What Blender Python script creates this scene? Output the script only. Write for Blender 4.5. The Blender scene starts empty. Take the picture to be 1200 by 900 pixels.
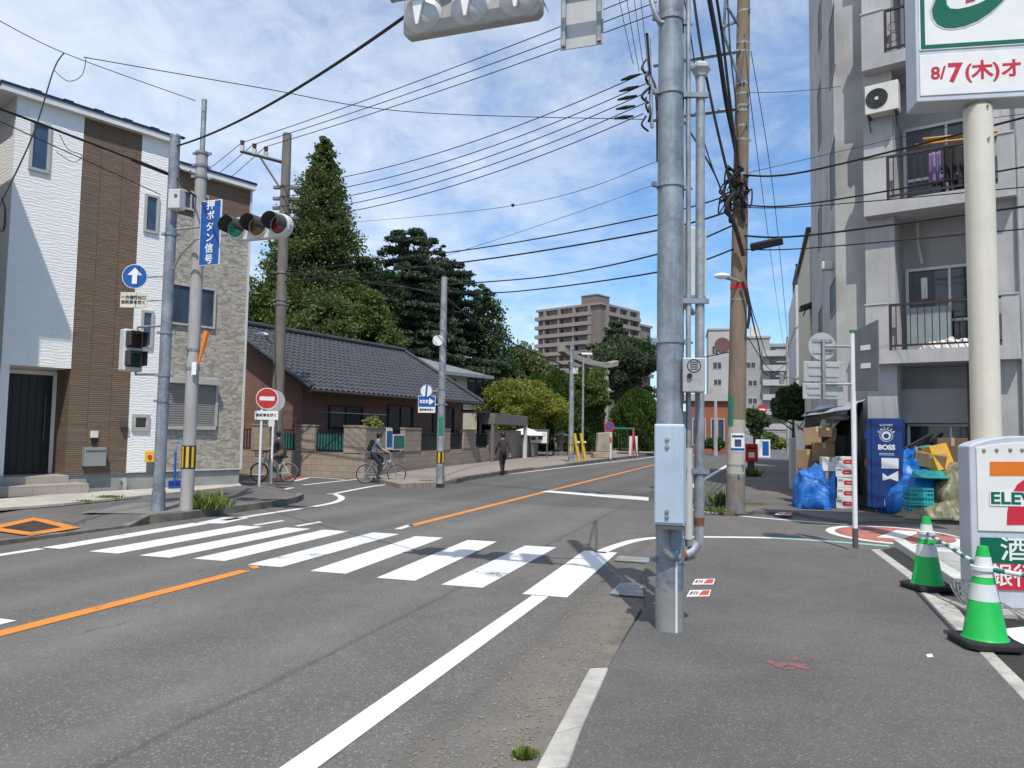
import bpy, bmesh, math, random
import numpy as np
from mathutils import Vector, Matrix

R = math.radians
C = bpy.context.scene.collection
SC = bpy.context.scene
random.seed(7)
rng = np.random.default_rng(11)

# ------------------------------------------------------------------ camera
FPX, CAMZ, PITCH, ROLL = 870.0, 1.55, R(3.75), R(0.9)
fw = Vector((0, math.cos(PITCH), math.sin(PITCH)))
r0 = Vector((1, 0, 0)); u0 = Vector((0, -math.sin(PITCH), math.cos(PITCH)))
rt = r0 * math.cos(ROLL) + u0 * math.sin(ROLL)
up = u0 * math.cos(ROLL) - r0 * math.sin(ROLL)
CAM = Vector((0, 0, CAMZ))
cd = bpy.data.cameras.new('camera'); cam = bpy.data.objects.new('camera', cd); C.objects.link(cam)
cd.sensor_width = 36; cd.lens = FPX / 1200 * 36; cd.clip_end = 3000; cd.clip_start = 0.05
m = Matrix((rt, up, -fw)).transposed().to_4x4(); m.translation = CAM; cam.matrix_world = m
SC.camera = cam

# ------------------------------------------------------------------ sun, sky, exposure
SUN_EL, SUN_AZ = 60.0, 176.0          # light travels along azimuth -4 deg (y is ahead)
sh = R(SUN_AZ); se = R(SUN_EL)
to_sun = Vector((math.sin(sh) * math.cos(se), math.cos(sh) * math.cos(se), math.sin(se)))
ld = bpy.data.lights.new('sun', 'SUN'); ld.energy = 3.8; ld.angle = R(0.5); ld.color = (1.0, 0.95, 0.87)
lo = bpy.data.objects.new('sun', ld); C.objects.link(lo)
lo.rotation_euler = to_sun.to_track_quat('Z', 'Y').to_euler()
SC.view_settings.view_transform = 'Standard'; SC.view_settings.look = 'None'
SC.view_settings.exposure = 0.2; SC.view_settings.gamma = 1.0
SC.view_settings.use_curve_mapping = False
SC.cycles.use_denoising = True
SC.cycles.max_bounces = 8
wd = bpy.data.worlds.new('World'); SC.world = wd; wd.use_nodes = True
wn, wl = wd.node_tree.nodes, wd.node_tree.links
wn.clear()
sky = wn.new('ShaderNodeTexSky'); sky.sky_type = 'NISHITA'; sky.sun_disc = False
sky.sun_elevation = se; sky.sun_rotation = sh; sky.air_density = 1.1; sky.dust_density = 0.5; sky.ozone_density = 2.2
geo = wn.new('ShaderNodeNewGeometry')
vm = wn.new('ShaderNodeVectorMath'); vm.operation = 'SCALE'; vm.inputs['Scale'].default_value = -1
wl.new(geo.outputs['Incoming'], vm.inputs[0])
sx = wn.new('ShaderNodeSeparateXYZ'); wl.new(vm.outputs[0], sx.inputs[0])
def wmath(op, a, b=None, clamp=False):
    n = wn.new('ShaderNodeMath'); n.operation = op; n.use_clamp = clamp
    for i, v in enumerate((a, b)):
        if v is None: continue
        if isinstance(v, (int, float)): n.inputs[i].default_value = v
        else: wl.new(v, n.inputs[i])
    return n.outputs[0]
zz = wmath('MAXIMUM', wmath('ADD', sx.outputs[2], 0.12), 0.05)
cx = wmath('DIVIDE', sx.outputs[0], zz); cy = wmath('DIVIDE', sx.outputs[1], zz)
cb = wn.new('ShaderNodeCombineXYZ'); wl.new(cx, cb.inputs[0]); wl.new(wmath('MULTIPLY', cy, 0.8), cb.inputs[1])
def wnoise(scale, det, rough, dist=0.0):
    n = wn.new('ShaderNodeTexNoise'); n.inputs['Scale'].default_value = scale; n.inputs['Detail'].default_value = det
    n.inputs['Roughness'].default_value = rough; n.inputs['Distortion'].default_value = dist
    wl.new(cb.outputs[0], n.inputs['Vector']); return n.outputs['Fac']
big = wnoise(0.9, 4, 0.55, 0.6); fine = wnoise(4.2, 12, 0.66, 0.35)
tex = wmath('ADD', wmath('MULTIPLY', big, 0.70), wmath('MULTIPLY', fine, 0.66))
bias = wmath('MULTIPLY', wmath('SUBTRACT', wmath('MULTIPLY', sx.outputs[2], 0.55), sx.outputs[0]), 0.36)   # more cloud to the west and overhead
mr = wn.new('ShaderNodeMapRange'); mr.inputs['From Min'].default_value = 0.48; mr.inputs['From Max'].default_value = 1.04
mr.interpolation_type = 'SMOOTHSTEP'; wl.new(wmath('ADD', tex, bias), mr.inputs['Value'])
cloud = wmath('MULTIPLY', mr.outputs[0], 0.86)
tint = wn.new('ShaderNodeMix'); tint.data_type = 'RGBA'; tint.blend_type = 'MULTIPLY'; tint.inputs[0].default_value = 1
wl.new(sky.outputs[0], tint.inputs['A']); tint.inputs['B'].default_value = (0.69, 0.935, 1.15, 1)
mixc = wn.new('ShaderNodeMix'); mixc.data_type = 'RGBA'
wl.new(cloud, mixc.inputs[0]); wl.new(tint.outputs['Result'], mixc.inputs['A']); mixc.inputs['B'].default_value = (5.7, 6.2, 6.95, 1)
bg = wn.new('ShaderNodeBackground'); bg.inputs['Strength'].default_value = 0.135
wl.new(mixc.outputs['Result'], bg.inputs['Color'])
wo = wn.new('ShaderNodeOutputWorld'); wl.new(bg.outputs[0], wo.inputs[0])

# ------------------------------------------------------------------ photo pixel -> place helpers (1200x900 photo)
def ray(px, py):
    return fw + rt * ((px - 600) / FPX) + up * ((450 - py) / FPX)
def G(px, py, z=0.0):
    d = ray(px, py); t = (z - CAMZ) / d.z; p = CAM + d * t; return Vector((p.x, p.y, z))
def P(px, py, Y):
    d = ray(px, py); return CAM + d * (Y / d.y)
def HT(b, py):
    c = (450 - py) / FPX; x, y = b[0], b[1]
    z = (c * (fw.x * x + fw.y * y) - (up.x * x + up.y * y)) / (up.z - c * fw.z)
    return CAMZ + z
class Wall:
    """vertical plane through p0 along azimuth az; uv(px,py,d) gives (t along, z) d metres in front of it"""
    def __init__(s, p0, dx, dy):
        l = math.hypot(dx, dy); s.p = Vector((p0[0], p0[1], 0)); s.d = Vector((dx / l, dy / l, 0)); s.n = Vector((s.d.y, -s.d.x, 0))
        s.rz = math.atan2(dy, dx)
    def uv(s, px, py, d=0.0):
        r = ray(px, py); o = s.p + s.n * d
        k = (o - CAM).dot(s.n) / r.dot(s.n); q = CAM + r * k
        return (q - o).dot(s.d), q.z

# ------------------------------------------------------------------ materials
def nodes_of(name):
    mt = bpy.data.materials.new(name); mt.use_nodes = True
    nt = mt.node_tree; b = nt.nodes['Principled BSDF']; return mt, nt.nodes, nt.links, b
def _mix(N, L, fac, a, b, mode='MIX'):
    n = N.new('ShaderNodeMix'); n.data_type = 'RGBA'; n.blend_type = mode
    for key, v in ((0, fac), ('A', a), ('B', b)):
        if isinstance(v, (int, float)): n.inputs[key].default_value = v
        elif isinstance(v, (tuple, list)): n.inputs[key].default_value = (*v[:3], 1)
        else: L.new(v, n.inputs[key])
    return n.outputs['Result']
def _noise(N, L, vec, scale, det=4, rough=0.55, dist=0.0):
    n = N.new('ShaderNodeTexNoise'); n.inputs['Scale'].default_value = scale; n.inputs['Detail'].default_value = det
    n.inputs['Roughness'].default_value = rough; n.inputs['Distortion'].default_value = dist
    if vec is not None: L.new(vec, n.inputs['Vector'])
    return n.outputs['Fac']
def _ramp(N, L, v, lo, hi, a=0.0, b=1.0):
    n = N.new('ShaderNodeMapRange'); n.inputs['From Min'].default_value = lo; n.inputs['From Max'].default_value = hi
    n.inputs['To Min'].default_value = a; n.inputs['To Max'].default_value = b; L.new(v, n.inputs['Value']); return n.outputs[0]
def _math(N, L, op, a, b=None):
    n = N.new('ShaderNodeMath'); n.operation = op
    for i, v in enumerate((a, b)):
        if v is None: continue
        if isinstance(v, (int, float)): n.inputs[i].default_value = v
        else: L.new(v, n.inputs[i])
    return n.outputs[0]
def _coord(N): return N.new('ShaderNodeTexCoord').outputs['Object']
def _scaled(N, L, v, s):
    n = N.new('ShaderNodeMapping'); n.inputs['Scale'].default_value = s; L.new(v, n.inputs['Vector']); return n.outputs[0]
def _bump(N, L, b, h, strength, dist=0.01):
    n = N.new('ShaderNodeBump'); n.inputs['Strength'].default_value = strength; n.inputs['Distance'].default_value = dist
    L.new(h, n.inputs['Height']); L.new(n.outputs[0], b.inputs['Normal'])
MATS = {}
def M(name, col, rough=0.6, metal=0.0, var=0.12, vs=3.0, stretch=(1, 1, 1), fine=0.05, fs=60, bump=0.0, bs=80, spec=0.4, dirt=None, emit=None, coat=0):
    """plain surface: colour with blotches, a fine grain, and dirt patches of their own shape"""
    if name in MATS: return MATS[name]
    mt, N, L, b = nodes_of(name); co = _coord(N)
    v = _scaled(N, L, co, stretch)
    n1 = _noise(N, L, v, vs, 5, 0.6); n2 = _noise(N, L, co, fs, 3)
    lo = [max(0, c * (1 - var - fine)) for c in col]; hi = [min(1, c * (1 + var * 0.7)) for c in col]
    c = _mix(N, L, _ramp(N, L, n1, 0.3, 0.7), lo, hi)
    c = _mix(N, L, _ramp(N, L, n2, 0.25, 0.75, 0, fine * 2), c, [x * 0.55 for x in col])
    if dirt:
        d = _noise(N, L, _scaled(N, L, co, dirt[2] if len(dirt) > 2 else (3, 3, 0.5)), 2.2, 7, 0.68)
        c = _mix(N, L, _ramp(N, L, d, 0.52, 0.72, 0, dirt[1]), c, dirt[0])
    L.new(c, b.inputs['Base Color'])
    b.inputs['Roughness'].default_value = rough; b.inputs['Metallic'].default_value = metal
    b.inputs['Specular IOR Level'].default_value = spec
    L.new(_ramp(N, L, n1, 0.2, 0.8, max(0.03, rough - 0.08), min(1, rough + 0.1)), b.inputs['Roughness'])
    if coat: b.inputs['Coat Weight'].default_value = coat
    if emit:
        b.inputs['Emission Color'].default_value = (*emit[0], 1); b.inputs['Emission Strength'].default_value = emit[1]
    if bump: _bump(N, L, b, _noise(N, L, co, bs, 4), bump, 0.01)
    MATS[name] = mt; return mt
def _uwall(N, L):
    """(x+y, z) of object space: runs along walls whichever way they face"""
    co = _coord(N); s = N.new('ShaderNodeSeparateXYZ'); L.new(co, s.inputs[0])
    c = N.new('ShaderNodeCombineXYZ'); L.new(_math(N, L, 'ADD', s.outputs[0], s.outputs[1]), c.inputs[0]); L.new(s.outputs[2], c.inputs[1])
    return c.outputs[0], co
def MBRICK(name, a, b_, mortar, bw, bh, mort=0.006, rough=0.8, bump=0.4, var=0.25, vs=2.0, offset=0.5, grain=0.15):
    if name in MATS: return MATS[name]
    mt, N, L, b = nodes_of(name); uv, co = _uwall(N, L)
    t = N.new('ShaderNodeTexBrick'); L.new(uv, t.inputs['Vector'])
    t.inputs['Scale'].default_value = 1; t.inputs['Brick Width'].default_value = bw; t.inputs['Row Height'].default_value = bh
    t.inputs['Mortar Size'].default_value = mort; t.inputs['Mortar Smooth'].default_value = 0.2; t.offset = offset; t.inputs['Bias'].default_value = 0
    t.inputs['Color1'].default_value = (*a, 1); t.inputs['Color2'].default_value = (*b_, 1); t.inputs['Mortar'].default_value = (*mortar, 1)
    n1 = _noise(N, L, co, vs, 6, 0.62); n2 = _noise(N, L, co, 55, 3)
    c = _mix(N, L, _ramp(N, L, n1, 0.3, 0.75, 0, var), t.outputs['Color'], [x * 0.4 for x in a])
    c = _mix(N, L, _ramp(N, L, n2, 0.3, 0.8, 0, grain), c, [x * 0.5 for x in a])
    L.new(c, b.inputs['Base Color']); b.inputs['Roughness'].default_value = rough
    h = _math(N, L, 'ADD', _math(N, L, 'SUBTRACT', 1.0, t.outputs['Fac']), _math(N, L, 'MULTIPLY', n2, 0.35))
    _bump(N, L, b, h, bump, 0.012); MATS[name] = mt; return mt
def MGLASS(name, col=(0.02, 0.03, 0.045), rough=0.05):
    if name in MATS: return MATS[name]
    mt, N, L, b = nodes_of(name); co = _coord(N)
    n = _noise(N, L, _scaled(N, L, co, (1, 1, 0.4)), 1.3, 4)
    L.new(_mix(N, L, _ramp(N, L, n, 0.35, 0.7), col, [c * 2.2 for c in col]), b.inputs['Base Color'])
    b.inputs['Roughness'].default_value = rough; b.inputs['IOR'].default_value = 1.5; b.inputs['Specular IOR Level'].default_value = 0.8
    _bump(N, L, b, _noise(N, L, co, 1.2, 2), 0.06, 0.05); MATS[name] = mt; return mt
def MASPH(name, col, spk, warm=0.0, road=False):
    """asphalt: stone grain, pale and dark chips, worn patches, tar seams"""
    mt, N, L, b = nodes_of(name); co = _coord(N)
    g1 = _noise(N, L, co, 130, 2, 0.7); g2 = _noise(N, L, co, 42, 3, 0.6); p1 = _noise(N, L, co, 0.55, 6, 0.62, 0.6); p2 = _noise(N, L, co, 3.1, 6, 0.66)
    vo = N.new('ShaderNodeTexVoronoi'); vo.inputs['Scale'].default_value = 105; L.new(co, vo.inputs['Vector'])
    chip = N.new('ShaderNodeSeparateColor'); L.new(vo.outputs['Color'], chip.inputs[0])
    c = _mix(N, L, _ramp(N, L, p1, 0.32, 0.68), [x * 0.76 for x in col], [col[0] * (1.17 + warm), col[1] * 1.13, col[2] * (1.1 - warm)])
    c = _mix(N, L, _ramp(N, L, p2, 0.48, 0.75, 0, 0.5), c, [x * 0.62 for x in col])
    c = _mix(N, L, _ramp(N, L, g1, 0.40, 0.66, 0, 0.6), c, [x * 0.5 for x in col])
    c = _mix(N, L, _ramp(N, L, chip.outputs[0], 0.82, 1.0, 0, spk), c, [x * 2.3 for x in col])
    c = _mix(N, L, _ramp(N, L, chip.outputs[1], 0.8, 1.0, 0, 0.5), c, [x * 0.45 for x in col])
    if road:
        s = N.new('ShaderNodeSeparateXYZ'); L.new(co, s.inputs[0])
        ca, sa = math.cos(ROADAZ), math.sin(ROADAZ)
        wob = _ramp(N, L, _noise(N, L, co, 0.9, 6), 0, 1, -0.07, 0.07)
        u = _math(N, L, 'ADD', _math(N, L, 'SUBTRACT', _math(N, L, 'MULTIPLY', s.outputs[0], ca), _math(N, L, 'MULTIPLY', s.outputs[1], sa)), wob)
        vv = _math(N, L, 'ADD', _math(N, L, 'MULTIPLY', s.outputs[0], sa), _math(N, L, 'MULTIPLY', s.outputs[1], ca))
        for k, (uc, wdt, f, dark) in enumerate(SEAMS):
            q = _math(N, L, 'ABSOLUTE', _math(N, L, 'SUBTRACT', u, uc))
            c = _mix(N, L, _ramp(N, L, q, 0, wdt, f, 0), c, dark)
        # brownish grit gathered by the kerb, a darker re-laid stretch beyond the crossing
        grit = _math(N, L, 'MULTIPLY', _ramp(N, L, u, -1.75, -1.1, 0, 1), _ramp(N, L, p2, 0.34, 0.62, 0, 0.85))
        grit = _math(N, L, 'MULTIPLY', grit, _ramp(N, L, vv, 9.5, 8.3, 0, 1))
        c = _mix(N, L, grit, c, (col[0] * 1.35, col[1] * 1.22, col[2] * 1.02))
        far = _math(N, L, 'MULTIPLY', _ramp(N, L, _math(N, L, 'ADD', vv, _math(N, L, 'MULTIPLY', u, 0.0)), 15.45, 15.5, 0, 1), 0.38)
        c = _mix(N, L, far, c, [x * 0.42 for x in col])
        cr = N.new('ShaderNodeTexVoronoi'); cr.feature = 'DISTANCE_TO_EDGE'; cr.inputs['Scale'].default_value = 0.55; L.new(co, cr.inputs['Vector'])
        dn = N.new('ShaderNodeVectorMath'); dn.operation = 'ADD'
        wv = N.new('ShaderNodeTexNoise'); wv.inputs['Scale'].default_value = 1.2; wv.inputs['Detail'].default_value = 6; L.new(co, wv.inputs['Vector'])
        L.new(co, dn.inputs[0]); L.new(wv.outputs['Color'], dn.inputs[1]); L.new(dn.outputs[0], cr.inputs['Vector'])
        ck = _math(N, L, 'MULTIPLY', _ramp(N, L, cr.outputs['Distance'], 0.0, 0.008, 0.5, 0), _ramp(N, L, p1, 0.5, 0.62, 0, 1))
        c = _mix(N, L, ck, c, [x * 0.3 for x in col])
    L.new(c, b.inputs['Base Color']); b.inputs['Roughness'].default_value = 0.88; b.inputs['Specular IOR Level'].default_value = 0.25
    h = _math(N, L, 'ADD', g1, _math(N, L, 'MULTIPLY', chip.outputs[0], 0.35))
    _bump(N, L, b, h, 0.55, 0.008); MATS[name] = mt; return mt
def MPAINT(name, col, wear=0.35, under=(0.075, 0.075, 0.078)):
    """road paint, worn through to the asphalt in flakes"""
    mt, N, L, b = nodes_of(name); co = _coord(N)
    w = _math(N, L, 'ADD', _math(N, L, 'MULTIPLY', _noise(N, L, co, 1.9, 4), 0.9), _math(N, L, 'MULTIPLY', _noise(N, L, co, 38, 5, 0.75), 0.55))
    f = _ramp(N, L, w, 0.96 - wear * 0.2, 1.02 - wear * 0.2, 0, 1)
    n = _noise(N, L, co, 5, 5)
    c = _mix(N, L, _ramp(N, L, n, 0.3, 0.75, 0, 0.3), col, [x * 0.74 for x in col])
    c = _mix(N, L, _ramp(N, L, _noise(N, L, co, 140, 2), 0.5, 0.75, 0, 0.3), c, [x * 0.6 for x in col])
    f = _math(N, L, 'MULTIPLY', f, 0.85)
    L.new(_mix(N, L, f, c, under), b.inputs['Base Color']); b.inputs['Roughness'].default_value = 0.75
    _bump(N, L, b, _noise(N, L, co, 130, 2), 0.3, 0.006); MATS[name] = mt; return mt
def MLEAF(name, a, b_, trans=0.35):
    """leaves: each leaf cluster its own shade of the species' colour, thin enough to let light through"""
    if name in MATS: return MATS[name]
    mt, N, L, b = nodes_of(name); g = N.new('ShaderNodeNewGeometry')
    c = _mix(N, L, g.outputs['Random Per Island'], a, b_)
    n = _noise(N, L, _coord(N), 0.5, 3)
    c = _mix(N, L, _ramp(N, L, n, 0.35, 0.7, 0, 0.45), c, [x * 0.6 for x in a])
    L.new(c, b.inputs['Base Color']); b.inputs['Roughness'].default_value = 0.6; b.inputs['Specular IOR Level'].default_value = 0.3
    t = N.new('ShaderNodeBsdfTranslucent'); L.new(c, t.inputs['Color'])
    ms = N.new('ShaderNodeMixShader'); ms.inputs[0].default_value = trans
    L.new(b.outputs[0], ms.inputs[1]); L.new(t.outputs[0], ms.inputs[2]); L.new(ms.outputs[0], N['Material Output'].inputs[0])
    MATS[name] = mt; return mt

# ------------------------------------------------------------------ mesh builder
class MB:
    def __init__(s): s.v, s.f = [], []
    def add(s, vs, fs):
        o = len(s.v); s.v += [tuple(v) for v in vs]; s.f += [tuple(i + o for i in f) for f in fs]; return s
    def box(s, x0, x1, y0, y1, z0, z1):
        if x0 > x1: x0, x1 = x1, x0
        if y0 > y1: y0, y1 = y1, y0
        if z0 > z1: z0, z1 = z1, z0
        return s.add([(x0, y0, z0), (x1, y0, z0), (x1, y1, z0), (x0, y1, z0), (x0, y0, z1), (x1, y0, z1), (x1, y1, z1), (x0, y1, z1)],
                     [(3, 2, 1, 0), (4, 5, 6, 7), (0, 1, 5, 4), (1, 2, 6, 5), (2, 3, 7, 6), (3, 0, 4, 7)])
    def obox(s, c, hx, hy, hz, rz=0.0, rx=0.0, ry=0.0):
        mt = Matrix.Translation(c) @ Matrix.Rotation(rz, 4, 'Z') @ Matrix.Rotation(rx, 4, 'X') @ Matrix.Rotation(ry, 4, 'Y')
        t = MB().box(-hx, hx, -hy, hy, -hz, hz); return s.add([mt @ Vector(v) for v in t.v], t.f)
    def prism(s, poly, z0, z1):
        """poly: ccw (x,y) outline"""
        n = len(poly); a = sum(poly[i][0] * poly[(i + 1) % n][1] - poly[(i + 1) % n][0] * poly[i][1] for i in range(n))
        if a < 0: poly = poly[::-1]
        return s.add([(p[0], p[1], z0) for p in poly] + [(p[0], p[1], z1) for p in poly],
                     [tuple(range(n))[::-1], tuple(range(n, 2 * n))] + [(i, (i + 1) % n, n + (i + 1) % n, n + i) for i in range(n)])
    def plate(s, poly, y0, y1):
        """poly: (x,z) outline, extruded along y"""
        n = len(poly); a = sum(poly[i][0] * poly[(i + 1) % n][1] - poly[(i + 1) % n][0] * poly[i][1] for i in range(n))
        if a < 0: poly = poly[::-1]
        return s.add([(p[0], y0, p[1]) for p in poly] + [(p[0], y1, p[1]) for p in poly],
                     [tuple(range(n)), tuple(range(n, 2 * n))[::-1]] + [((i + 1) % n, i, n + i, n + (i + 1) % n) for i in range(n)])
    def sheet(s, poly, z):
        n = len(poly); a = sum(poly[i][0] * poly[(i + 1) % n][1] - poly[(i + 1) % n][0] * poly[i][1] for i in range(n))
        if a < 0: poly = poly[::-1]
        return s.add([(p[0], p[1], z) for p in poly], [tuple(range(n))])
    def tube(s, path, r, n=10, cap=True):
        path = [Vector(p) for p in path]; k = len(path); rs = r if isinstance(r, (list, tuple)) else [r] * k
        o = len(s.v); ref = None
        for i, p in enumerate(path):
            t = (path[min(i + 1, k - 1)] - path[max(i - 1, 0)]).normalized()
            if ref is None: ref = Vector((0, 0, 1)) if abs(t.z) < 0.9 else Vector((1, 0, 0))
            a = (ref - t * ref.dot(t)).normalized(); ref = a; b = t.cross(a)
            for j in range(n):
                th = 2 * math.pi * j / n; s.v.append(tuple(p + (a * math.cos(th) + b * math.sin(th)) * rs[i]))
        for i in range(k - 1):
            for j in range(n):
                s.f.append((o + i * n + j, o + i * n + (j + 1) % n, o + (i + 1) * n + (j + 1) % n, o + (i + 1) * n + j))
        if cap:
            s.f.append(tuple(o + j for j in range(n))[::-1]); s.f.append(tuple(o + (k - 1) * n + j for j in range(n)))
        return s
    def cyl(s, a, b, r, r2=None, n=16): return s.tube([a, b], [r, r if r2 is None else r2], n)
    def lathe(s, prof, c=(0, 0, 0), n=24, axis='z', a0=0.0, a1=2 * math.pi):
        full = abs(a1 - a0 - 2 * math.pi) < 1e-6; m_ = n if full else n + 1
        o = len(s.v)
        for (r, h) in prof:
            for j in range(m_):
                th = a0 + (a1 - a0) * j / n; x, y = r * math.cos(th), r * math.sin(th)
                v = (x, y, h) if axis == 'z' else ((x, h, y) if axis == 'y' else (h, x, y))
                s.v.append((v[0] + c[0], v[1] + c[1], v[2] + c[2]))
        for i in range(len(prof) - 1):
            for j in range(n):
                j2 = (j + 1) % m_
                q = (o + i * m_ + j, o + i * m_ + j2, o + (i + 1) * m_ + j2, o + (i + 1) * m_ + j)
                s.f.append(q[::-1] if axis == 'y' else q)
        return s
    def ball(s, c, rx, ry=None, rz=None, n=12):
        ry = ry or rx; rz = rz or rx; o = len(s.v); h = n // 2
        for i in range(h + 1):
            ph = math.pi * i / h
            for j in range(n):
                th = 2 * math.pi * j / n
                s.v.append((c[0] + rx * math.sin(ph) * math.cos(th), c[1] + ry * math.sin(ph) * math.sin(th), c[2] + rz * math.cos(ph)))
        for i in range(h):
            for j in range(n):
                s.f.append((o + i * n + j, o + (i + 1) * n + j, o + (i + 1) * n + (j + 1) % n, o + i * n + (j + 1) % n))
        return s
    def torus(s, c, R_, r, axis='y', n=28, k=8):
        pts = []
        o = len(s.v)
        for i in range(n):
            th = 2 * math.pi * i / n
            for j in range(k):
                ph = 2 * math.pi * j / k; q = R_ + r * math.cos(ph); a, b, h = q * math.cos(th), q * math.sin(th), r * math.sin(ph)
                v = (a, h, b) if axis == 'y' else ((a, b, h) if axis == 'z' else (h, a, b))
                s.v.append((v[0] + c[0], v[1] + c[1], v[2] + c[2]))
        for i in range(n):
            for j in range(k):
                s.f.append((o + i * k + j, o + ((i + 1) % n) * k + j, o + ((i + 1) % n) * k + (j + 1) % k, o + i * k + (j + 1) % k))
        return s
    def xf(s, mt):
        s.v = [tuple(mt @ Vector(v)) for v in s.v]; return s
    def build(s, name, mat, parent=None, smooth=False, bevel=0.0, recenter=None):
        me = bpy.data.meshes.new(name); vs = s.v; off = Vector((0, 0, 0))
        if parent is None and recenter is not False and vs:
            a = np.array(vs); off = Vector(((a[:, 0].min() + a[:, 0].max()) / 2, (a[:, 1].min() + a[:, 1].max()) / 2, a[:, 2].min()))
            vs = (a - np.array(off)).tolist()
        me.from_pydata(vs, [], s.f); me.validate(); me.update()
        bm = bmesh.new(); bm.from_mesh(me); bmesh.ops.recalc_face_normals(bm, faces=bm.faces)
        if smooth:
            for f in bm.faces: f.smooth = True
            for e in bm.edges:
                if len(e.link_faces) == 2 and e.calc_face_angle(0) > 0.65: e.smooth = False
        bm.to_mesh(me); bm.free()
        o = bpy.data.objects.new(name, me); C.objects.link(o); o.location = off
        if mat: me.materials.append(mat)
        if parent is not None: o.parent = parent
        if bevel:
            md = o.modifiers.new('bevel', 'BEVEL'); md.width = bevel; md.segments = 2; md.limit_method = 'ANGLE'; md.angle_limit = R(40)
        return o
def tag(o, label=None, cat=None, group=None, kind=None):
    if label: o['label'] = label
    if cat: o['category'] = cat
    if group: o['group'] = group
    if kind: o['kind'] = kind
    return o
def thing(name, label, cat, loc=(0, 0, 0), rz=0.0, group=None, kind=None):
    o = bpy.data.objects.new(name, None); C.objects.link(o); o.empty_display_size = 0.2
    o.location = loc; o.rotation_euler = (0, 0, rz); return tag(o, label, cat, group, kind)
def struct(o): return tag(o, kind='structure')
def copy_tree(o, parent=None):
    c = o.copy(); C.objects.link(c)
    if parent is not None: c.parent = parent
    for ch in [x for x in C.objects if x.parent == o]: copy_tree(ch, c)
    return c
def text(body, size, mat, parent, loc, rot=(R(90), 0, 0), name='lettering', align='CENTER', ext=0.0015, sx=1.0, bold=0.0, space=1.0, line=1.0):
    cu = bpy.data.curves.new('t', 'FONT'); cu.body = body; cu.size = size; cu.align_x = align; cu.align_y = 'CENTER'; cu.extrude = ext
    cu.offset = bold; cu.space_character = space; cu.space_line = line; cu.resolution_u = 3
    ob = bpy.data.objects.new('t', cu); C.objects.link(ob)
    dg = bpy.context.evaluated_depsgraph_get(); me = bpy.data.meshes.new_from_object(ob.evaluated_get(dg))
    bpy.data.objects.remove(ob); bpy.data.curves.remove(cu)
    me.name = name; me.materials.clear(); me.materials.append(mat)
    mt = Matrix.Translation(loc) @ Matrix.Rotation(rot[2], 4, 'Z') @ Matrix.Rotation(rot[0], 4, 'X') @ Matrix.Diagonal((sx, 1, 1, 1))
    me.transform(mt)
    o = bpy.data.objects.new(name, me); C.objects.link(o); o.parent = parent; return o
def arc(cx, cy, r, a0, a1, n=16, ry=None):
    ry = r if ry is None else ry
    return [(cx + r * math.cos(R(a0 + (a1 - a0) * i / n)), cy + ry * math.sin(R(a0 + (a1 - a0) * i / n))) for i in range(n + 1)]
def strip(pts, w):
    """constant-width band along ground points"""
    pts = [Vector((p[0], p[1])) for p in pts]; a, b = [], []
    for i, p in enumerate(pts):
        t = (pts[min(i + 1, len(pts) - 1)] - pts[max(i - 1, 0)]).normalized(); n = Vector((-t.y, t.x)) * (w / 2)
        a.append(p + n); b.append(p - n)
    return a, b
def add_strip(mb, pts, w, z):
    a, b = strip(pts, w); k = len(a)
    mb.add([(p.x, p.y, z) for p in a] + [(p.x, p.y, z) for p in b], [(i, k + i, k + i + 1, i + 1) for i in range(k - 1)])

ROADAZ = R(18.8)
RD = Vector((math.sin(ROADAZ), math.cos(ROADAZ), 0)); RN = Vector((math.cos(ROADAZ), -math.sin(ROADAZ), 0))   # along, to the right
SEAMS = [(-2.87, 0.045, 0.38, (0.03, 0.03, 0.032)), (-1.62, 0.12, 0.3, (0.07, 0.066, 0.06)), (-7.7, 0.45, 0.3, (0.21, 0.205, 0.2)), (-6.2, 0.4, 0.3, (0.21, 0.205, 0.2)), (-4.7, 0.45, 0.3, (0.21, 0.203, 0.197)), (-3.2, 0.3, 0.25, (0.21, 0.203, 0.197)), (-7.0, 0.35, 0.18, (0.08, 0.078, 0.076)), (-3.95, 0.35, 0.18, (0.08, 0.078, 0.076))]
# ================================================================== ground, road, pavements, markings
def U(u, v, z=0.0):
    p = RN * u + RD * v; return Vector((p.x, p.y, z))
ZR, ZL = 0.04, 0.12
m_road = MASPH('asphalt_road', (0.150, 0.146, 0.139), 0.54, 0.03, True)
m_walk = MASPH('asphalt_walk', (0.134, 0.129, 0.126), 0.38, 0.02)
m_walk2 = MASPH('asphalt_walk_old', (0.150, 0.144, 0.138), 0.4, 0.03)
m_dark = MASPH('asphalt_fresh', (0.045, 0.044, 0.044), 0.25)
m_earth = M('earth', (0.16, 0.14, 0.11), 0.95, var=0.35, vs=0.6, fine=0.2, fs=30, bump=0.4, bs=20)
m_conc = M('concrete', (0.40, 0.385, 0.35), 0.9, var=0.2, vs=2.5, fine=0.2, fs=90, bump=0.35, bs=60, dirt=((0.13, 0.12, 0.10), 0.6, (2, 2, 1)))
m_kerb = M('kerb_concrete', (0.50, 0.48, 0.435), 0.9, var=0.2, vs=4, fine=0.25, fs=120, bump=0.4, bs=90, dirt=((0.16, 0.145, 0.12), 0.55, (1.5, 1.5, 1)))
m_kerbold = M('kerb_weathered', (0.20, 0.18, 0.15), 0.95, var=0.35, vs=3, fine=0.25, fs=80, bump=0.5, bs=50, dirt=((0.07, 0.065, 0.05), 0.7, (2, 2, 1)))
m_white = MPAINT('road_white', (0.66, 0.66, 0.65), 0.28)
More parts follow.
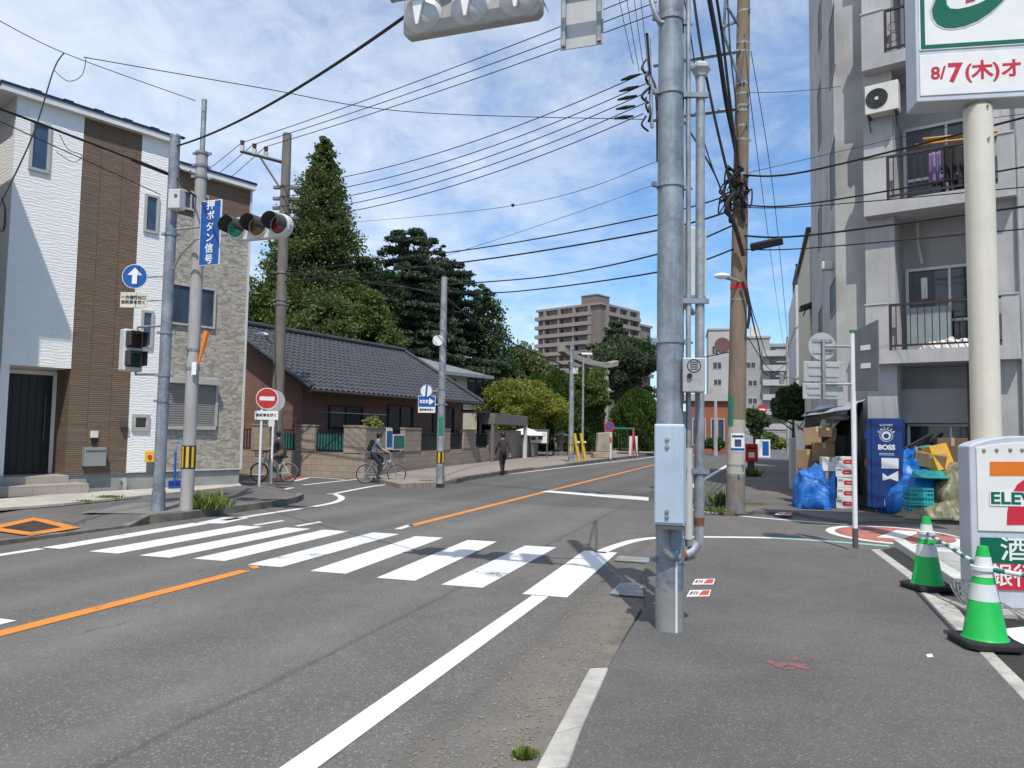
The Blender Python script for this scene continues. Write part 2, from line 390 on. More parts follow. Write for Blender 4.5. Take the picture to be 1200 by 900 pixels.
m_whitew = MPAINT('road_white_worn', (0.63, 0.63, 0.615), 0.62)
m_orange = MPAINT('road_orange', (0.62, 0.225, 0.035), 0.45)
m_teal = MPAINT('road_teal', (0.25, 0.46, 0.43), 0.55)
m_redp = MPAINT('road_red', (0.42, 0.145, 0.105), 1.0)
m_paver = MBRICK('pavers', (0.30, 0.27, 0.24), (0.24, 0.22, 0.20), (0.12, 0.11, 0.10), 0.20, 0.10, 0.005, 0.9, 0.4)
def paver_flat(name, a, b_, mo, w, h, rz=0.0):
    mt, N, L, b = nodes_of(name); co = _coord(N)
    mp = N.new('ShaderNodeMapping'); mp.inputs['Rotation'].default_value = (0, 0, rz); L.new(co, mp.inputs['Vector'])
    t = N.new('ShaderNodeTexBrick'); L.new(mp.outputs[0], t.inputs['Vector']); t.inputs['Scale'].default_value = 1
    t.inputs['Brick Width'].default_value = w; t.inputs['Row Height'].default_value = h; t.inputs['Mortar Size'].default_value = 0.006
    for k, v in (('Color1', a), ('Color2', b_), ('Mortar', mo)): t.inputs[k].default_value = (*v, 1)
    n = _noise(N, L, co, 1.7, 6, 0.65); g = _noise(N, L, co, 120, 2)
    c = _mix(N, L, _ramp(N, L, n, 0.35, 0.75, 0, 0.5), t.outputs['Color'], [x * 0.5 for x in a])
    c = _mix(N, L, _ramp(N, L, g, 0.4, 0.7, 0, 0.35), c, [x * 0.5 for x in a])
    L.new(c, b.inputs['Base Color']); b.inputs['Roughness'].default_value = 0.9
    _bump(N, L, b, _math(N, L, 'ADD', _math(N, L, 'SUBTRACT', 1.0, t.outputs['Fac']), g), 0.35, 0.008); return mt
m_paverL = paver_flat('pavers_grey', (0.20, 0.195, 0.185), (0.25, 0.24, 0.23), (0.1, 0.095, 0.09), 0.2, 0.1, -ROADAZ)
m_paverF = paver_flat('pavers_warm', (0.33, 0.28, 0.24), (0.27, 0.23, 0.20), (0.13, 0.12, 0.10), 0.22, 0.11, -ROADAZ)
m_gravel = M('gravel', (0.48, 0.47, 0.45), 0.95, var=0.2, vs=6, fine=0.5, fs=45, bump=1.0, bs=35)

struct(MB().sheet([(-900, -60), (900, -60), (900, 1500), (-900, 1500)], -0.03).build('ground', m_earth, recenter=False))
road = [U(-9.3, -12), U(8, -12), U(8, 6), U(30, 9), U(30, 15.2), U(6, 16.2), U(-0.8, 17.0), U(-0.8, 160), U(8, 215), U(-2, 240), U(-9.4, 165), U(-9.4, 19.5),
        U(-20, 26), U(-34, 36), U(-37, 31), U(-22.5, 21.5), U(-13.2, 15.6), U(-9.3, 13.2)]
struct(MB().sheet([(p.x, p.y) for p in road], 0).build('road', m_road, recenter=False))

# --- pavement on our side
L1 = [G(635, 905, ZR), G(665, 898, ZR), G(688, 842, ZR), G(713, 783, ZR), G(736, 742, ZR), G(757, 711, ZR), G(752, 680, ZR), G(757, 660, ZR), G(775, 648, ZR), G(835, 641.5, ZR)]
K1 = [(1020.5, 644), (1064, 677), (1102, 719), (1147, 764), (1200, 821)]
K2 = [(1031, 644), (1071.6, 673), (1124, 715), (1163, 764), (1216, 815)]
KA = [G(x, y, ZR) for x, y in K1]; KB = [G(x, y, ZR) for x, y in K2]
kd = (KA[-1] - KA[-2]).normalized(); KA.append(KA[-1] + kd * 6); KB.append(KB[-1] + kd * 6)
poly = [U(-0.85, -4)] + L1[1:] + [G(900, 642, ZR), G(960, 642.5, ZR)] + KA
struct(MB().prism([(p.x, p.y) for p in poly], -0.02, ZR).build('pavement', m_walk, recenter=False))
mb = MB()
ks = KA[:]; ke = KB[:]
n = 0
for i in range(len(ks) - 1):
    L_ = (ks[i + 1] - ks[i]).length; k = max(1, round(L_ / 0.6))
    for j in range(k):
        a, b = j / k + 0.006, (j + 1) / k - 0.006
        q = [ks[i].lerp(ks[i + 1], a), ks[i].lerp(ks[i + 1], b), ke[i].lerp(ke[i + 1], b), ke[i].lerp(ke[i + 1], a)]
        mb.prism([(p.x, p.y) for p in q], -0.02, ZR + 0.006)
struct(mb.build('kerb', m_kerb, bevel=0.006, recenter=False))
# road-side kerb of pale concrete slabs, then the older sunk stretch
mb = MB(); pts = [U(-1.07, -3), G(626, 905, ZR), G(649, 862, ZR), G(691, 784, ZR)]; pin = [U(-0.86, -3), G(665, 900, ZR), G(683, 852, ZR), G(713.5, 783, ZR)]
for i in range(3):
    k = 5 if i == 0 else 1
    for j in range(k):
        a, b = j / k + 0.004 / k, (j + 1) / k - 0.012
        q = [pts[i].lerp(pts[i + 1], a), pts[i].lerp(pts[i + 1], b), pin[i].lerp(pin[i + 1], b), pin[i].lerp(pin[i + 1], a)]
        mb.prism([(p.x, p.y) for p in q], -0.02, ZR + 0.012)
struct(mb.build('kerb', m_kerb, bevel=0.012, recenter=False))
q = [G(692, 781, 0.03), G(714, 780, 0.03), G(734, 742, 0.03), G(752, 712, 0.03), G(738, 716, 0.03), G(716, 742, 0.03)]
struct(MB().prism([(p.x, p.y) for p in q], -0.02, 0.028).build('kerb', m_kerbold, bevel=0.01, recenter=False))
# gully of old concrete along our kerb
mb = MB(); mb.add([tuple(U(-1.5, -3, 0.003)), tuple(U(-1.09, -3, 0.003)), tuple(U(-1.09, 5, 0.003)), tuple(U(-1.16, 8.6, 0.003)), tuple(U(-1.55, 8.6, 0.003))], [(0, 1, 2, 3, 4)])
# --- pavement beyond the side street on the right, with the frontage of the grey flats
poly = [U(-0.75, 16.3), U(-0.35, 15.75), U(0.6, 15.9), G(952, 606, ZR), G(995, 611.5, ZR), G(1060, 611.5, ZR), G(1230, 613, ZR), G(1230, 613, ZR) + Vector((14, -1, 0)), G(1230, 613, ZR) + Vector((14, 20, 0)), U(6, 60), U(6, 150), U(-0.75, 150)]
struct(MB().prism([(p.x, p.y) for p in poly], -0.02, ZR + 0.02).build('pavement', m_walk2, recenter=False))
mb = MB()
a = [G(995, 612.6, 0), G(1060, 612.6, 0), G(1235, 614.2, 0)]
for i in range(2):
    k = 3 if i == 0 else 6
    for j in range(k):
        p, q = a[i].lerp(a[i + 1], j / k + 0.01), a[i].lerp(a[i + 1], (j + 1) / k - 0.01); nrm = Vector((-(q - p).y, (q - p).x, 0)).normalized() * 0.13
        mb.prism([(p.x, p.y), (q.x, q.y), (q.x + nrm.x, q.y + nrm.y), (p.x + nrm.x, p.y + nrm.y)], -0.02, ZR + 0.045)
for j in range(30):
    mb.prism([tuple(U(-0.93, 17 + j * 2, 0))[:2], tuple(U(-0.76, 17 + j * 2, 0))[:2], tuple(U(-0.76, 18.98 + j * 2, 0))[:2], tuple(U(-0.93, 18.98 + j * 2, 0))[:2]], -0.02, 0.11)
struct(mb.build('kerb', m_kerbold, bevel=0.01, recenter=False))
# earth pit round the leaning utility pole
struct(MB().prism([tuple(p)[:2] for p in (G(836, 597, ZR), G(850, 590, ZR), G(892, 591, ZR), G(896, 596, ZR), G(878, 602, ZR), G(848, 602.5, ZR))], -.02, ZR + .026).build('soil_patch', m_earth, recenter=False))

# --- pavement on the left, ramped down to a driveway by the house
def ZP(z): return lambda x, y: G(x, y, z)
lo_, hi_ = ZP(0.03), ZP(ZL)
kt = [lo_(-60, 643), lo_(0, 634.5), lo_(100, 622.5), lo_(152, 616), hi_(176, 604), hi_(215, 601), hi_(270, 594), hi_(305, 589.5), hi_(335, 585.5), hi_(350, 582), hi_(356, 579), hi_(350, 576.4), hi_(332, 573.3), hi_(306, 570)]
bk = [lo_(-60, 600), lo_(-10, 596), lo_(80, 588), lo_(140, 583), hi_(168, 577.5), hi_(205, 573.5), hi_(245, 570.5), hi_(285, 566.5)]
mb = MB(); vs = kt + bk[::-1]
outer = [Vector((p.x, p.y, -0.02)) for p in kt]
def inward(i):
    a, b = kt[max(i - 1, 0)], kt[min(i + 1, len(kt) - 1)]; t = (b - a).normalized(); return Vector((-t.y, t.x, 0))
kin = [kt[i] + inward(i) * 0.15 for i in range(len(kt))]
kb = MB(); k = len(kt)
kb.add([tuple(p) for p in outer] + [(p.x, p.y, p.z + 0.008) for p in kt] + [(p.x, p.y, p.z + 0.008) for p in kin], [(i, i + 1, k + i + 1, k + i) for i in range(k - 1)] + [(k + i, k + i + 1, 2 * k + i + 1, 2 * k + i) for i in range(k - 1)])
struct(kb.build('kerb', m_kerbold, recenter=False))
def cap(name, ring, mat):
    bm = bmesh.new(); vv = [bm.verts.new(p) for p in ring]; f = bm.faces.new(vv); bmesh.ops.triangulate(bm, faces=[f])
    me = bpy.data.meshes.new(name); bm.normal_update()
    for f in bm.faces:
        if f.normal.z < 0: f.normal_flip()
    bm.to_mesh(me); bm.free(); me.materials.append(mat); o = bpy.data.objects.new(name, me); C.objects.link(o); return o
bk2 = [p + Vector((-1.6, 1.2, 0)) for p in bk]      # runs back under the houses
struct(cap('pavement', kin + bk2[::-1], m_walk2))
# tactile-sized paving blocks by the two poles, pale strip along the house
q = [hi_(95, 601), hi_(176, 602.5), hi_(225, 598), hi_(268, 591.5), hi_(250, 583.5), hi_(150, 590)]
struct(MB().sheet([(p.x, p.y) for p in q], ZL + 0.004).build('paving_blocks', m_paverL, recenter=False))
m_pale = M('pale_concrete', (0.52, 0.49, 0.42), 0.9, var=0.15, vs=2, fine=0.15, fs=80, bump=0.2, dirt=((0.25, 0.23, 0.19), 0.4))
q = [hi_(-60, 601), hi_(75, 590.5), hi_(283, 569.5), hi_(281, 566.8), hi_(76, 579), hi_(-60, 590)]
struct(MB().prism([(p.x, p.y) for p in q], ZL - 0.03, ZL + 0.012).build('forecourt', m_pale, recenter=False))
# --- pavement along the brick garden wall and on to the shrine
ko = [hi_(468, 567), hi_(513, 565), hi_(533, 562), hi_(548, 558.5), hi_(585, 553), hi_(625, 548.2), hi_(664, 543.6), hi_(692, 540), hi_(735, 535), U(-8.1, 60, ZL), U(-8.4, 150, ZL)]
ki = [hi_(430, 558.5), hi_(500, 549), hi_(570, 541), hi_(625, 534.5), U(-13, 52, ZL), U(-13, 60, ZL), U(-14, 150, ZL)]
ring = [(p.x, p.y) for p in ko + ki[::-1]]
struct(MB().prism(ring, -0.02, ZL).build('pavement', m_paverF, recenter=False))
mb = MB()
for i in range(2, 9):
    p, q = ko[i], ko[i + 1]; t = (q - p).normalized(); nn = Vector((-t.y, t.x, 0)) * 0.15
    if i in (5,): continue
    mb.prism([(p.x - nn.x * .3, p.y - nn.y * .3), (q.x - nn.x * .3, q.y - nn.y * .3), (q.x + nn.x, q.y + nn.y), (p.x + nn.x, p.y + nn.y)], -0.02, ZL + 0.02)
struct(mb.build('kerb', m_kerbold, bevel=0.01, recenter=False))

# ------------------------------------------------------------------ painted markings
Z1 = 0.004
cw = [((49, 642), (226, 613)), ((104, 646.5), (280, 616)), ((163, 651.2), (335, 618.3)), ((226, 655), (379, 621)), ((290, 662), (437, 624.2)), ((363, 669.5), (487, 628.5)), ((441, 677.5), (548, 633)), ((517, 685.5), (615.5, 639.5)), ((611.8, 696.5), (684.5, 645.5))]
fr_ = [0.27, 0.32, 0.33, 0.36, 0.43, 0.44, 0.45, 0.46, 0.47]
a, b = MB(), MB()
for i, (p, q) in enumerate(cw):
    p, q = G(*p), G(*q); up_, vp = p.dot(RN), p.dot(RD); uq, vq = q.dot(RN), q.dot(RD); w = 0.44 if i > 0 else 0.30
    t = b if i in (4, 7) else a
    t.add([tuple(U(up_, vp, Z1)), tuple(U(up_ + w, vp + 0.02, Z1)), tuple(U(uq + w, vq + 0.02, Z1)), tuple(U(uq, vq, Z1))], [(0, 1, 2, 3)])
struct(a.build('crosswalk_marking', m_white, recenter=False)); struct(b.build('crosswalk_marking', m_whitew, recenter=False))
mb = MB(); mb.add([tuple(G(*p, Z1)) for p in ((228, 613.2), (262, 606), (292, 607), (262, 613.5))], [(0, 1, 2, 3)])
mb.add([tuple(G(*p, Z1)) for p in ((296, 615), (330, 609.5), (334, 610.5), (300, 616))], [(0, 1, 2, 3)])
mb.add([tuple(G(*p, Z1)) for p in ((345, 616), (374, 611), (378, 612), (350, 617))], [(0, 1, 2, 3)])
add_strip(mb, [G(466, 620.4), G(482, 615)], 0.12, Z1)
struct(mb.build('crosswalk_marking', m_whitew, recenter=False))
mb = MB()
add_strip(mb, [U(-2.03, -6), U(-2.03, 6.9)], 0.16, Z1)
def bez(pts, n=12):
    """smooth line through ground points (Catmull-Rom)"""
    pts = [Vector(p) for p in pts]; out = []
    for i in range(len(pts) - 1):
        p0, p1, p2, p3 = pts[max(i - 1, 0)], pts[i], pts[i + 1], pts[min(i + 2, len(pts) - 1)]
        for j in range(n):
            t = j / n; out.append(0.5 * ((2 * p1) + (p2 - p0) * t + (2 * p0 - 5 * p1 + 4 * p2 - p3) * t * t + (3 * p1 - p0 - 3 * p2 + p3) * t ** 3))
    return out + [pts[-1]]
add_strip(mb, bez([G(702, 648), G(722, 640), G(745, 633.5), G(770, 630.5), G(805, 629.5), G(850, 629.7), G(908, 630.5)]), 0.16, Z1)
add_strip(mb, bez([G(795, 595), G(832, 600.5), G(880, 606), G(940, 611), G(994, 615)]), 0.13, Z1)
add_strip(mb, [G(799, 577), G(826, 561), G(853, 545), U(-1.86, 60), U(-1.8, 110)], 0.17, Z1)
add_strip(mb, [U(-8.62, -6), U(-8.62, 7.05)], 0.15, Z1)
add_strip(mb, bez([G(262, 610), G(310, 602.5), G(350, 596.5), G(383, 591), G(397, 587), G(400, 583), G(393, 579.5), G(384, 578.6)]), 0.15, Z1)
add_strip(mb, bez([G(390, 579), G(420, 573), G(444, 569), G(478, 566), G(520, 564.3), G(555, 561), G(584, 557)]), 0.14, Z1)
add_strip(mb, [G(584, 557), G(759, 536.5), U(-7.3, 70), U(-7.2, 120)], 0.15, Z1)
mb.add([tuple(G(*p, Z1 + .001)) for p in ((634, 576.2), (643, 574.8), (760, 582.6), (760, 586.8))], [(0, 1, 2, 3)])
mb.add([tuple(U(-8.5, 3.62, Z1)), tuple(U(-5.62, 3.62, Z1)), tuple(U(-5.62, 4.42, Z1)), tuple(U(-8.5, 4.42, Z1))], [(0, 1, 2, 3)])
# side street beyond the house
add_strip(mb, [G(319, 571), G(335, 576)], 0.12, Z1); add_strip(mb, [G(327, 575), G(343, 571.5)], 0.12, Z1)
add_strip(mb, [G(355, 568.5), G(420, 561.5)], 0.13, Z1); add_strip(mb, [G(362, 559), G(404, 562)], 0.12, Z1)
struct(mb.build('lane_marking', m_white, recenter=False))
mb = MB(); add_strip(mb, [U(-5.4, -5), U(-5.38, 4.1), U(-5.37, 6.85)], 0.155, Z1 + .001); add_strip(mb, [U(-5.5, 11.1), U(-5.5, 20), U(-5.44, 36.4), U(-5.3, 60), U(-5.0, 120)], 0.155, Z1)
mb.add([tuple(G(*p, Z1 + .001)) for p in ((290, 663.5), (301, 662), (304, 665.5), (297, 666.5))], [(0, 1, 2, 3)])
struct(mb.build('centre_line_marking', m_orange, recenter=False))
mb = MB(); add_strip(mb, bez([G(904, 630.6), G(950, 633.4), G(1000, 636.8), G(1042, 640.5)]), 0.17, Z1 + .001)
struct(mb.build('lane_marking', m_teal, recenter=False))
# red oval with a white lozenge in the side street
c0, rx_, ry_ = (G(970, 624) + G(1126, 630)) / 2, (G(1126, 630) - G(970, 624)) / 2, None
ax = rx_; cross = Vector((-ax.y, ax.x, 0)).normalized() * 1.2
def oval(s, z, n=48): return [(c0.x + ax.x * s * math.cos(t) + cross.x * s * math.sin(t), c0.y + ax.y * s * math.cos(t) + cross.y * s * math.sin(t)) for t in [2 * math.pi * i / n for i in range(n)]]
struct(MB().sheet(oval(1.0, 0), Z1).build('oval_marking', m_white, recenter=False)); struct(MB().sheet(oval(0.86, 0), Z1 * 2).build('oval_marking', m_redp, recenter=False))
struct(MB().sheet([tuple(G(*p))[:2] for p in ((1027, 630.5), (1050, 622), (1080, 624), (1058, 632.5))], Z1 * 3).build('lozenge_marking', m_white, recenter=False))
# red patch in the left side street
struct(MB().sheet([tuple(G(*p))[:2] for p in ((283, 563.5), (300, 559.5), (362, 559), (352, 563.5), (300, 566))], Z1).build('red_marking', m_redp, recenter=False))
mb = MB(); add_strip(mb, [G(283, 557), G(318, 556)], 0.2, Z1 * 2); add_strip(mb, [G(283, 564.6), G(310, 566.5)], 0.14, Z1 * 2); add_strip(mb, [G(345, 564), G(362, 560)], 0.14, Z1 * 2)
struct(mb.build('lane_marking', m_white, recenter=False))
# orange painted frame round a cover in the driveway
zc = 0.034
o4 = [lo_(-22, 621), lo_(41, 607.2), lo_(94, 619.8), lo_(36, 629.5)]; cc = sum(o4, Vector()) / 4; i4 = [cc.lerp(p, 0.62) for p in o4]
mb = MB(); mb.add([(p.x, p.y, 0.05) for p in o4] + [(p.x, p.y, 0.05) for p in i4], [(i, (i + 1) % 4, 4 + (i + 1) % 4, 4 + i) for i in range(4)])
struct(mb.build('orange_marking', m_orange, recenter=False))
m_iron = M('rusty_iron', (0.055, 0.042, 0.034), 0.8, var=0.4, vs=4, fine=0.2, bump=0.4, bs=60)
tag(MB().prism([(p.x, p.y) for p in [cc.lerp(q, 0.6) for q in o4]], 0.03, 0.046).build('manhole_cover', m_iron), 'rusty brown square cover inside the orange painted frame by the house', 'manhole cover')
# kerb drain grates by the signal pole
m_grate = M('grate_steel', (0.36, 0.36, 0.35), 0.6, 0.5, var=0.3, vs=6, dirt=((0.10, 0.08, 0.06), 0.5))
m_black = M('black_gap', (0.012, 0.012, 0.012), 0.9)
def grate(cen, w, l, rz, label):
    t = thing('drain_grate', label, 'drain grate', (cen.x, cen.y, 0.006), rz)
    MB().box(-w / 2, w / 2, -l / 2, l / 2, 0, 0.004).build('pit', m_black, t)
    f = MB(); f.box(-w / 2, w / 2, -l / 2, -l / 2 + .03, 0.005, .02).box(-w / 2, w / 2, l / 2 - .03, l / 2, 0.005, .02).box(-w / 2, -w / 2 + .03, -l / 2 + .031, l / 2 - .031, 0.005, .02).box(w / 2 - .03, w / 2, -l / 2 + .031, l / 2 - .031, 0.005, .02)
    k = int(l / 0.045)
    for i in range(1, k): y = -l / 2 + l * i / k; f.box(-w / 2 + .031, w / 2 - .031, y - .013, y + .013, .006, .019)
    f.build('grating', m_grate, t, bevel=.002)
grate(G(741, 693), 0.34, 0.55, -ROADAZ, 'steel drain grate in the gutter just left of the big signal pole')
grate(G(746, 657.5), 0.5, 0.32, -ROADAZ, 'small drain grate behind the signal pole beside the curved white line')
# two printed ground stickers, spray paint, a scrap of paper
m_stick = M('sticker_white', (0.74, 0.72, 0.70), 0.6, var=0.1); m_stickr = M('sticker_red', (0.55, 0.07, 0.05), 0.6)
def sticker(q, label, z):
    t = thing('ground_sticker', label, 'sticker', tuple(sum((G(*p, z) for p in q), Vector()) / 4), 0); o = Vector(t.location)
    pp = [G(*p, z) - o for p in q]; bl = lambda u, v: pp[0].lerp(pp[1], u).lerp(pp[3].lerp(pp[2], u), v)
    mb = MB(); mb.prism([tuple(p)[:2] for p in pp], .001, .004); mb.build('sheet', m_stick, t)
    r = MB(); r.add([(p.x, p.y, .006) for p in (bl(.5, .12), bl(.95, .12), bl(.95, .88), bl(.62, .88))], [(0, 1, 2, 3)]); r.build('red_panel', m_stickr, t)
    d = MB()
    for (a, b_) in ((.08, .2), (.25, .32), (.36, .44)): d.add([(p.x, p.y, .006) for p in (bl(a, .25), bl(b_, .25), bl(b_, .75), bl(a, .75))], [(0, 1, 2, 3)])
    d.build('print', M('sticker_dark', (0.2, 0.1, 0.1), .6), t)
sticker([(804.5, 699.5), (831, 698.8), (833.5, 691.5), (808.5, 692)], 'red and white warning sticker on pavement nearest the pole foot', ZR)
sticker([(811, 685.2), (836, 685), (838, 678.5), (815, 679)], 'red and white warning sticker on pavement, the one farther from the camera', ZR)
sticker([(908, 603), (926, 604), (928, 601.2), (912, 600.6)], 'worn red and white sticker on the pavement beyond the side street', ZR + .02)
mb = MB()
for (x, y, w, h, r) in ((906, 777, 8, 2, .3), (915, 779, 7, 3, -.2), (933, 779, 10, 1.6, .1), (941, 782, 8, 1.5, 0.2), (926, 783, 6, 1.2, .0), (932, 771.5, 3, 1.6, 0), (918, 783, 4, 1.1, 0.4)):
    n_ = 9; mb.add([tuple(G(x + w * math.cos(t) * (1 + .3 * random.random()), y + h * math.sin(t) * (1 + .4 * random.random()) + r * w * math.cos(t), ZR + .002 + .0004 * (x % 7))) for t in [2 * math.pi * i / n_ for i in range(n_)]], [tuple(range(n_))])
struct(mb.build('spray_paint_marking', MPAINT('spray_red', (0.30, 0.09, 0.085), 1.3, (0.10, 0.094, 0.094)), recenter=False))
tag(MB().sheet([tuple(G(*p, ZR))[:2] for p in ((1085, 767.5), (1092, 766.5), (1094, 770.5), (1087, 771))], ZR + .004).build('paper_scrap', m_stick), 'small scrap of pale paper lying on the pavement left of the front cone', 'paper')
# ================================================================== buildings
def MSIDING(name, col, pitch=0.09, rough=0.75, amp=0.6):
    """pale siding with wavy horizontal relief"""
    mt, N, L, b = nodes_of(name); uv, co = _uwall(N, L)
    w = N.new('ShaderNodeTexWave'); w.wave_type = 'BANDS'; w.bands_direction = 'Y'; w.inputs['Scale'].default_value = 0.314 / pitch
    w.inputs['Distortion'].default_value = 7.5; w.inputs['Detail'].default_value = 3; w.inputs['Detail Scale'].default_value = 1.6
    L.new(_scaled(N, L, uv, (0.5, 1, 1)), w.inputs['Vector'])
    n = _noise(N, L, co, 0.7, 5); s = _noise(N, L, _scaled(N, L, co, (3, 3, 0.25)), 1.4, 6, 0.65)
    c = _mix(N, L, _ramp(N, L, n, 0.3, 0.7, 0, 0.12), col, [x * 0.7 for x in col])
    c = _mix(N, L, _ramp(N, L, s, 0.55, 0.75, 0, 0.16), c, [x * 0.55 for x in col])
    L.new(c, b.inputs['Base Color']); b.inputs['Roughness'].default_value = rough
    _bump(N, L, b, w.outputs['Fac'], amp, 0.02); return mt
def MPLANK(name, a, b_, bw=0.46, bh=0.045):
    """brown panel of thin horizontal laths in vertical fields"""
    mt, N, L, b = nodes_of(name); uv, co = _uwall(N, L)
    t = N.new('ShaderNodeTexBrick'); L.new(uv, t.inputs['Vector']); t.inputs['Scale'].default_value = 1; t.offset = 0.0
    t.inputs['Brick Width'].default_value = bw; t.inputs['Row Height'].default_value = bh; t.inputs['Mortar Size'].default_value = 0.005
    t.inputs['Color1'].default_value = (*a, 1); t.inputs['Color2'].default_value = (*b_, 1); t.inputs['Mortar'].default_value = (a[0] * .3, a[1] * .3, a[2] * .3, 1)
    g = _noise(N, L, _scaled(N, L, uv, (3, 60, 1)), 1.0, 5, 0.6); st = _noise(N, L, co, 0.9, 4)
    c = _mix(N, L, _ramp(N, L, g, 0.35, 0.7, 0, 0.55), t.outputs['Color'], [x * 0.45 for x in a])
    c = _mix(N, L, _ramp(N, L, st, 0.35, 0.7, 0, 0.25), c, [x * 0.6 for x in a])
    L.new(c, b.inputs['Base Color']); b.inputs['Roughness'].default_value = 0.7
    _bump(N, L, b, _math(N, L, 'ADD', _math(N, L, 'SUBTRACT', 1, t.outputs['Fac']), g), 0.8, 0.02); return mt
def MSTONE(name, cols, bw=0.17, bh=0.085):
    mt, N, L, b = nodes_of(name); uv, co = _uwall(N, L)
    dn = N.new('ShaderNodeVectorMath'); dn.operation = 'ADD'; L.new(uv, dn.inputs[0])
    t = N.new('ShaderNodeTexVoronoi'); t.distance = 'CHEBYCHEV'; t.inputs['Scale'].default_value = 1; t.inputs['Randomness'].default_value = 0.75
    L.new(_scaled(N, L, uv, (1 / bw, 1 / bh, 1)), t.inputs['Vector'])
    sp = N.new('ShaderNodeSeparateColor'); L.new(t.outputs['Color'], sp.inputs[0])
    cr = N.new('ShaderNodeValToRGB'); cr.color_ramp.elements[0].color = (*cols[0], 1); cr.color_ramp.elements[1].color = (*cols[-1], 1)
    for i, c_ in enumerate(cols[1:-1]): e = cr.color_ramp.elements.new((i + 1) / (len(cols) - 1)); e.color = (*c_, 1)
    L.new(sp.outputs[0], cr.inputs[0])
    g = _noise(N, L, co, 30, 4, 0.65)
    c = _mix(N, L, _ramp(N, L, g, 0.35, 0.7, 0, 0.4), cr.outputs[0], [x * 0.66 for x in cols[0]])
    edge = _ramp(N, L, t.outputs['Distance'], 0.40, 0.56, 0, 0.45)
    c = _mix(N, L, edge, c, [x * 0.4 for x in cols[0]])
    L.new(c, b.inputs['Base Color']); b.inputs['Roughness'].default_value = 0.9
    h = _math(N, L, 'ADD', _math(N, L, 'SUBTRACT', sp.outputs[1], edge), _math(N, L, 'MULTIPLY', g, 0.5))
    _bump(N, L, b, h, 0.5, 0.015); return mt
m_wsid = MSIDING('white_siding', (0.83, 0.815, 0.785), .062, .75, .22); m_brown = MPLANK('brown_laths', (0.20, 0.132, 0.085), (0.255, 0.175, 0.118))
m_stone = MSTONE('mixed_stone', [(0.34, 0.305, 0.25), (0.42, 0.375, 0.31), (0.48, 0.44, 0.375), (0.38, 0.335, 0.27), (0.46, 0.41, 0.34)], .13, .065)
m_navy = M('navy_metal', (0.02, 0.028, 0.07), 0.4, 0.2, var=0.15); m_fascia = M('white_trim', (0.72, 0.71, 0.68), 0.5, var=0.06)
m_frame = M('window_frame_beige', (0.46, 0.44, 0.40), 0.45, 0.1, var=0.06); m_glass = MGLASS('window_glass', (0.025, 0.04, 0.065))
m_glassd = MGLASS('window_glass_dark', (0.012, 0.016, 0.02)); m_door = M('door_black', (0.012, 0.012, 0.013), 0.35, var=0.1)
m_plinth = M('plinth_concrete', (0.36, 0.36, 0.34), 0.9, var=0.15, vs=1.5, fine=0.12, fs=60, bump=0.2, dirt=((0.2, 0.19, 0.17), 0.4, (1, 1, 1)))
m_tile = MBRICK('porch_tile', (0.42, 0.37, 0.31), (0.38, 0.33, 0.28), (0.25, 0.23, 0.2), 0.45, 0.3, 0.006, 0.6, 0.2, offset=0)
m_shut = M('shutter_grey', (0.30, 0.28, 0.26), 0.5, 0.2, var=0.05); m_alu = M('aluminium', (0.55, 0.55, 0.55), 0.4, 0.6, var=0.08)
m_ltgrey = M('pale_grey_plastic', (0.58, 0.59, 0.59), 0.45, var=0.06, dirt=((0.3, 0.29, 0.27), 0.3))
m_dkgrey = M('dark_grey', (0.09, 0.09, 0.09), 0.6, var=0.1)

def window(par, t0, t1, z0, z1, y=-0.0, fr=0.06, frame=m_frame, glass=m_glass, mull=0, depth=0.05, name='window'):
    """glass pane with a frame round it; y is the wall face (local, front is -y)"""
    t0, t1 = min(t0, t1), max(t0, t1); z0, z1 = min(z0, z1), max(z0, z1)
    w = MB().box(t0 + fr, t1 - fr, y - 0.012, y - 0.002, z0 + fr, z1 - fr).build(name, glass, par)
    f = MB().box(t0, t1, y - depth, y, z0, z0 + fr).box(t0, t1, y - depth, y, z1 - fr, z1).box(t0, t0 + fr, y - depth, y, z0 + fr, z1 - fr).box(t1 - fr, t1, y - depth, y, z0 + fr, z1 - fr)
    for k in range(mull):
        x = t0 + (t1 - t0) * (k + 1) / (mull + 1); f.box(x - fr * .4, x + fr * .4, y - depth * .8, y - 0.013, z0 + fr, z1 - fr)
    f.build('frame', frame, w, bevel=0.004); return w
def pxbox(W, a, b, d=0.0):
    t0, z1 = W.uv(*a, d); t1, z0 = W.uv(*b, d); return t0, t1, z0, z1

# ------------------------------------------------------------------ three-storey house, left
hb0 = G(281, 567.5, ZL); HW = Wall(hb0, math.sin(R(40)), math.cos(R(40)))
H1 = thing('three_storey_house', 'three-storey house with white siding, brown lath strip and mixed stone front', 'house', (hb0.x, hb0.y, 0), HW.rz)
XL = HW.uv(-3, 500)[0]; xb0 = HW.uv(79.5, 500)[0]; xb1 = HW.uv(150.5, 500)[0]; xs = HW.uv(186, 500)[0]; x2 = -2.02
zp = 0.50; ze1, ze2 = 8.38, 7.79; zo = HW.uv(60, 430.5)[1]; zbr = HW.uv(240, 258)[1]
D = 0.8
MB().box(XL, x2, D, 8, zp, ze1).box(x2, 0, D, 8, zp, ze2).build('core_wall', m_wsid, H1)
MB().box(XL, xb0, 0, D, zo, ze1).build('white_wall', m_wsid, H1)
MB().box(XL, XL + 0.16, 0.03, D, zp, zo).build('porch_pier', m_wsid, H1)
MB().box(xb0, xb1, 0.012, D, zp, ze1).build('brown_wall', m_brown, H1)
MB().box(xb1, xs, 0, D, zp, ze1).build('white_wall', m_wsid, H1)
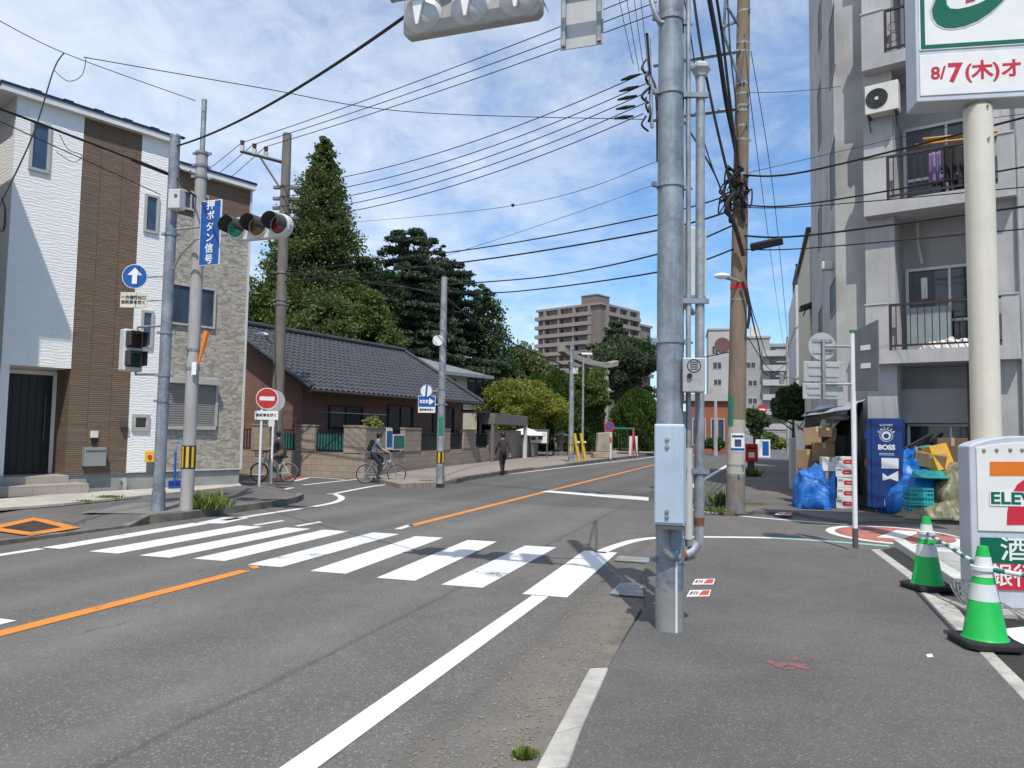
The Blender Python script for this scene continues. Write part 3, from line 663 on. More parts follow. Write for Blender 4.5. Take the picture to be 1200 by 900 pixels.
MB().box(xs, 0, 0.01, D, zp, zbr).box(-.0, 0.012, 0.01, 8, zp, zbr).build('stone_wall', m_stone, H1)
MB().box(xs, 0, 0.012, D, zbr, ze2).build('brown_wall', m_brown, H1)
MB().box(xs, 0.012, -0.012, 0.0, zp - .0, zp + .03).box(-0.02, 0.03, -0.02, 0.02, zp, ze2).build('corner_trim', m_ltgrey, H1)
MB().box(XL + 0.1, xb0 - .02, 0.85, 8, 0, zp - .002).box(xb0, 0, 0.05, 8, 0, zp - .002).build('plinth', m_plinth, H1)
MB().box(xb0, 0.0, 0.02, 0.05, zp - .03, zp - .002).build('base_flashing', M('flashing_blue_grey', (0.22, 0.25, 0.28), 0.5), H1)
def roof_slab(x0, x1, z, over):
    r = MB().box(x0 - .35, x1 + over, -0.17, 8.3, z + .13, z + .185).build('roof', m_navy, H1)
    MB().box(x0 - .33, x1 + over - .02, -0.15, 8.28, z + .0, z + .13).build('fascia', m_fascia, r)
    return r
rf = roof_slab(XL, x2, ze1, 0.0)
for k in range(6): MB().obox((XL + .3 + k * .62, -.08, ze1 + .205), .10, .05, .02).build('snow_guard', m_navy, rf)
roof_slab(x2 + 0.36, 0, ze2, 0.07)
for a, b_, kw in (((36, 140), (57, 204.5), {}), ((169.5, 226.5), (184.5, 275), {}), ((165.5, 363), (178, 408), {}), ((154.5, 485), (174, 505), dict(fr=0.08, glass=m_glassd)),
                  ((197, 330), (251, 386), dict(mull=1, fr=0.05)), ((203, 219), (243, 252), dict(mull=1, fr=.05))):
    window(H1, *pxbox(HW, a, b_), y=0.0, **kw)
t0, t1, z0, z1 = pxbox(HW, (197, 449), (250, 499.5))
s_ = MB().box(t0, t1, -.03, .0, z0, z1)
k = int((z1 - z0) / .055)
for i in range(k): z = z0 + (z1 - z0) * (i + .5) / k; s_.box(t0 + .02, t1 - .02, -.045, -.031, z - .019, z + .019)
sh_ = s_.build('roller_shutter', m_shut, H1, bevel=0.004)
a_, b_, c_, d_ = pxbox(HW, (195, 440.5), (252, 448)); MB().box(a_, b_, -.24, 0, z1 + .002, d_).build('shutter_box', m_frame, sh_, bevel=.01)
MB().box(t0 - .02, t1 + .02, -.09, 0, z0 - .09, z0 - .002).box(t0 - .06, t0 - .002, -.07, 0, z0, z1).box(t1 + .002, t1 + .06, -.07, 0, z0, z1).build('shutter_frame', m_frame, sh_)
# entrance
t0, t1, z0, z1 = pxbox(HW, (5, 437), (54.5, 560), -D)
dr = MB().box(t0, t1, D - .05, D, zp - .02, z1).build('door', m_door, H1, bevel=.005)
for k in range(1, 6): x = t0 + (t1 - t0) * k / 6; MB().box(x - .004, x + .004, D - .056, D - .0505, zp, z1 - .02).build('groove', m_black, dr)
MB().cyl((t1 - .14, D - .1, 1.2), (t1 - .14, D - .1, 2.2), .012).box(t1 - .15, t1 - .13, D - .1, D - .05, 1.25, 1.28).box(t1 - .15, t1 - .13, D - .1, D - .05, 2.12, 2.15).build('handle', m_dkgrey, dr)
MB().box(t0 - .08, t0 - .002, D - .07, D, zp - .02, z1 + .08).box(t1 + .002, t1 + .08, D - .07, D, zp - .02, z1 + .08).box(t0, t1, D - .07, D, z1 + .002, z1 + .08).build('door_frame', m_fascia, dr)
t0, t1, z0, z1 = pxbox(HW, (-20, 562), (75, 574)); 
MB().box(XL - .4, xb0 + .02, -.15, .84, ZL, zp - .01).box(XL - .4, xb0 + .28, -.55, -.152, ZL, ZL + .21).box(xb0 + .021, xb0 + .28, -.152, .045, ZL, ZL + .21).build('steps', m_tile, H1, bevel=.006)
t0, t1, z0, z1 = pxbox(HW, (99.5, 524.5), (124, 546), .14); mbx = MB().box(t0, t1, -.15, .012, z0, z1).build('mailbox', M('mailbox_grey', (0.30, 0.31, 0.29), .45, .2, var=.05), H1, bevel=.008)
MB().box(t0 + .02, t1 - .02, -.158, -.151, z1 - .09, z1 - .06).build('slot', m_dkgrey, mbx)
t0, t1, z0, z1 = pxbox(HW, (106.5, 505), (115, 513), .02); ic = MB().box(t0, t1, -.03, .012, z0, z1).build('intercom', m_fascia, H1, bevel=.004); MB().box(t0 + .03, t1 - .03, -.05, .012, z0 - .13, z0 - .005).build('camera_unit', m_door, ic, bevel=.01)
t0, t1, z0, z1 = pxbox(HW, (142, 492.5), (149, 501), .06); MB().box(t0, t1, -.1, .0, z0, z1).build('wall_lamp', m_dkgrey, H1, bevel=.008)
p_ = HW.uv(144, 578)[0]; MB().tube([(p_, .04, .32), (p_, -.06, .33), (p_, -.09, .26), (p_, -.09, .12)], .055).build('drain_pipe', m_plinth, H1, smooth=True)
# neighbour further left, outside the picture, whose eave throws the slanting shadow on the white wall
NB = thing('neighbouring_house', 'plain beige house standing close on the left of the three-storey house', 'house', tuple(HW.p + HW.d * (XL - 1.4)), HW.rz)
MB().box(-7, 0, -2.0, 8, 0, 9.1).build('wall', M('beige_wall', (0.5, 0.46, 0.4), .85), NB)
MB().box(-7.3, .3, -2.3, 8.3, 9.102, 9.3).build('roof', m_navy, NB)

# ------------------------------------------------------------------ grey flats, right
m_grey = M('grey_render', (0.45, 0.446, 0.452), 0.9, var=0.17, vs=0.8, fine=0.10, fs=70, bump=0.25, bs=60, dirt=((0.23, 0.23, 0.235), 0.42, (5, 5, 0.3)))
m_greyd = M('grey_render_side', (0.32, 0.318, 0.33), 0.9, var=0.10, vs=0.8, fine=0.10, fs=70, bump=0.25, bs=60, dirt=((0.18, 0.18, 0.185), 0.3, (2.5, 2.5, 0.25)))
m_rail = M('brown_rail', (0.055, 0.04, 0.038), .5, .3, var=.15); m_wfr = M('alu_frame_pale', (0.55, 0.56, 0.58), .4, .3, var=.06)
fc = G(983, 590.5, ZR + .02); FW = Wall(fc, math.sin(R(126)), math.cos(R(126)))
F1 = thing('grey_flats', 'grey rendered block of flats with balconies and brown railings on the corner', 'apartment building', (fc.x, fc.y, 0), FW.rz)
SW = Wall(fc, -math.sin(R(18.4)), -math.cos(R(18.4)))
MF = Matrix.Translation((fc.x, fc.y, 0)) @ Matrix.Rotation(FW.rz, 4, 'Z'); MS = Matrix.Translation((fc.x, fc.y, 0)) @ Matrix.Rotation(SW.rz, 4, 'Z'); S2F = MF.inverted() @ MS
TOP = 18.0; yb = 0.75
sx_ = (S2F @ Vector((-8, 0, 0))); se_ = (sx_.x, sx_.y)
xp0 = FW.uv(1014, 300, .3)[0]; xp1 = FW.uv(1048.5, 300, .3)[0]; xq0 = FW.uv(1168, 300, .3)[0]; xq1 = FW.uv(1197, 300, .3)[0]; XR = 10.0
core = MB().prism([(0, 0), (xp0, 0), (xp0, yb), (xq1, yb), (xq1, 0), (XR, 0), (XR, 9), (se_[0], se_[1])], 0, TOP)
core.build('wall', m_grey, F1)
MB().box(xp0 + .001, xp1, -.3, yb - .001, 0, TOP - .01).box(xq0, xq1 - .001, -.3, yb - .001, 0, TOP - .01).build('pier', m_grey, F1)
MB().prism([(-.15, -.15), (XR, -.15), (XR, 9.2), (se_[0] - .15, se_[1] + .2)], TOP, TOP + .3).build('roof', m_grey, F1)
lev = [FW.uv(1016, 427, .6)[1], FW.uv(1016, 253.5, .6)[1], FW.uv(1016, 82, .6)[1]]; lev.append(2 * lev[2] - lev[1]); PH = 1.28
xr0 = FW.uv(1040, 300, .6)[0]; xr1 = FW.uv(1172, 300, .6)[0]; xe0 = FW.uv(1013.2, 300, .6)[0]; xe1 = FW.uv(1193, 300, .6)[0]
def balcony(z, ornate=False):
    b_ = MB().box(xe0, xe1, -.6, -.305, z, z + .16).box(xp1 + .001, xq0 - .001, -.3049, yb - .001, z, z + .16)
    b_.box(xe0, xr0, -.6, -.48, z + .1601, z + PH).box(xr1, xe1, -.6, -.48, z + .1601, z + PH)
    b_.box(xr0 + .001, xr1 - .001, -.6, -.48, z + .1601, z + .28)
    b_.box(xe0, xe0 + .1, -.479, -.302, z + .1601, z + PH)
    bo = b_.build('balcony', m_grey, F1)
    MB().box(xe0 - .02, xr0 - .002, -.62, -.46, z + PH + .001, z + PH + .03).box(xr1, xe1, -.62, -.46, z + PH + .001, z + PH + .03).build('coping', m_wfr, bo)
    r = MB(); y = -.54
    r.box(xr0, xr1, y - .03, y + .03, z + PH - .05, z + PH).box(xr0, xr1, y - .025, y + .025, z + .36, z + .40)
    r.box(xr0, xr0 + .05, y - .03, y + .03, z + .281, z + PH - .051)
    k = 15
    for i in range(1, k): x = xr0 + (xr1 - xr0) * i / k; r.box(x - .009, x + .009, y - .009, y + .009, z + .401, z + PH - .051)
    if ornate:
        for i in range(6):
            x = xr0 + .18 + i * .36
            for q in (.62, .86): r.torus((x, y, z + q), .1, .008, 'y', 18, 5)
    r.build('railing', m_rail, bo)
    # sliding windows behind
    w = window(F1, xp1 + .06, xq0 - .06, z + .22, z + 2.25, y=yb, fr=.07, frame=m_wfr, glass=m_glassd, mull=1, depth=.08, name='balcony_window')
    MB().box(xp1 + .06, xq0 - .06, yb - .07, yb - .013, z + 1.0, z + 1.06).build('transom', m_wfr, w)
    cu = MB(); n_ = 26; x0c, x1c = xp1 + .14, xp1 + .14 + (.5 if not ornate else .8)
    vs = [];
    for j in range(2):
        for i in range(n_ + 1): vs.append((x0c + (x1c - x0c) * i / n_, yb - .016 - .004 * (1 + math.cos(i * 1.6)), z + .32 + j * 1.85))
    cu.add(vs, [(i, i + 1, n_ + 2 + i, n_ + 1 + i) for i in range(n_)]); 
    if not ornate: cu.build('curtain', M('curtain_grey', (0.13, 0.14, 0.16), .9), w)
    return bo
for i, z in enumerate(lev): balcony(z, i == 2)
MB().tube([(xp1 + .35, yb - .25, lev[1] - .001), (xp1 + .35, yb - .25, lev[1] - .5), (xp1 + .42, yb - .25, lev[1] - .95)], .035).build('waste_pipe', M('pipe_grey', (0.5, 0.49, 0.48), .5), F1, smooth=True)
# ground floor: shutter over a low window
t0, t1, z0, z1 = pxbox(FW, (1051, 456), (1135, 496), -.2)
MB().box(t0, t1, .2, yb, z0, z1).build('shutter_box', M('grey_panel', (0.29, 0.285, 0.29), .6, .1, var=.08), F1, bevel=.01)
zb_ = FW.uv(1100, 531, -.5)[1]
window(F1, t0 + .15, xq0 - .1, zb_, z0 - .005, y=.5, fr=.06, frame=m_wfr, glass=m_glassd, mull=1)
MB().box(xp1 + .002, xq0 - .002, .5, yb - .002, ZR, zb_ - .004).build('low_wall', m_grey, F1)
MB().cyl((FW.uv(1139, 500)[0], -.1, 0.05), (FW.uv(1139, 500)[0], -.1, lev[0]), .06).build('brown_pipe', M('pipe_brown', (0.12, 0.06, 0.05), .5), F1, smooth=True)
xd = FW.uv(1196, 300, .1)[0]; MB().cyl((xd, -.36, .05), (xd, -.36, TOP), .045).build('downpipe', M('pipe_grey2', (0.38, 0.38, 0.39), .5), F1, smooth=True)
window(F1, xd + .5, xd + 2.1, 1.3, 2.4, y=0, frame=m_wfr, mull=1); window(F1, xd + .5, xd + 2.1, 4.3, 5.6, y=0, frame=m_wfr, mull=1); window(F1, xd + .5, xd + 2.1, 7.4, 8.7, y=0, frame=m_wfr, mull=1)
def side_window(a, b_, hood=False):
    t0, z1 = SW.uv(*a); t1, z0 = SW.uv(*b_)
    t0, t1 = min(t0, t1), max(t0, t1)
    g = MB().box(t0 + .05, t1 - .05, -.006, -.001, z0 + .05, z1 - .05).xf(S2F).build('side_window', M('window_dark_matt', (.035, .04, .045), .5), F1)
    f = MB().box(t0, t1, -.02, 0, z0, z0 + .05).box(t0, t1, -.02, 0, z1 - .05, z1).box(t0, t0 + .05, -.02, 0, z0 + .05, z1 - .05).box(t1 - .05, t1, -.02, 0, z0 + .05, z1 - .05)
    f.xf(S2F).build('frame', m_shut, g)
    if hood: MB().box((t0 + t1) / 2 - .12, (t0 + t1) / 2 + .12, -.26, 0, z1 + .25, z1 + .45).xf(S2F).build('vent_hood', m_ltgrey, F1, bevel=.03)
for a, b_, h in (((972, 35), (979.5, 75), 0), ((958.5, 112), (963, 160), 0), ((973, 182), (980.5, 226), 0), ((973, 336), (981, 362), 1), ((959.5, 366), (964, 390), 0), ((959, 250), (963.5, 284), 0), ((959, 20), (963, 40), 0)): side_window(a, b_, h)
# pale strip building and the white clad one behind, left of the flats
m_cream = M('cream_render', (0.62, 0.57, 0.46), .85, var=.08, dirt=((0.3, 0.27, 0.22), .3)); m_clad = MBRICK('white_cladding', (0.60, 0.60, 0.60), (0.56, 0.56, 0.57), (0.3, 0.3, 0.31), 3.0, 0.12, .01, .6, .5, .1, offset=0)
cb = SW.p - SW.d * 9.2
B2 = thing('cream_house', 'narrow cream rendered building squeezed behind the grey flats', 'house', (cb.x, cb.y, 0), math.pi / 2 - R(18.4))
zc2 = HT(cb, 272); MB().box(0, 8, -7.5, -.02, 0, zc2).build('wall', m_cream, B2); MB().box(-.1, 8.1, -7.6, .1, zc2 + .001, zc2 + .15).build('roof', m_rail, B2)
ec = MB().obox((-.3, .0, HT(cb, 360)), .5, .35, .04, 0, R(-18)).build('awning', M('awning_dark', (0.03, 0.03, 0.035), .6), B2); MB().cyl((-.7, .25, HT(cb, 362) - .35), (-.2, .1, HT(cb, 360)), .02).build('bracket', m_dkgrey, ec)
wb = G(944, 545, 0) 
wb = Vector((14.2, 35.2, 0)); B3 = thing('white_clad_building', 'white clad building with a roof terrace railing, behind the cream one', 'building', tuple(wb), math.pi / 2 - R(18.4))
def xz_at(px, Y): return (px - 600) / FPX * Y
wb.x = xz_at(934, 36); wb.y = 36; B3.location = wb
zt = HT(wb, 334); MB().box(0, 9, -9, 0, 0, zt).build('wall', m_clad, B3)
r = MB(); 
for y in np.arange(-6, .01, .35): r.cyl((.1, y, zt), (.1, y, zt + 1.0), .02, n=5)
for x in np.arange(.1, 5, .35): r.cyl((x, -.1, zt), (x, -.1, zt + 1.0), .02, n=5)
r.box(.06, .14, -6, 0, zt + 1.0, zt + 1.06).box(.141, 5, -.14, -.06, zt + 1.0, zt + 1.06).build('terrace_railing', m_rail, B3)
for z in (zt - 2.1, zt - 4.6): MB().box(-.03, 9, -9, .03, z, z + .12).build('band', m_frame, B3)

# ------------------------------------------------------------------ bungalow with dark tiled roof
m_rooft = M('roof_tile_dark', (0.052, 0.053, 0.060), .42, .0, var=.25, vs=3, fine=.15, fs=25, spec=.5)
m_pink = MBRICK('brick_tile_wall', (0.25, 0.135, 0.10), (0.20, 0.105, 0.08), (0.11, 0.075, 0.065), .23, .06, .006, .8, .3)
e0 = P(362, 456, 24.5); e1 = P(566, 472, 34.0); BW = Wall(e0, e1.x - e0.x, e1.y - e0.y); LB = (Vector((e1.x, e1.y)) - Vector((e0.x, e0.y))).length; zE = (e0.z + e1.z) / 2
BG = thing('bungalow', 'low brick-tiled bungalow with a big dark tiled roof behind the garden wall', 'house', (e0.x, e0.y, 0), BW.rz)
wR, hR = 4.6, zE + 2.55
MB().box(.45, LB - .5, .75, 8.4, 0.1, zE + .1).build('wall', m_pink, BG)
MB().add([(.45, .75, zE + .101), (.45, 8.4, zE + .101), (.45, wR, hR - .2), (.75, .75, zE + .101), (.75, 8.4, zE + .101), (.75, wR, hR - .2)], [(0, 2, 1), (3, 4, 5), (0, 1, 4, 3), (1, 2, 5, 4), (2, 0, 3, 5)]).build('gable_wall', m_pink, BG)
def tiled(x0, x1, y0, z0, y1, z1, tw=.27, rows=17):
    nx = int((x1 - x0) / tw) * 6; vs, fs = [], []
    prof = []
    for j in range(rows):
        a, b_ = j / rows, (j + 1) / rows; prof += [(a, .035), (b_ - .0005, .0)]
    for (f, up_) in prof:
        for i in range(nx + 1):
            ph = 2 * math.pi * i / 6; vs.append((x0 + (x1 - x0) * i / nx, y0 + (y1 - y0) * f, z0 + (z1 - z0) * f + up_ + .028 * math.cos(ph)))
    w_ = nx + 1
    for j in range(len(prof) - 1):
        for i in range(nx): fs.append((j * w_ + i, j * w_ + i + 1, (j + 1) * w_ + i + 1, (j + 1) * w_ + i))
    return MB().add(vs, fs)
rt_ = tiled(0, LB, 0, zE, wR, hR).build('roof', m_rooft, BG, smooth=True); tiled(0, LB, 2 * wR, zE, wR, hR).build('rear_slope', m_rooft, rt_, smooth=True)
MB().add([(0.02, 0.02, zE - .12), (LB - .02, .02, zE - .12), (LB - .02, wR, hR - .12), (.02, wR, hR - .12), (0.02, 0.02, zE - .04), (LB - .02, .02, zE - .04), (LB - .02, wR, hR - .04), (.02, wR, hR - .04)], [(3, 2, 1, 0), (4, 5, 6, 7), (0, 1, 5, 4), (1, 2, 6, 5), (2, 3, 7, 6), (3, 0, 4, 7)]).build('soffit', m_rail, rt_)
MB().add([(0.02, 2 * wR - .02, zE - .12), (LB - .02, 2 * wR - .02, zE - .12), (LB - .02, wR + .001, hR - .12), (.02, wR + .001, hR - .12), (0.02, 2 * wR - .02, zE - .04), (LB - .02, 2 * wR - .02, zE - .04), (LB - .02, wR + .001, hR - .04), (.02, wR + .001, hR - .04)], [(3, 2, 1, 0), (4, 5, 6, 7), (0, 1, 5, 4), (1, 2, 6, 5), (2, 3, 7, 6), (3, 0, 4, 7)]).build('soffit', m_rail, rt_)
rd = MB(); rd.tube([(-.05, wR, hR + .08), (LB + .05, wR, hR + .08)], .11, 10)
for s_ in (0.02, LB - .02): rd.tube([(s_, -.05, zE + .05), (s_, wR, hR + .07)], .08, 8)
rd.build('ridge_tiles', m_rooft, rt_, smooth=True)
MB().tube([(0, -.06, zE - .06), (LB, -.06, zE - .06)], .06, 8).build('gutter', m_rail, rt_, smooth=True)
for a, b_ in (((385, 474), (424, 506)), ((454, 474), (483, 506)), ((507, 476), (531, 508))):
    window(BG, *pxbox(BW, a, b_, -.75), y=.75, fr=.07, frame=m_rail, glass=m_glassd, mull=1, depth=.07)
MB().box(1.2, 4.2, .1, .13, zE - .75, zE - .73).box(1.3, 1.32, .12, .75, zE - .75, zE - .72).box(4.1, 4.12, .12, .75, zE - .75, zE - .72).build('drying_pole', m_alu, BG)
GWm = Matrix.Rotation(R(-90), 4, 'Z')
for y in (2.3, 5.6):
    g = MB().box(.43, .447, y, y + .5, .9, 2.4).build('gable_window', m_glassd, BG); MB().box(.41, .429, y - .05, y + .55, .85, .9).build('frame', m_rail, g)
# grey-roofed house behind it
m_slate = M('roof_grey', (0.24, 0.25, 0.26), .7, var=.12, vs=2, fine=.2, fs=30, bump=.3, bs=12, stretch=(1, 1, 4))
Yg = 41.0; ga, gb = P(470, 432, Yg), P(578, 440, Yg + 6); GWl = Wall(ga, gb.x - ga.x, gb.y - ga.y); LG = (gb.to_2d() - ga.to_2d()).length; zg = (ga.z + gb.z) / 2
GH = thing('grey_roofed_house', 'cream two-storey house with a hipped grey roof behind the bungalow', 'house', (ga.x, ga.y, 0), GWl.rz)
MB().box(-6, LG - .7, .7, 8, 0, zg).build('wall', m_cream, GH)
zr_ = zg + 1.45
MB().add([(-6.5, 0, zg), (LG, 0, zg), (LG, 8.6, zg), (-6.5, 8.6, zg), (-3, 4.3, zr_), (LG - 4.3, 4.3, zr_)], [(0, 1, 5, 4), (1, 2, 5), (2, 3, 4, 5), (3, 0, 4), (3, 2, 1, 0)]).build('roof', m_slate, GH)
MB().box(-6.5, LG, -.08, -.002, zg - .16, zg + .04).build('gutter', M('gutter_blue_grey', (0.2, 0.26, 0.29), .5), GH)
for a, b_ in (((528, 444), (534, 456)), ((548, 443), (566, 464))): window(GH, *pxbox(GWl, a, b_, -.7), y=.7, fr=.08, frame=m_rail, glass=m_glass, mull=1)

# ------------------------------------------------------------------ block wall round the bungalow's garden
m_blk = MBRICK('garden_blocks', (0.40, 0.325, 0.255), (0.34, 0.275, 0.215), (0.17, 0.14, 0.12), .40, .20, .008, .95, .35, .4, 1.2, .5, .3)
m_net = M('fence_net_green', (0.03, 0.16, 0.15), .6, var=.2); m_iron2 = M('iron_black', (0.015, 0.015, 0.017), .5)
f0, f1, f2 = G(427, 557, ZL), G(611, 536.2, ZL), G(268, 550.5, ZL)
def garden_wall(p, q, solids, inserts, label, hT, lowz, netmat):
    W = Wall(p, q.x - p.x, q.y - p.y); L_ = (q.to_2d() - p.to_2d()).length
    g = thing('garden_wall', label, 'wall', (p.x, p.y, 0), W.rz)
    MB().box(0, L_, 0, .15, ZL - .15, lowz).build('base_course', m_blk, g)
    for a, b_ in solids:
        t0, t1 = max(0, W.uv(a, 520)[0]), min(L_, W.uv(b_, 520)[0]); MB().box(t0, t1, -.02, .17, lowz + .001, hT).build('pillar', m_blk, g)
        MB().box(t0 - .02, t1 + .02, -.04, .19, hT + .001, hT + .05).build('coping', m_blk, g)
    for a, b_, mt in inserts:
        t0, t1 = max(0, W.uv(a, 520)[0]) + .03, min(L_, W.uv(b_, 520)[0]) - .03; f = MB()
        f.box(t0, t1, .05, .09, hT - .16, hT - .12).box(t0, t1, .05, .09, lowz + .04, lowz + .08); k = max(3, int((t1 - t0) / .11))
        for i in range(k + 1): x = t0 + (t1 - t0) * i / k; f.box(x - .012, x + .012, .058, .082, lowz + .081, hT - .161)
        fo = f.build('fence_panel', m_iron2, g)
        if mt: MB().box(t0, t1, .10, .106, lowz + .03, hT - .25).build('mesh_sheet', m_net, fo)
    return g, W, L_
ga_, _, _ = garden_wall(f2, f0, ((295, 325), (346, 369), (403, 427)), ((270, 295, 0), (325, 346, 1), (369, 403, 1)), 'brown block garden wall with green mesh fence panels along the side street', 1.66, .82, None)
gw2, GW2, LW2 = garden_wall(f0, f1, ((427.5, 457), (474, 493), (519, 527), (543, 557), (572, 610)), ((493, 519, 1), (527, 543, 0), (557, 572, 0)), 'block garden wall with iron fence panels facing the main road', 1.62, .80, None)
t0, t1 = GW2.uv(457, 520)[0], GW2.uv(474, 520)[0]
m_blue = M('sign_blue', (0.012, 0.09, 0.34), .4, var=.05); m_wht = M('sign_white', (0.78, 0.78, 0.76), .4, var=.05, dirt=((0.45, 0.43, 0.4), .25))
m_green = M('sign_green', (0.02, 0.20, 0.13), .4, var=.05)
def at_wall(W, px, py, d): 
    t, z = W.uv(px, py, d); q = W.p + W.d * t + W.n * d; return Vector((q.x, q.y, z))
def board(px0, py0, px1, py1, W, d, label, base, body=None, tcol=None, cat='sign'):
    t0, t1, z0, z1 = pxbox(W, (px0, py0), (px1, py1), d); o = W.p + W.d * ((t0 + t1) / 2) + W.n * d
    t = thing('notice_board', label, cat, (o.x, o.y, z0), W.rz); w = abs(t1 - t0); h = z1 - z0
    MB().box(-w / 2, w / 2, 0, .02, 0, h).build('panel', base, t, bevel=.004); return t, w, h
tb, w, h = board(453, 502, 459.5, 527, GW2, .06, 'tall narrow blue and white board on the garden wall behind the cyclist', m_wht)
MB().box(-w / 2 + .03, w / 2 - .03, -.004, -.0005, h * .12, h * .88).build('blue_field', m_blue, tb)
tb, w, h = board(461, 509, 474, 527, GW2, .05, 'green map board fixed low on the garden wall', m_wht)
MB().box(-w / 2 + .03, w / 2 - .03, -.004, -.0005, .04, h - .04).build('map', m_net, tb)
# shelter and low wall at the end of the garden
m_wood = M('weathered_wood', (0.17, 0.155, 0.15), .85, var=.25, vs=3, stretch=(1, 1, 6)); 
c1, c2 = GW2.uv(568, 520)[0], GW2.uv(608, 520)[0]; o = GW2.p + GW2.d * c1
CP = thing('gate_shelter', 'grey timber gate shelter with one pale post at the end of the garden wall', 'shelter', (o.x, o.y, 0), GW2.rz); zs0, zs1 = HT(o, 497), HT(o, 484); ls = c2 - c1
MB().box(0, ls, -.5, .2, zs0, zs1).build('roof_beam', m_wood, CP, bevel=.02); MB().box(ls - .2, ls - .02, -.5, -.3, ZL, zs0 - .001).build('post', m_ltgrey, CP); MB().box(0, .12, -.45, -.3, ZL, zs0 - .001).build('post', m_wood, CP); MB().box(0, .12, .22, .32, ZL, zs1).build('post', m_wood, CP)
MB().box(-2.6, -.02, -.25, 2.2, zs1 - .02, zs1 + .08).build('side_roof', m_rail, CP)
q0 = GW2.p + GW2.d * (GW2.uv(609, 520)[0] + .06); LWl = thing('end_wall', 'short pale block wall right of the gate shelter', 'wall', (q0.x, q0.y, 0), GW2.rz)
MB().box(0, 4.6, 0, .15, ZL - .1, HT(q0, 514)).build('blocks', m_blk, LWl); MB().box(-.02, 4.62, -.02, .17, HT(q0, 514) + .001, HT(q0, 514) + .05).build('coping', m_blk, LWl)

# ------------------------------------------------------------------ far apartment blocks
m_mau = M('mauve_tile', (0.185, 0.15, 0.14), .85, var=.08, vs=.1); m_maub = M('pale_balcony', (0.265, 0.225, 0.205), .85, var=.06, vs=.1)
Yc = 225.0
def far_block(px, Y, az, label, name='apartment_tower'):
    p = Vector((xz_at(px, Y), Y, 0)); return thing(name, label, 'apartment building', tuple(p), math.pi / 2 - R(az)), p
TW, pc = far_block(703, Yc, 42, 'tall mauve-brown apartment block rising behind the trees')
zt0 = HT(pc, 357)
# local +x runs along az 28 (right face), +y is to the left of it (left face along az -62)
LL, LR = 24.6, 29.0
segs = [(0, 21, zt0), (21, LR, zt0 - 4.0)]
for x0, x1, z in segs:
    MB().box(x0 + (.01 if x0 else 0), x1, 0, LL, 0, z).build('wall', m_mau, TW)
    MB().box(x0 - (.6 if x0 == 0 else -.02), x1 + .4, -.6, LL + .6, z + .01, z + .7).build('roof', m_maub, TW)
MB().box(.4, 7, 1.5, 7.5, zt0 + .71, zt0 + 3.3).build('penthouse', m_mau, TW); MB().box(.2, 7.2, 1.3, 7.7, zt0 + 3.301, zt0 + 3.6).build('penthouse_roof', m_maub, TW)
for k in range(7):
    z = zt0 - 2.95 * (k + 1); tops = [(x0 + 2.5, x1 - .3) for (x0, x1, zt_) in segs if z + 2.6 <= zt_]
    bl_ = MB().box(-1.5, -.01, 3.2, LL + .4, z - .1, z + 1.05)
    for (x0, x1) in tops: bl_.box(x0, x1, -1.5, -.01, z - .1, z + 1.05)
    for j in range(4): bl_.box(-1.3, -.02, 3.3 + j * 5.9, 3.75 + j * 5.9, z + 1.06, z + 2.8)
    for (x0, x1) in tops:
        for x in np.arange(x0, x1, 5.8): bl_.box(x, x + .45, -1.3, -.02, z + 1.06, z + 2.8)
    bl_.build('balcony', m_maub, TW)
    for j in range(7): MB().box(-.09, -.01, 4.0 + j * 2.9, 6.1 + j * 2.9, z + 1.06, z + 2.3).build('window', m_glassd, TW)
    for (x0, x1) in tops:
        for x in np.arange(x0 + .5, x1 - 1.5, 2.9): MB().box(x, x + 1.9, -.09, -.01, z + 1.06, z + 2.3).build('window', m_glassd, TW)
# grey terraced flats at the end of the road
m_gt = MBRICK('grey_tile_far', (0.33, 0.32, 0.32), (0.29, 0.285, 0.285), (0.23, 0.22, 0.22), .9, .45, .02, .85, .1, .15, .1); m_gtb = M('pale_grey_far', (0.40, 0.39, 0.38), .8, var=.1, vs=.2)
Yf = 140.0; pf = Vector((xz_at(903, Yf), Yf, 0))
TF = thing('terraced_flats', 'pale grey stepped block of flats with corner balconies at the end of the road', 'apartment building', tuple(pf), math.pi / 2 - R(103))
zf = lambda py: HT(pf, py)
# local +x runs right (az 103), y inward; left wing is lower x
MB().box(-5.5, 0, 0, 14, 0, zf(396)).build('wall', m_gt, TF); MB().box(-11.2, -5.51, 1, 13, 0, zf(385)).build('wall', m_gtb, TF); MB().box(.01, 4.2, .8, 14, 0, zf(402)).build('wall', m_gt, TF)
MB().box(-5.7, .2, -.2, 14, zf(396) + .01, zf(396) + .4).box(-11.4, -5.71, .8, 13, zf(385) + .01, zf(385) + .35).build('roof', m_gtb, TF)
MB().box(-3.2, -1.8, 2, 4, zf(396) + .41, zf(396) + 2.6).build('roof_tank', m_cream, TF)
em = MB(); 
for k in range(24): pass
MB().lathe([(0.02, -.12), (1.45, -.12), (1.45, 0)], (-8.6, .99, zf(403)), 20, 'y').build('roof_emblem', M('emblem_brown', (0.14, 0.07, 0.06), .7), TF)
wn_ = [(844, 423, 859, 431), (850, 447, 862, 455), (876, 420, 891, 428), (876, 441, 890, 449), (877, 467, 889, 475), (846, 470, 858, 480)]
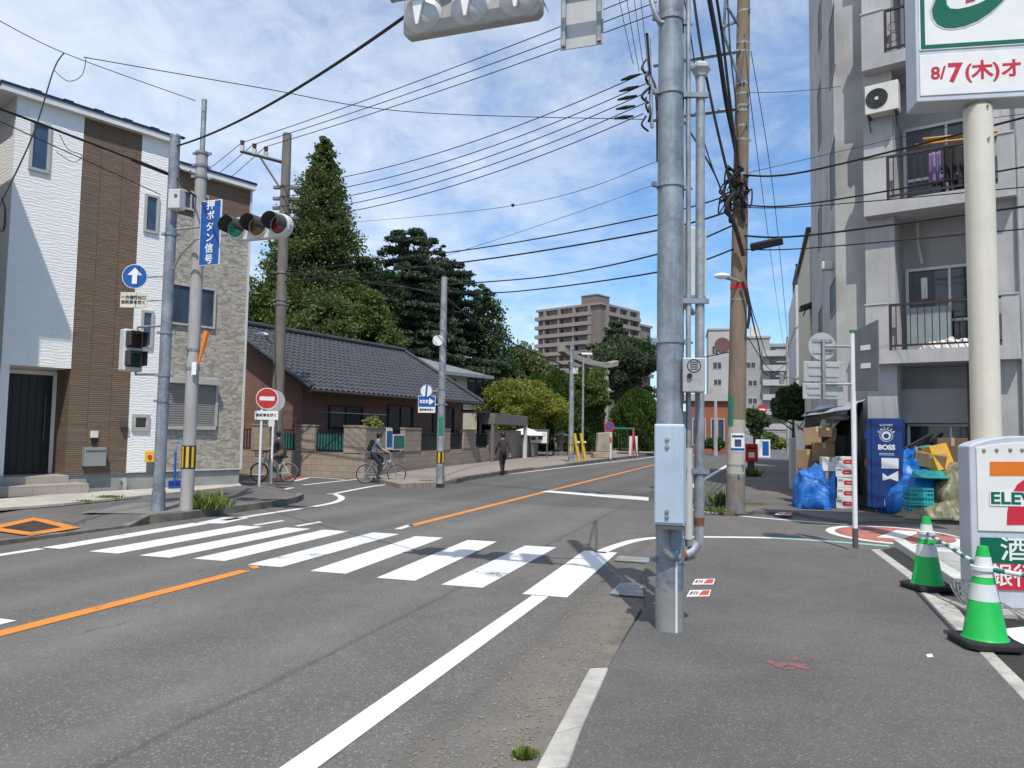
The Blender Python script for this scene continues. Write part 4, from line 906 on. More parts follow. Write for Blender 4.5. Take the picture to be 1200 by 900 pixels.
for (a, b_, c_, d_) in ((834, 405, 842, 416), (835, 424, 846, 433), (836, 444, 846, 452), (836, 470, 848, 480), (874, 424, 886, 432), (876, 445, 888, 453), (876, 466, 888, 474), (878, 487, 890, 495)):
    W_ = Wall(pf, math.cos(TF.rotation_euler.z), math.sin(TF.rotation_euler.z)); dd = -1 if a < 860 else 0
    t0, t1, z0, z1 = pxbox(W_, (a, b_), (c_, d_), dd); window(TF, t0, t1, z0, z1, y=-dd, fr=.14, frame=m_gtb, glass=m_glassd, mull=1)
for k, py in enumerate((404, 421, 438, 455, 472, 489, 506)):
    z = zf(py); b_ = MB().box(-1.4, 5.2, -1.4, -.02, z - 2.3, z - 1.2).box(.02, 5.2, -.019, .78, z - 2.3, z - 2.1).build('balcony', m_gtb, TF); MB().box(.2, 3.9, .74, .79, z - 2.0, z - .3).build('window_band', m_glassd, TF)
# low orange-brick building left of them
po = Vector((xz_at(806, 66), 66, 0)); OB = thing('brick_building', 'small orange-brick building seen between the poles at the road end', 'building', tuple(po), math.pi / 2 - R(103))
MB().box(0, 3.6, 0, 6, 0, HT(po, 470)).build('wall', M('orange_brick', (0.30, 0.10, 0.055), .85, var=.15, vs=.8), OB); MB().box(-1.6, 4.6, -.3, 6, HT(po, 470) + .01, HT(po, 462)).build('parapet', m_gtb, OB)
for x in (.4, 2.0): window(OB, x, x + 1.2, HT(po, 522), HT(po, 490), y=0, fr=.1, frame=m_gtb, mull=1)
# low wall closing the far pavement
pw = Vector((xz_at(872, 95), 95, 0)); fw_ = thing('far_wall', 'low grey wall across the far end of the street', 'wall', tuple(pw), math.pi / 2 - R(103)); MB().box(0, 9, 0, .2, 0, 2.2).build('blocks', m_gt, fw_); MB().box(-.05, 9.05, -.05, .25, 2.201, 2.3).build('coping', m_gtb, fw_)
# ================================================================== poles, signals, signs
def MGALV(name, col, rough=.5, metal=.55):
    mt, N, L, b = nodes_of(name); co = _coord(N)
    v = N.new('ShaderNodeTexVoronoi'); v.inputs['Scale'].default_value = 22; L.new(co, v.inputs['Vector']); s = N.new('ShaderNodeSeparateColor'); L.new(v.outputs['Color'], s.inputs[0])
    st = _noise(N, L, _scaled(N, L, co, (9, 9, .5)), 1.6, 6, .65); n = _noise(N, L, co, 3.5, 6, .65)
    c = _mix(N, L, _ramp(N, L, n, .32, .68), [x * .62 for x in col], [min(1, x * 1.3) for x in col])
    c = _mix(N, L, _ramp(N, L, s.outputs[0], .45, 1, 0, .38), c, [min(1, x * 1.4) for x in col])
    c = _mix(N, L, _ramp(N, L, st, .50, .68, 0, .55), c, [x * .45 for x in col])
    L.new(c, b.inputs['Base Color']); b.inputs['Metallic'].default_value = metal
    L.new(_ramp(N, L, n, .3, .7, rough - .1, rough + .15), b.inputs['Roughness']); _bump(N, L, b, n, .15, .01); return mt
m_galv = MGALV('galvanised', (0.235, 0.265, 0.30), .55, .35); m_galvl = MGALV('galvanised_light', (0.31, 0.325, 0.345), .5, .35)
m_cpole = M('concrete_pole', (0.40, 0.385, 0.37), .85, var=.15, vs=3, fine=.15, fs=70, bump=.2, stretch=(1, 1, .3), dirt=((.2, .18, .16), .4, (4, 4, .4)))
m_bpole = M('concrete_pole_brown', (0.235, 0.175, 0.125), .9, var=.22, vs=3, fine=.2, fs=60, bump=.3, stretch=(1, 1, .3), dirt=((.13, .10, .075), .6, (5, 5, .3)))
m_bpole2 = M('concrete_pole_grey_brown', (0.215, 0.195, 0.165), .9, var=.22, vs=3, fine=.2, fs=60, bump=.3, stretch=(1, 1, .3), dirt=((.09, .08, .07), .5, (5, 5, .3)))
m_yel = M('sign_yellow', (0.66, 0.40, 0.03), .5, var=.12, dirt=((.3, .2, .05), .3)); m_blk2 = M('band_black', (0.018, 0.018, 0.018), .6)
m_red = M('sign_red', (0.50, 0.03, 0.03), .4, var=.06); m_orng = M('tag_orange', (0.78, 0.22, 0.03), .5, var=.06)
m_signal = M('signal_grey', (0.60, 0.61, 0.60), .45, .1, var=.08, vs=4, dirt=((.33, .30, .26), .35)); m_visor = M('visor_dark', (0.06, 0.06, 0.06), .6)
m_box = M('cabinet_blue_grey', (0.42, 0.50, 0.60), .4, .1, var=.08, vs=3, fine=.04, dirt=((.27, .31, .36), .4, (6, 6, .4)))
m_rust = M('rust', (0.20, 0.075, 0.035), .9, var=.3, vs=9); m_pvc = M('pvc_grey', (0.50, 0.495, 0.48), .6, var=.1)
m_wpost = M('post_white', (0.72, 0.73, 0.73), .4, var=.05, dirt=((.4, .38, .35), .35, (5, 5, .5)))
m_brass = M('bolt_steel', (.42, .38, .32), .4, .8)
m_signback = M('sign_back_grey', (0.46, 0.46, 0.45), .5, .4, var=.08, dirt=((.27, .26, .25), .35))

def pole(name, label, b, segs, cat='pole', group=None):
    """segs: list of (z0, z1, r0, r1, material, part name)"""
    t = thing(name, label, cat, tuple(b), 0, group)
    for (z0, z1, ra, rb, mt, nm) in segs: MB().cyl((0, 0, z0 - b[2]), (0, 0, z1 - b[2]), ra, rb, 20).build(nm, mt, t, smooth=True)
    return t
def clamp(par, z, r, mt=None, lug=0.0, ang=0.0, w=.022):
    c = MB().lathe([(r + .002, z - w), (r + .012, z - w), (r + .012, z + w), (r + .002, z + w)], n=20)
    c.obox((math.cos(ang) * (r + .03), math.sin(ang) * (r + .03), z), .03, .018, w, ang).obox((math.cos(ang + math.pi) * (r + .03), math.sin(ang + math.pi) * (r + .03), z), .03, .018, w, ang)
    if lug: c.cyl((math.cos(ang) * (r + .03), math.sin(ang) * (r + .03), z), (math.cos(ang) * (r + lug), math.sin(ang) * (r + lug), z), .012, n=8)
    return c.build('clamp', mt or m_galv, par)
def stripes_band(par, z0, z1, r, n=8):
    MB().cyl((0, 0, z0), (0, 0, z1), r + .003, n=24).build('warning_band', m_blk2, par, smooth=True)
    y = MB()
    for k in range(n):
        a0 = 2 * math.pi * k / n; a1 = a0 + math.pi / n; y.lathe([(r + .004, z0 + .02), (r + .0065, z0 + .02), (r + .0065, z1 - .02), (r + .004, z1 - .02)], n=4, a0=a0, a1=a1)
    y.build('yellow_stripes', m_yel, par, smooth=True)

# ------------------------------------------------------------------ left steel signal pole and what hangs on it
bA = G(185, 599, ZL); zA = HT(bA, 160)
PA = pole('signal_pole', 'thin galvanised steel signal pole at the left kerb by the house', bA, [(ZL, ZL + .35, .115, .11, m_galv, 'sleeve'), (ZL + .351, zA, .098, .088, m_galv, 'shaft')])
for y in (275, 390, 440, 470): clamp(PA, HT(bA, y) - ZL, .095, ang=random.random())
WA = Wall(bA, RN.x, RN.y)
MB().lathe([(0.0, .03), (.08, .03), (.09, 0), (.09, -.02)], (0, 0, zA - ZL), 16).build('cap', m_galv, PA, smooth=True)
t_sig0, z_sig0 = WA.uv(264, 281); t_sig1, z_sig1 = WA.uv(340, 252)
zc = (WA.uv(301, 266)[1]); tl, tr_ = WA.uv(266, 266)[0], WA.uv(339, 266)[0]
ar = MB(); ar.tube([(0, 0, zc + .08 - ZL)] + [tuple(RN * (tl + .1) + Vector((0, 0, zc + .1 - ZL)))], .022, 8)
ar.tube([(0, 0, zc - .75 - ZL), tuple(RN * .25 + Vector((0, 0, zc - .35 - ZL))), tuple(RN * .55 + Vector((0, 0, zc - .12 - ZL))), tuple(RN * (tl + .1) + Vector((0, 0, zc - .08 - ZL)))], .02, 8)
ar.build('arm', m_galvl, PA, smooth=True)
m_lg = M('lens_green', (0.0, 0.10, 0.06), .2, emit=((0.02, 0.8, 0.45), .07), spec=.6); m_la = M('lens_amber', (0.20, 0.085, 0.012), .25, spec=.6); m_lr = M('lens_red', (0.22, 0.012, 0.015), .25, spec=.6)
def vehicle_signal(label, loc, rz, L_=1.25, h=.40, thin=.13, group=None):
    t = thing('traffic_signal', label, 'traffic light', loc, rz, group); r = h / 2
    prof = [(-L_ / 2 + r + r * math.cos(a), r * math.sin(a)) for a in np.linspace(math.pi / 2, 3 * math.pi / 2, 9)] + [(L_ / 2 - r + r * math.cos(a), r * math.sin(a)) for a in np.linspace(-math.pi / 2, math.pi / 2, 9)]
    MB().plate(prof, 0, thin).build('housing', m_signal, t, bevel=.015)
    for k, mt in enumerate((m_lg, m_la, m_lr)):
        x = (k - 1) * (L_ - h) / 2
        MB().lathe([(0, -.035), (.06, -.032), (.11, -.02), (.148, -.002)], (x, 0, 0), 24, 'y').build('lens', mt, t, smooth=True)
        MB().lathe([(.155, -.28), (.160, -.28), (.172, -.001), (.166, -.001), (.155, -.28)], (x, 0, 0), 20, 'y', R(-25), R(205)).build('visor', m_visor, t, smooth=True)
        MB().lathe([(.15, -.02), (.185, -.02), (.185, -.001)], (x, 0, 0), 24, 'y').build('lens_ring', m_signal, t, smooth=True)
    for s_ in (-1, 1): MB().box(s_ * .3 - .05, s_ * .3 + .05, thin + .001, thin + .06, -.12, .12).build('rear_bracket', m_galvl, t)
    return t
oA = bA + RN * ((tl + tr_) / 2); vehicle_signal('three-lamp traffic light with green, amber and red lenses beside the blue vertical sign', (oA.x, oA.y, zc), WA.rz, tr_ - tl, .40)
# blue vertical sign
t0, t1, z0, z1 = pxbox(WA, (238.5, 237), (259.5, 311)); o = WA.p + WA.d * ((t0 + t1) / 2)
VS = thing('vertical_sign', 'tall narrow blue sign with white Japanese lettering beside the three-lamp light', 'sign', (o.x, o.y, z0), WA.rz); w = max(.32, t1 - t0); h = z1 - z0
MB().box(-w / 2, w / 2, -.06, -.03, 0, h).build('panel', m_wht, VS, bevel=.006); MB().box(-w / 2 + .015, w / 2 - .015, -.064, -.061, .015, h - .015).build('blue_field', m_blue, VS)
ch = '押ボタン信号'
for k, c_ in enumerate(ch): text(c_, h / 6.6, m_wht, VS, (0, -.066, h - h * (k + .5) / 6.02), bold=.004)
for z in (h * .3, h * .75): MB().box(-.05, .05, -.029, .03, z - .03, z + .03).build('bracket', m_galvl, VS)
# pedestrian signal facing across the road
def lamp_box(label, loc, rz):
    t = thing('pedestrian_signal', label, 'pedestrian signal', loc, rz)
    MB().box(-.17, .17, 0, .2, -.37, .37).build('housing', m_signal, t, bevel=.03)
    for z, mt in ((.17, M('lens_man_red', (.06, .02, .02), .3)), (-.17, M('lens_man_green', (.02, .06, .05), .3))):
        MB().box(-.125, .125, -.012, -.001, z - .125, z + .125).build('lens', mt, t)
        v = MB().box(-.15, -.14, -.2, -.001, z - .10, z + .14).box(.14, .15, -.2, -.001, z - .10, z + .14).box(-.15, .15, -.22, -.001, z + .1401, z + .15); v.build('visor', m_visor, t)
    return t
tp, zp_ = WA.uv(158, 411); o = bA + RN * (tp + .05)
lamp_box('pale grey two-lamp pedestrian signal low on the left signal pole', (o.x - .03, o.y - .05, zp_), R(52))
for z in (zp_ + .42, zp_ - .42): MB().tube([(0, 0, z - ZL), tuple(RN * (tp + .04) + Vector((0, 0, z - ZL))), tuple(RN * (tp + .04) + Vector((0, 0, zp_ + (.36 if z > zp_ else -.36) - ZL)))], .022, 8).build('signal_bracket', m_galvl, PA, smooth=True)
# round blue ahead-only sign with its plate
def disc_sign(name, label, loc, rz, r, build, cat='road sign', back=m_signback):
    t = thing(name, label, cat, loc, rz); MB().lathe([(0, 0), (r, 0), (r, .012), (0, .012)], n=36, axis='y').build('disc', back, t); build(t, r); return t
def ring(t, r, mt, ra, rb, y): return MB().lathe([(ra, y), (rb, y), (rb, y + .0015), (ra, y + .0015), (ra, y)], n=36, axis='y').build('rim', mt, t)
def ahead(t, r):
    MB().lathe([(0, -.0015), (r, -.0015), (r, -.0003), (0, -.0003)], n=36, axis='y').build('white_rim', m_wht, t); MB().lathe([(0, -.004), (r * .95, -.004), (r * .95, -.002), (0, -.002)], n=36, axis='y').build('blue_face', m_blue, t)
    MB().plate([(-.042, -.62 * r), (.042, -.62 * r), (.042, .1 * r), (.125, .1 * r), (0, .72 * r), (-.125, .1 * r), (-.042, .1 * r)], -.007, -.0045).build('arrow', m_wht, t)
ts_, zs_ = WA.uv(162, 325.5); o = bA + RN * ts_
disc_sign('round_sign', 'round blue sign with a white upward arrow on the left signal pole', (o.x, o.y - .12, zs_), R(5), .215, ahead)
tq, zq = WA.uv(160.5, 353); o2 = bA + RN * tq
PL = thing('sign_plate', 'small pale plate with two rows of characters under the round blue arrow sign', 'sign', (o2.x, o2.y - .12, zq), R(5)); MB().box(-.225, .225, 0, .012, -.135, .135).build('plate', M('plate_cream', (.62, .58, .47), .5), PL, bevel=.004)
m_ink = M('ink_black', (.03, .03, .035), .6); text('一方通行出口\n自転車を除く', .07, m_ink, PL, (0, -.003, 0), bold=.002, line=1.2)
MB().tube([(0, .06, zs_ - ZL), tuple(RN * ts_ + Vector((0, -.04, zs_ - ZL)))], .014, 6).tube([(0, .06, zq - ZL), tuple(RN * tq + Vector((0, -.04, zq - ZL)))], .014, 6).build('sign_bracket', m_galvl, PA)
# push button, junction box
tb_, zb2 = WA.uv(177, 535); o = bA + RN * (tb_ + .02); PB = thing('push_button', 'yellow pedestrian push-button box on the left signal pole', 'push button', (o.x, o.y - .02, zb2), R(8))
MB().box(-.09, .09, -.07, .07, -.10, .10).build('box', m_yel, PB, bevel=.015); MB().cyl((0, -.071, 0), (0, -.09, 0), .035).build('button', m_red, PB, smooth=True); MB().box(-.06, .06, -.06, .05, -.28, -.101).build('lower_unit', m_dkgrey, PB, bevel=.01)
tj, zj = WA.uv(207.5, 237); o = bA + RN * tj; JB = thing('junction_box', 'white junction box high on the left signal pole', 'box', (o.x + .05, o.y - .12, zj), R(-10)); MB().box(-.11, .11, -.09, .09, -.17, .17).build('case', m_ltgrey, JB, bevel=.015); MB().cyl((.04, -.091, .05), (.04, -.1, .05), .03).build('dial', m_dkgrey, JB)
# concrete pole behind it with steel extension
bB = G(218.5, 598, ZL); zB = HT(bB, 178); zB2 = HT(bB, 117)
PBo = pole('concrete_pole', 'round concrete pole with steel tube top and yellow-black band by the house', bB, [(ZL, zB, .112, .098, m_cpole, 'shaft'), (zB - .5, zB2, .045, .045, m_galvl, 'steel_top')])
stripes_band(PBo, HT(bB, 549) - ZL, HT(bB, 522) - ZL, .112)
for y in (180, 195, 208, 410, 432): clamp(PBo, HT(bB, y) - ZL, .104, ang=random.random() * 3)
t_ = WA.uv(238, 406); OT = thing('orange_tag', 'orange plastic strip dangling from the concrete pole in front of the stone wall', 'tag', (0, 0, 0)); pa, pb_ = P(242.5, 388, bB.y - .05), P(232.5, 427, bB.y - .05)
MB().tube([tuple(pa), tuple(pa.lerp(pb_, .25)), tuple(pb_)], [.055, .05, .02], 6).xf(Matrix.Translation(-pa)).build('strip', m_orng, OT); OT.location = pa
MB().box(.05, .13, -.16, -.15, HT(bB, 440) - ZL, HT(bB, 425) - ZL).build('sticker', m_wht, PBo)

# ------------------------------------------------------------------ brown-grey utility pole behind, with insulators
bC = G(322, 560, ZL); zC = HT(bC, 157)
PC_ = pole('utility_pole', 'weathered grey-brown utility pole with a top crossarm behind the traffic light', bC, [(ZL, zC, .19, .13, m_bpole2, 'shaft')], group='utility poles carrying the power lines')
pa, pb_ = P(281.5, 177, bC.y - .5), P(331, 190, bC.y + .1)
xa = MB().tube([tuple(pa - bC), tuple(pb_ - bC)], .055, 4); xa.tube([tuple(pa.lerp(pb_, .45) - bC), (0, 0, zC - ZL - 1.9)], .03, 6).build('crossarm', m_bpole2, PC_)
m_ins = M('insulator_white', (.66, .66, .66), .25); m_insd = M('insulator_brown', (.10, .05, .035), .3)
for px in (283.5, 297.5, 311):
    q = pa.lerp(pb_, (px - 281.5) / 49.5) - bC
    MB().cyl(tuple(q), tuple(q + Vector((0, 0, .16))), .06, .075, 10).build('insulator', m_ins, PC_, smooth=True); MB().cyl(tuple(q + Vector((0, 0, .161))), tuple(q + Vector((0, 0, .32))), .05, .07, 10).build('insulator_cap', m_insd, PC_, smooth=True)
for y in (220, 233, 244, 256): MB().box(-.35, .45, -.06, .06, HT(bC, y) - ZL - .04, HT(bC, y) - ZL + .04).build('bracket', m_bpole2, PC_)
for y in (320, 352, 357): clamp(PC_, HT(bC, y) - ZL, .165, ang=.4)
MB().box(-.21, .0, -.2, -.19, HT(bC, 500) - ZL, HT(bC, 486) - ZL).build('white_wrap', m_wht, PC_)
lm = at = None
tl_ = MB(); la, lb = P(310, 393, bC.y - .3) - bC, P(318, 400, bC.y - .1) - bC
tl_.tube([tuple(lb), tuple(la)], .05, 8).build('lamp_arm', m_galvl, PC_); 
MB().ball(tuple(la + Vector((-.1, 0, .02))), .22, .12, .07).build('lamp_head', m_wht, PC_, smooth=True)

# no-entry sign on its white post
bN = G(303.5, 570, ZL); NE = thing('no_entry_sign', 'red round no-entry sign with white bar on a white post at the side street', 'road sign', tuple(bN), R(12))
MB().cyl((0, 0, 0), (0, 0, HT(bN, 456) - ZL), .03).build('post', m_wpost, NE, smooth=True); zc_ = HT(bN, 467) - ZL; xo = .12
MB().lathe([(0, 0), (.27, 0), (.27, .012), (0, .012)], (xo, -.05, zc_), 36, 'y').build('white_rim', m_wht, NE); MB().lathe([(0, -.003), (.25, -.003), (.25, -.001), (0, -.001)], (xo, -.05, zc_), 36, 'y').build('red_face', m_red, NE)
MB().box(xo - .18, xo + .18, -.058, -.054, zc_ - .05, zc_ + .05).build('white_bar', m_wht, NE)
pl_ = MB().box(xo - .28, xo + .28, -.05, -.035, zc_ - .53, zc_ - .31).build('plate', m_wht, NE, bevel=.004); text('自転車を除く', .085, m_ink, pl_, (xo, -.053, zc_ - .42), bold=.003)
b2 = G(317.5, 566.5, ZL); RB = thing('round_sign', 'back of a grey round sign on a second post right behind the no-entry sign', 'road sign', tuple(b2), R(4)); zc2_ = HT(b2, 470) - ZL
MB().cyl((0, 0, 0), (0, 0, zc2_ + .2), .03).build('post', m_wpost, RB, smooth=True); MB().lathe([(0, 0), (.30, 0), (.30, .012), (0, .012)], (0, -.05, zc2_), 36, 'y').build('disc', m_signback, RB)

# ------------------------------------------------------------------ pale pole in front of the bungalow
bD = G(515.5, 566.5, ZL); zD = HT(bD, 325)
PD = pole('steel_pole', 'slim pale steel pole with blue arrow sign in front of the bungalow garden wall', bD, [(ZL, zD, .115, .085, m_galvl, 'shaft')]); stripes_band(PD, HT(bD, 543) - ZL, HT(bD, 529) - ZL, .112, 6)
MB().lathe([(0, -.01), (.15, -.01), (.15, .01), (0, .01)], (-.13, -.1, HT(bD, 399.5) - ZL), 24, 'y').build('round_plate', m_wht, PD)
gp = MB().lathe([(.117, 0), (.121, 0), (.121, .5), (.117, .45)], (0, 0, HT(bD, 510) - ZL), 10, a0=R(-120), a1=R(-55)).build('address_plate', m_green, PD)
for y in (456, 474): clamp(PD, HT(bD, y) - ZL, .1)
o = bD + Vector((-.42, -.12, 0)); zc_ = HT(o, 458)
def slashed(t, r):
    MB().lathe([(0, -.004), (r * .96, -.004), (r * .96, -.002), (0, -.002)], n=36, axis='y').build('white_face', m_wht, t); MB().plate([(-.035, -r * .88), (.02, -r * .92), (.045, r * .88), (-.01, r * .92)], -.007, -.0045).build('blue_bar', m_blue, t); ring(t, r, m_blue, r * .88, r * .96, -.006)
disc_sign('round_sign', 'round white sign with a blue diagonal bar above the blue right-arrow sign', (o.x, o.y, zc_), R(-12), .185, slashed)
AS = thing('arrow_sign', 'blue rectangular sign with a white arrow pointing right on the pale pole', 'road sign', (o.x + .02, o.y, HT(o, 470.5)), R(-4)); MB().box(-.245, .245, 0, .012, -.16, .16).build('panel', m_wht, AS, bevel=.004); MB().box(-.232, .232, -.003, -.0005, -.147, .147).build('blue_face', m_blue, AS)
MB().plate([(-.19, -.042), (.07, -.042), (.07, -.095), (.205, 0), (.07, .095), (.07, .042), (-.19, .042)], -.006, -.0035).build('arrow', m_wht, AS)
for k in (-.12, -.04, .04): MB().box(k - .02, k + .02, -.0085, -.0065, -.025, .025).build('mark', m_blue, AS)
P2 = thing('sign_plate', 'small white plate with black characters under the blue right-arrow sign', 'sign', (o.x + .02, o.y, HT(o, 480.3)), R(-4)); MB().box(-.24, .24, 0, .012, -.08, .08).build('plate', m_wht, P2, bevel=.004); text('自転車を除く', .07, m_ink, P2, (0, -.003, 0), bold=.003)
MB().tube([(0, .0, zc_ - ZL), (-.42, -.09, zc_ - ZL)], .02, 6).tube([(0, .0, HT(o, 474) - ZL), (-.2, -.07, HT(o, 474) - ZL)], .02, 6).build('sign_bracket', m_galvl, PD)
# far pale pole and street lamp
bE = G(669, 541.5, ZL); PE = pole('steel_pole', 'farther pale pole with a crossbar top standing at the shrine pavement edge', bE, [(ZL, HT(bE, 402), .15, .10, m_galvl, 'shaft')]); stripes_band(PE, HT(bE, 529) - ZL, HT(bE, 521) - ZL, .14, 6)
MB().box(-.6, .3, -.05, .05, HT(bE, 434) - ZL, HT(bE, 432) - ZL).build('bracket', m_galvl, PE); MB().box(.05, .3, -.1, .1, HT(bE, 438) - ZL, HT(bE, 431) - ZL).build('meter_box', m_ltgrey, PE)
bF = G(682.5, 538, ZL); LF = thing('street_lamp', 'slender grey street lamp with a short flat head near the shrine', 'street lamp', tuple(bF)); MB().cyl((0, 0, 0), (0, 0, HT(bF, 416) - ZL), .075, .05).build('pole', m_galvl, LF, smooth=True); MB().box(-.1, .5, -.12, .12, HT(bF, 416) - ZL, HT(bF, 413.5) - ZL).build('lamp_head', m_wht, LF, bevel=.02)

# ------------------------------------------------------------------ the big signal pole, right of centre
bG = G(784.5, 737, ZR)
PG = thing('signal_pole', 'thick galvanised signal pole with conduits standing on the near pavement', 'pole', tuple(bG))
ZT = 8.6; hz = lambda y: HT(bG, y) - ZR
MB().cyl((0, 0, 0), (0, 0, .30), .112, .112, 28).build('foot_sleeve', M('foot_sleeve_zinc', (.27, .275, .27), .7, .2, var=.15, dirt=((.25, .2, .15), .5)), PG, smooth=True)
MB().cyl((0, 0, .301), (0, 0, ZT), .108, .088, 28).build('shaft', m_galv, PG, smooth=True)
for y in (24, 110, 218, 400, 655): clamp(PG, hz(y), .105 - .002 * hz(y), lug=.10, ang=R(15), w=.018)
# conduits
xs1 = .225; fat = .045
ch_top = hz(82)
cp = [(xs1 + .035, .05, ch_top), (xs1 + .025, .05, 2.0), (xs1 + .02, .05, .78), (xs1 + .005, .05, .66), (xs1 - .06, .03, .585), (xs1 - .15, 0, .56), (.03, -.09, .57), (-.04, -.13, .60), (-.07, -.14, .68), (-.075, -.14, .8)]
MB().tube(bez(cp, 5), fat * .85, 14).build('conduit', m_galvl, PG, smooth=True)
for i, (p, q) in enumerate((((xs1 + .02, .05, .86), (xs1 + .02, .05, .80)), ((xs1 - .16, 0, .56), (xs1 - .10, .02, .57)))): MB().cyl(p, q, fat * .93, n=14).build('rusty_coupling', m_rust, PG, smooth=True)
MB().cyl((xs1 + .02, .05, 1.2), (xs1 + .02, .05, .861), fat * .93, n=14).build('coupling', m_galvl, PG, smooth=True)
MB().lathe([(0.0, .09), (.05, .085), (.085, .055), (.085, .03), (.06, .0), (.05, -.03), (0, -.03)], (xs1 + .035, .05, ch_top), 6).build('weather_head', m_pvc, PG)
MB().cyl((.15, .03, ZT - .5), (.155, .03, hz(525)), .021, n=10).build('thin_conduit', m_galvl, PG, smooth=True)
MB().cyl((.155, .03, hz(525)), (.155, .03, hz(632)), .034, n=12).build('pvc_sleeve', m_pvc, PG, smooth=True); MB().cyl((.155, .03, hz(632)), (.16, .03, hz(640)), .03, n=12).build('sleeve_foot', m_galv, PG, smooth=True)
MB().cyl((.115, .06, ZT - 1), (.115, .06, hz(470)), .012, n=8).build('thin_rod', m_galvl, PG, smooth=True)
for y in (110, 352, 552): MB().box(.10, xs1 + .09, .0, .03, hz(y) - .02, hz(y) + .02).build('pipe_clamp', m_galv, PG)
MB().cyl((.03, -.106, .0), (.03, -.106, .62), .010, n=6).build('earth_wire', m_wpost, PG)
MB().tube(bez([(-.02, -.05, hz(30)), (-.10, -.05, hz(30)), (-.155, -.05, hz(12)), (-.19, -.03, hz(-8)), (-.3, 0, hz(-30))], 5), .022, 10).build('gooseneck', m_galvl, PG, smooth=True)
# signal head seen from behind and below, sign back
WG = Wall(bG, RN.x, RN.y)
t0, zb_ = WG.uv(478, 44); t1, _ = WG.uv(638, 30); zb_ = WG.uv(560, 40)[1] + .02
o = bG + RN * ((t0 + t1) / 2)
VG = thing('traffic_signal', 'overhead traffic light seen from behind, with its worn grey underside', 'traffic light', (o.x, o.y, zb_ + .20), R(161.2)); Lg = t1 - t0; r_ = .2
prof = [(-Lg / 2, -.16), (-Lg / 2 + .05, -.2), (Lg / 2 - .05, -.2), (Lg / 2, -.16), (Lg / 2, .16), (Lg / 2 - .05, .2), (-Lg / 2 + .05, .2), (-Lg / 2, .16)]
MB().plate(prof, 0, .11).build('housing', M('housing_worn', (.38, .38, .36), .55, .1, var=.15, vs=5, dirt=((.28, .22, .16), .5, (4, 4, 4))), VG, bevel=.02)
for k in (-1, 0, 1):
    x = k * (Lg - .4) / 2; MB().lathe([(.19, .111), (.15, .16), (.06, .19), (0, .195)], (x, 0, 0), 24, 'y').build('lamp_back', m_signal, VG, smooth=True)
    MB().lathe([(.155, -.28), (.160, -.28), (.172, -.001), (.166, -.001), (.155, -.28)], (x, 0, 0), 20, 'y', R(15), R(165)).build('visor', m_signal, VG, smooth=True)
    MB().lathe([(0, -.035), (.11, -.02), (.148, -.002)], (x, 0, 0), 24, 'y').build('lens', (m_lg, m_la, m_lr)[k + 1], VG, smooth=True)
    MB().plate([(x - .07, .14), (x + .07, .14), (x + .012, -.16), (x - .012, -.16)], .197, .225).build('stay', m_wht, VG)
am = MB(); za_ = zb_ + .20 - ZR
am.tube([tuple(-RD * .24 + Vector((0, 0, za_ + .12))), tuple(RN * (t0 - .05) - RD * .24 + Vector((0, 0, za_ + .10)))], .03, 10)
am.tube([tuple(-RD * .05 + Vector((0, 0, za_ + .65))), tuple(RN * (t0 * .5) - RD * .2 + Vector((0, 0, za_ + .5))), tuple(RN * (t0 - .02) - RD * .24 + Vector((0, 0, za_ + .16)))], .025, 8)
am.tube([(0, 0, za_ + .12), tuple(-RD * .25 + Vector((0, 0, za_ + .12)))], .03, 8).build('signal_arm', m_galvl, PG, smooth=True)
t0, _ = WG.uv(657, 30); t1, _ = WG.uv(707, 30); z0 = WG.uv(683, 55)[1]; o = bG + RN * ((t0 + t1) / 2)
BS = thing('vertical_sign', 'grey back of a narrow hanging sign with two rails left of the big pole', 'sign', (o.x, o.y, z0), R(161.2)); w = t1 - t0
MB().box(-w / 2, w / 2, -.012, 0, 0, 1.15).build('panel', m_signback, BS, bevel=.003); MB().box(-w / 2 + .015, -w / 2 + .05, .0005, .03, .02, 1.14).box(w / 2 - .05, w / 2 - .015, .0005, .03, .02, 1.14).build('rail', m_galvl, BS)
MB().box(-w / 2, w / 2, .031, .05, .5, .56).box(-w / 2, w / 2, .031, .05, 1.0, 1.06).build('bracket', m_galv, BS)
# control cabinet, small box with round marks
cb_ = bG + Vector((-.03, -.20, 0)); z0, z1 = HT(cb_, 621) + .01, HT(cb_, 497)
CB = thing('control_cabinet', 'pale blue-grey signal control cabinet mounted on the front of the big pole', 'cabinet', (cb_.x, cb_.y, z0), R(-14)); hC = z1 - z0
MB().box(-.125, .10, -.075, .085, .03, hC).build('case', m_box, CB, bevel=.008); MB().box(-.118, .093, -.085, -.0755, .05, hC - .012).build('door', m_box, CB, bevel=.004); MB().box(-.115, .095, -.07, .08, 0, .028).build('base', m_dkgrey, CB)
MB().box(.1005, .108, -.06, .06, .06, hC - .03).build('side_panel', m_box, CB, bevel=.003)
for zf_ in (.12, .17, .78, .85): MB().lathe([(0, -.100), (.014, -.098), (.018, -.0855)], (-.03, 0, hC * zf_), 14, 'y').build('lock', m_brass, CB, smooth=True)
MB().box(.109, .116, -.02, .03, hC * .46, hC * .5).build('latch', m_brass, CB)
sb_ = bG + Vector((.16, -.10, 0)); z0, z1 = HT(sb_, 460), HT(sb_, 420)
SB = thing('switch_box', 'small grey box with two round marks and black knob on the big pole', 'box', (sb_.x, sb_.y, z0), R(-6)); hS = z1 - z0
MB().box(-.085, .085, -.06, .06, 0, hS).build('case', M('box_grey', (.40, .41, .41), .5, .2, var=.08, dirt=((.25, .24, .22), .4)), SB, bevel=.008)
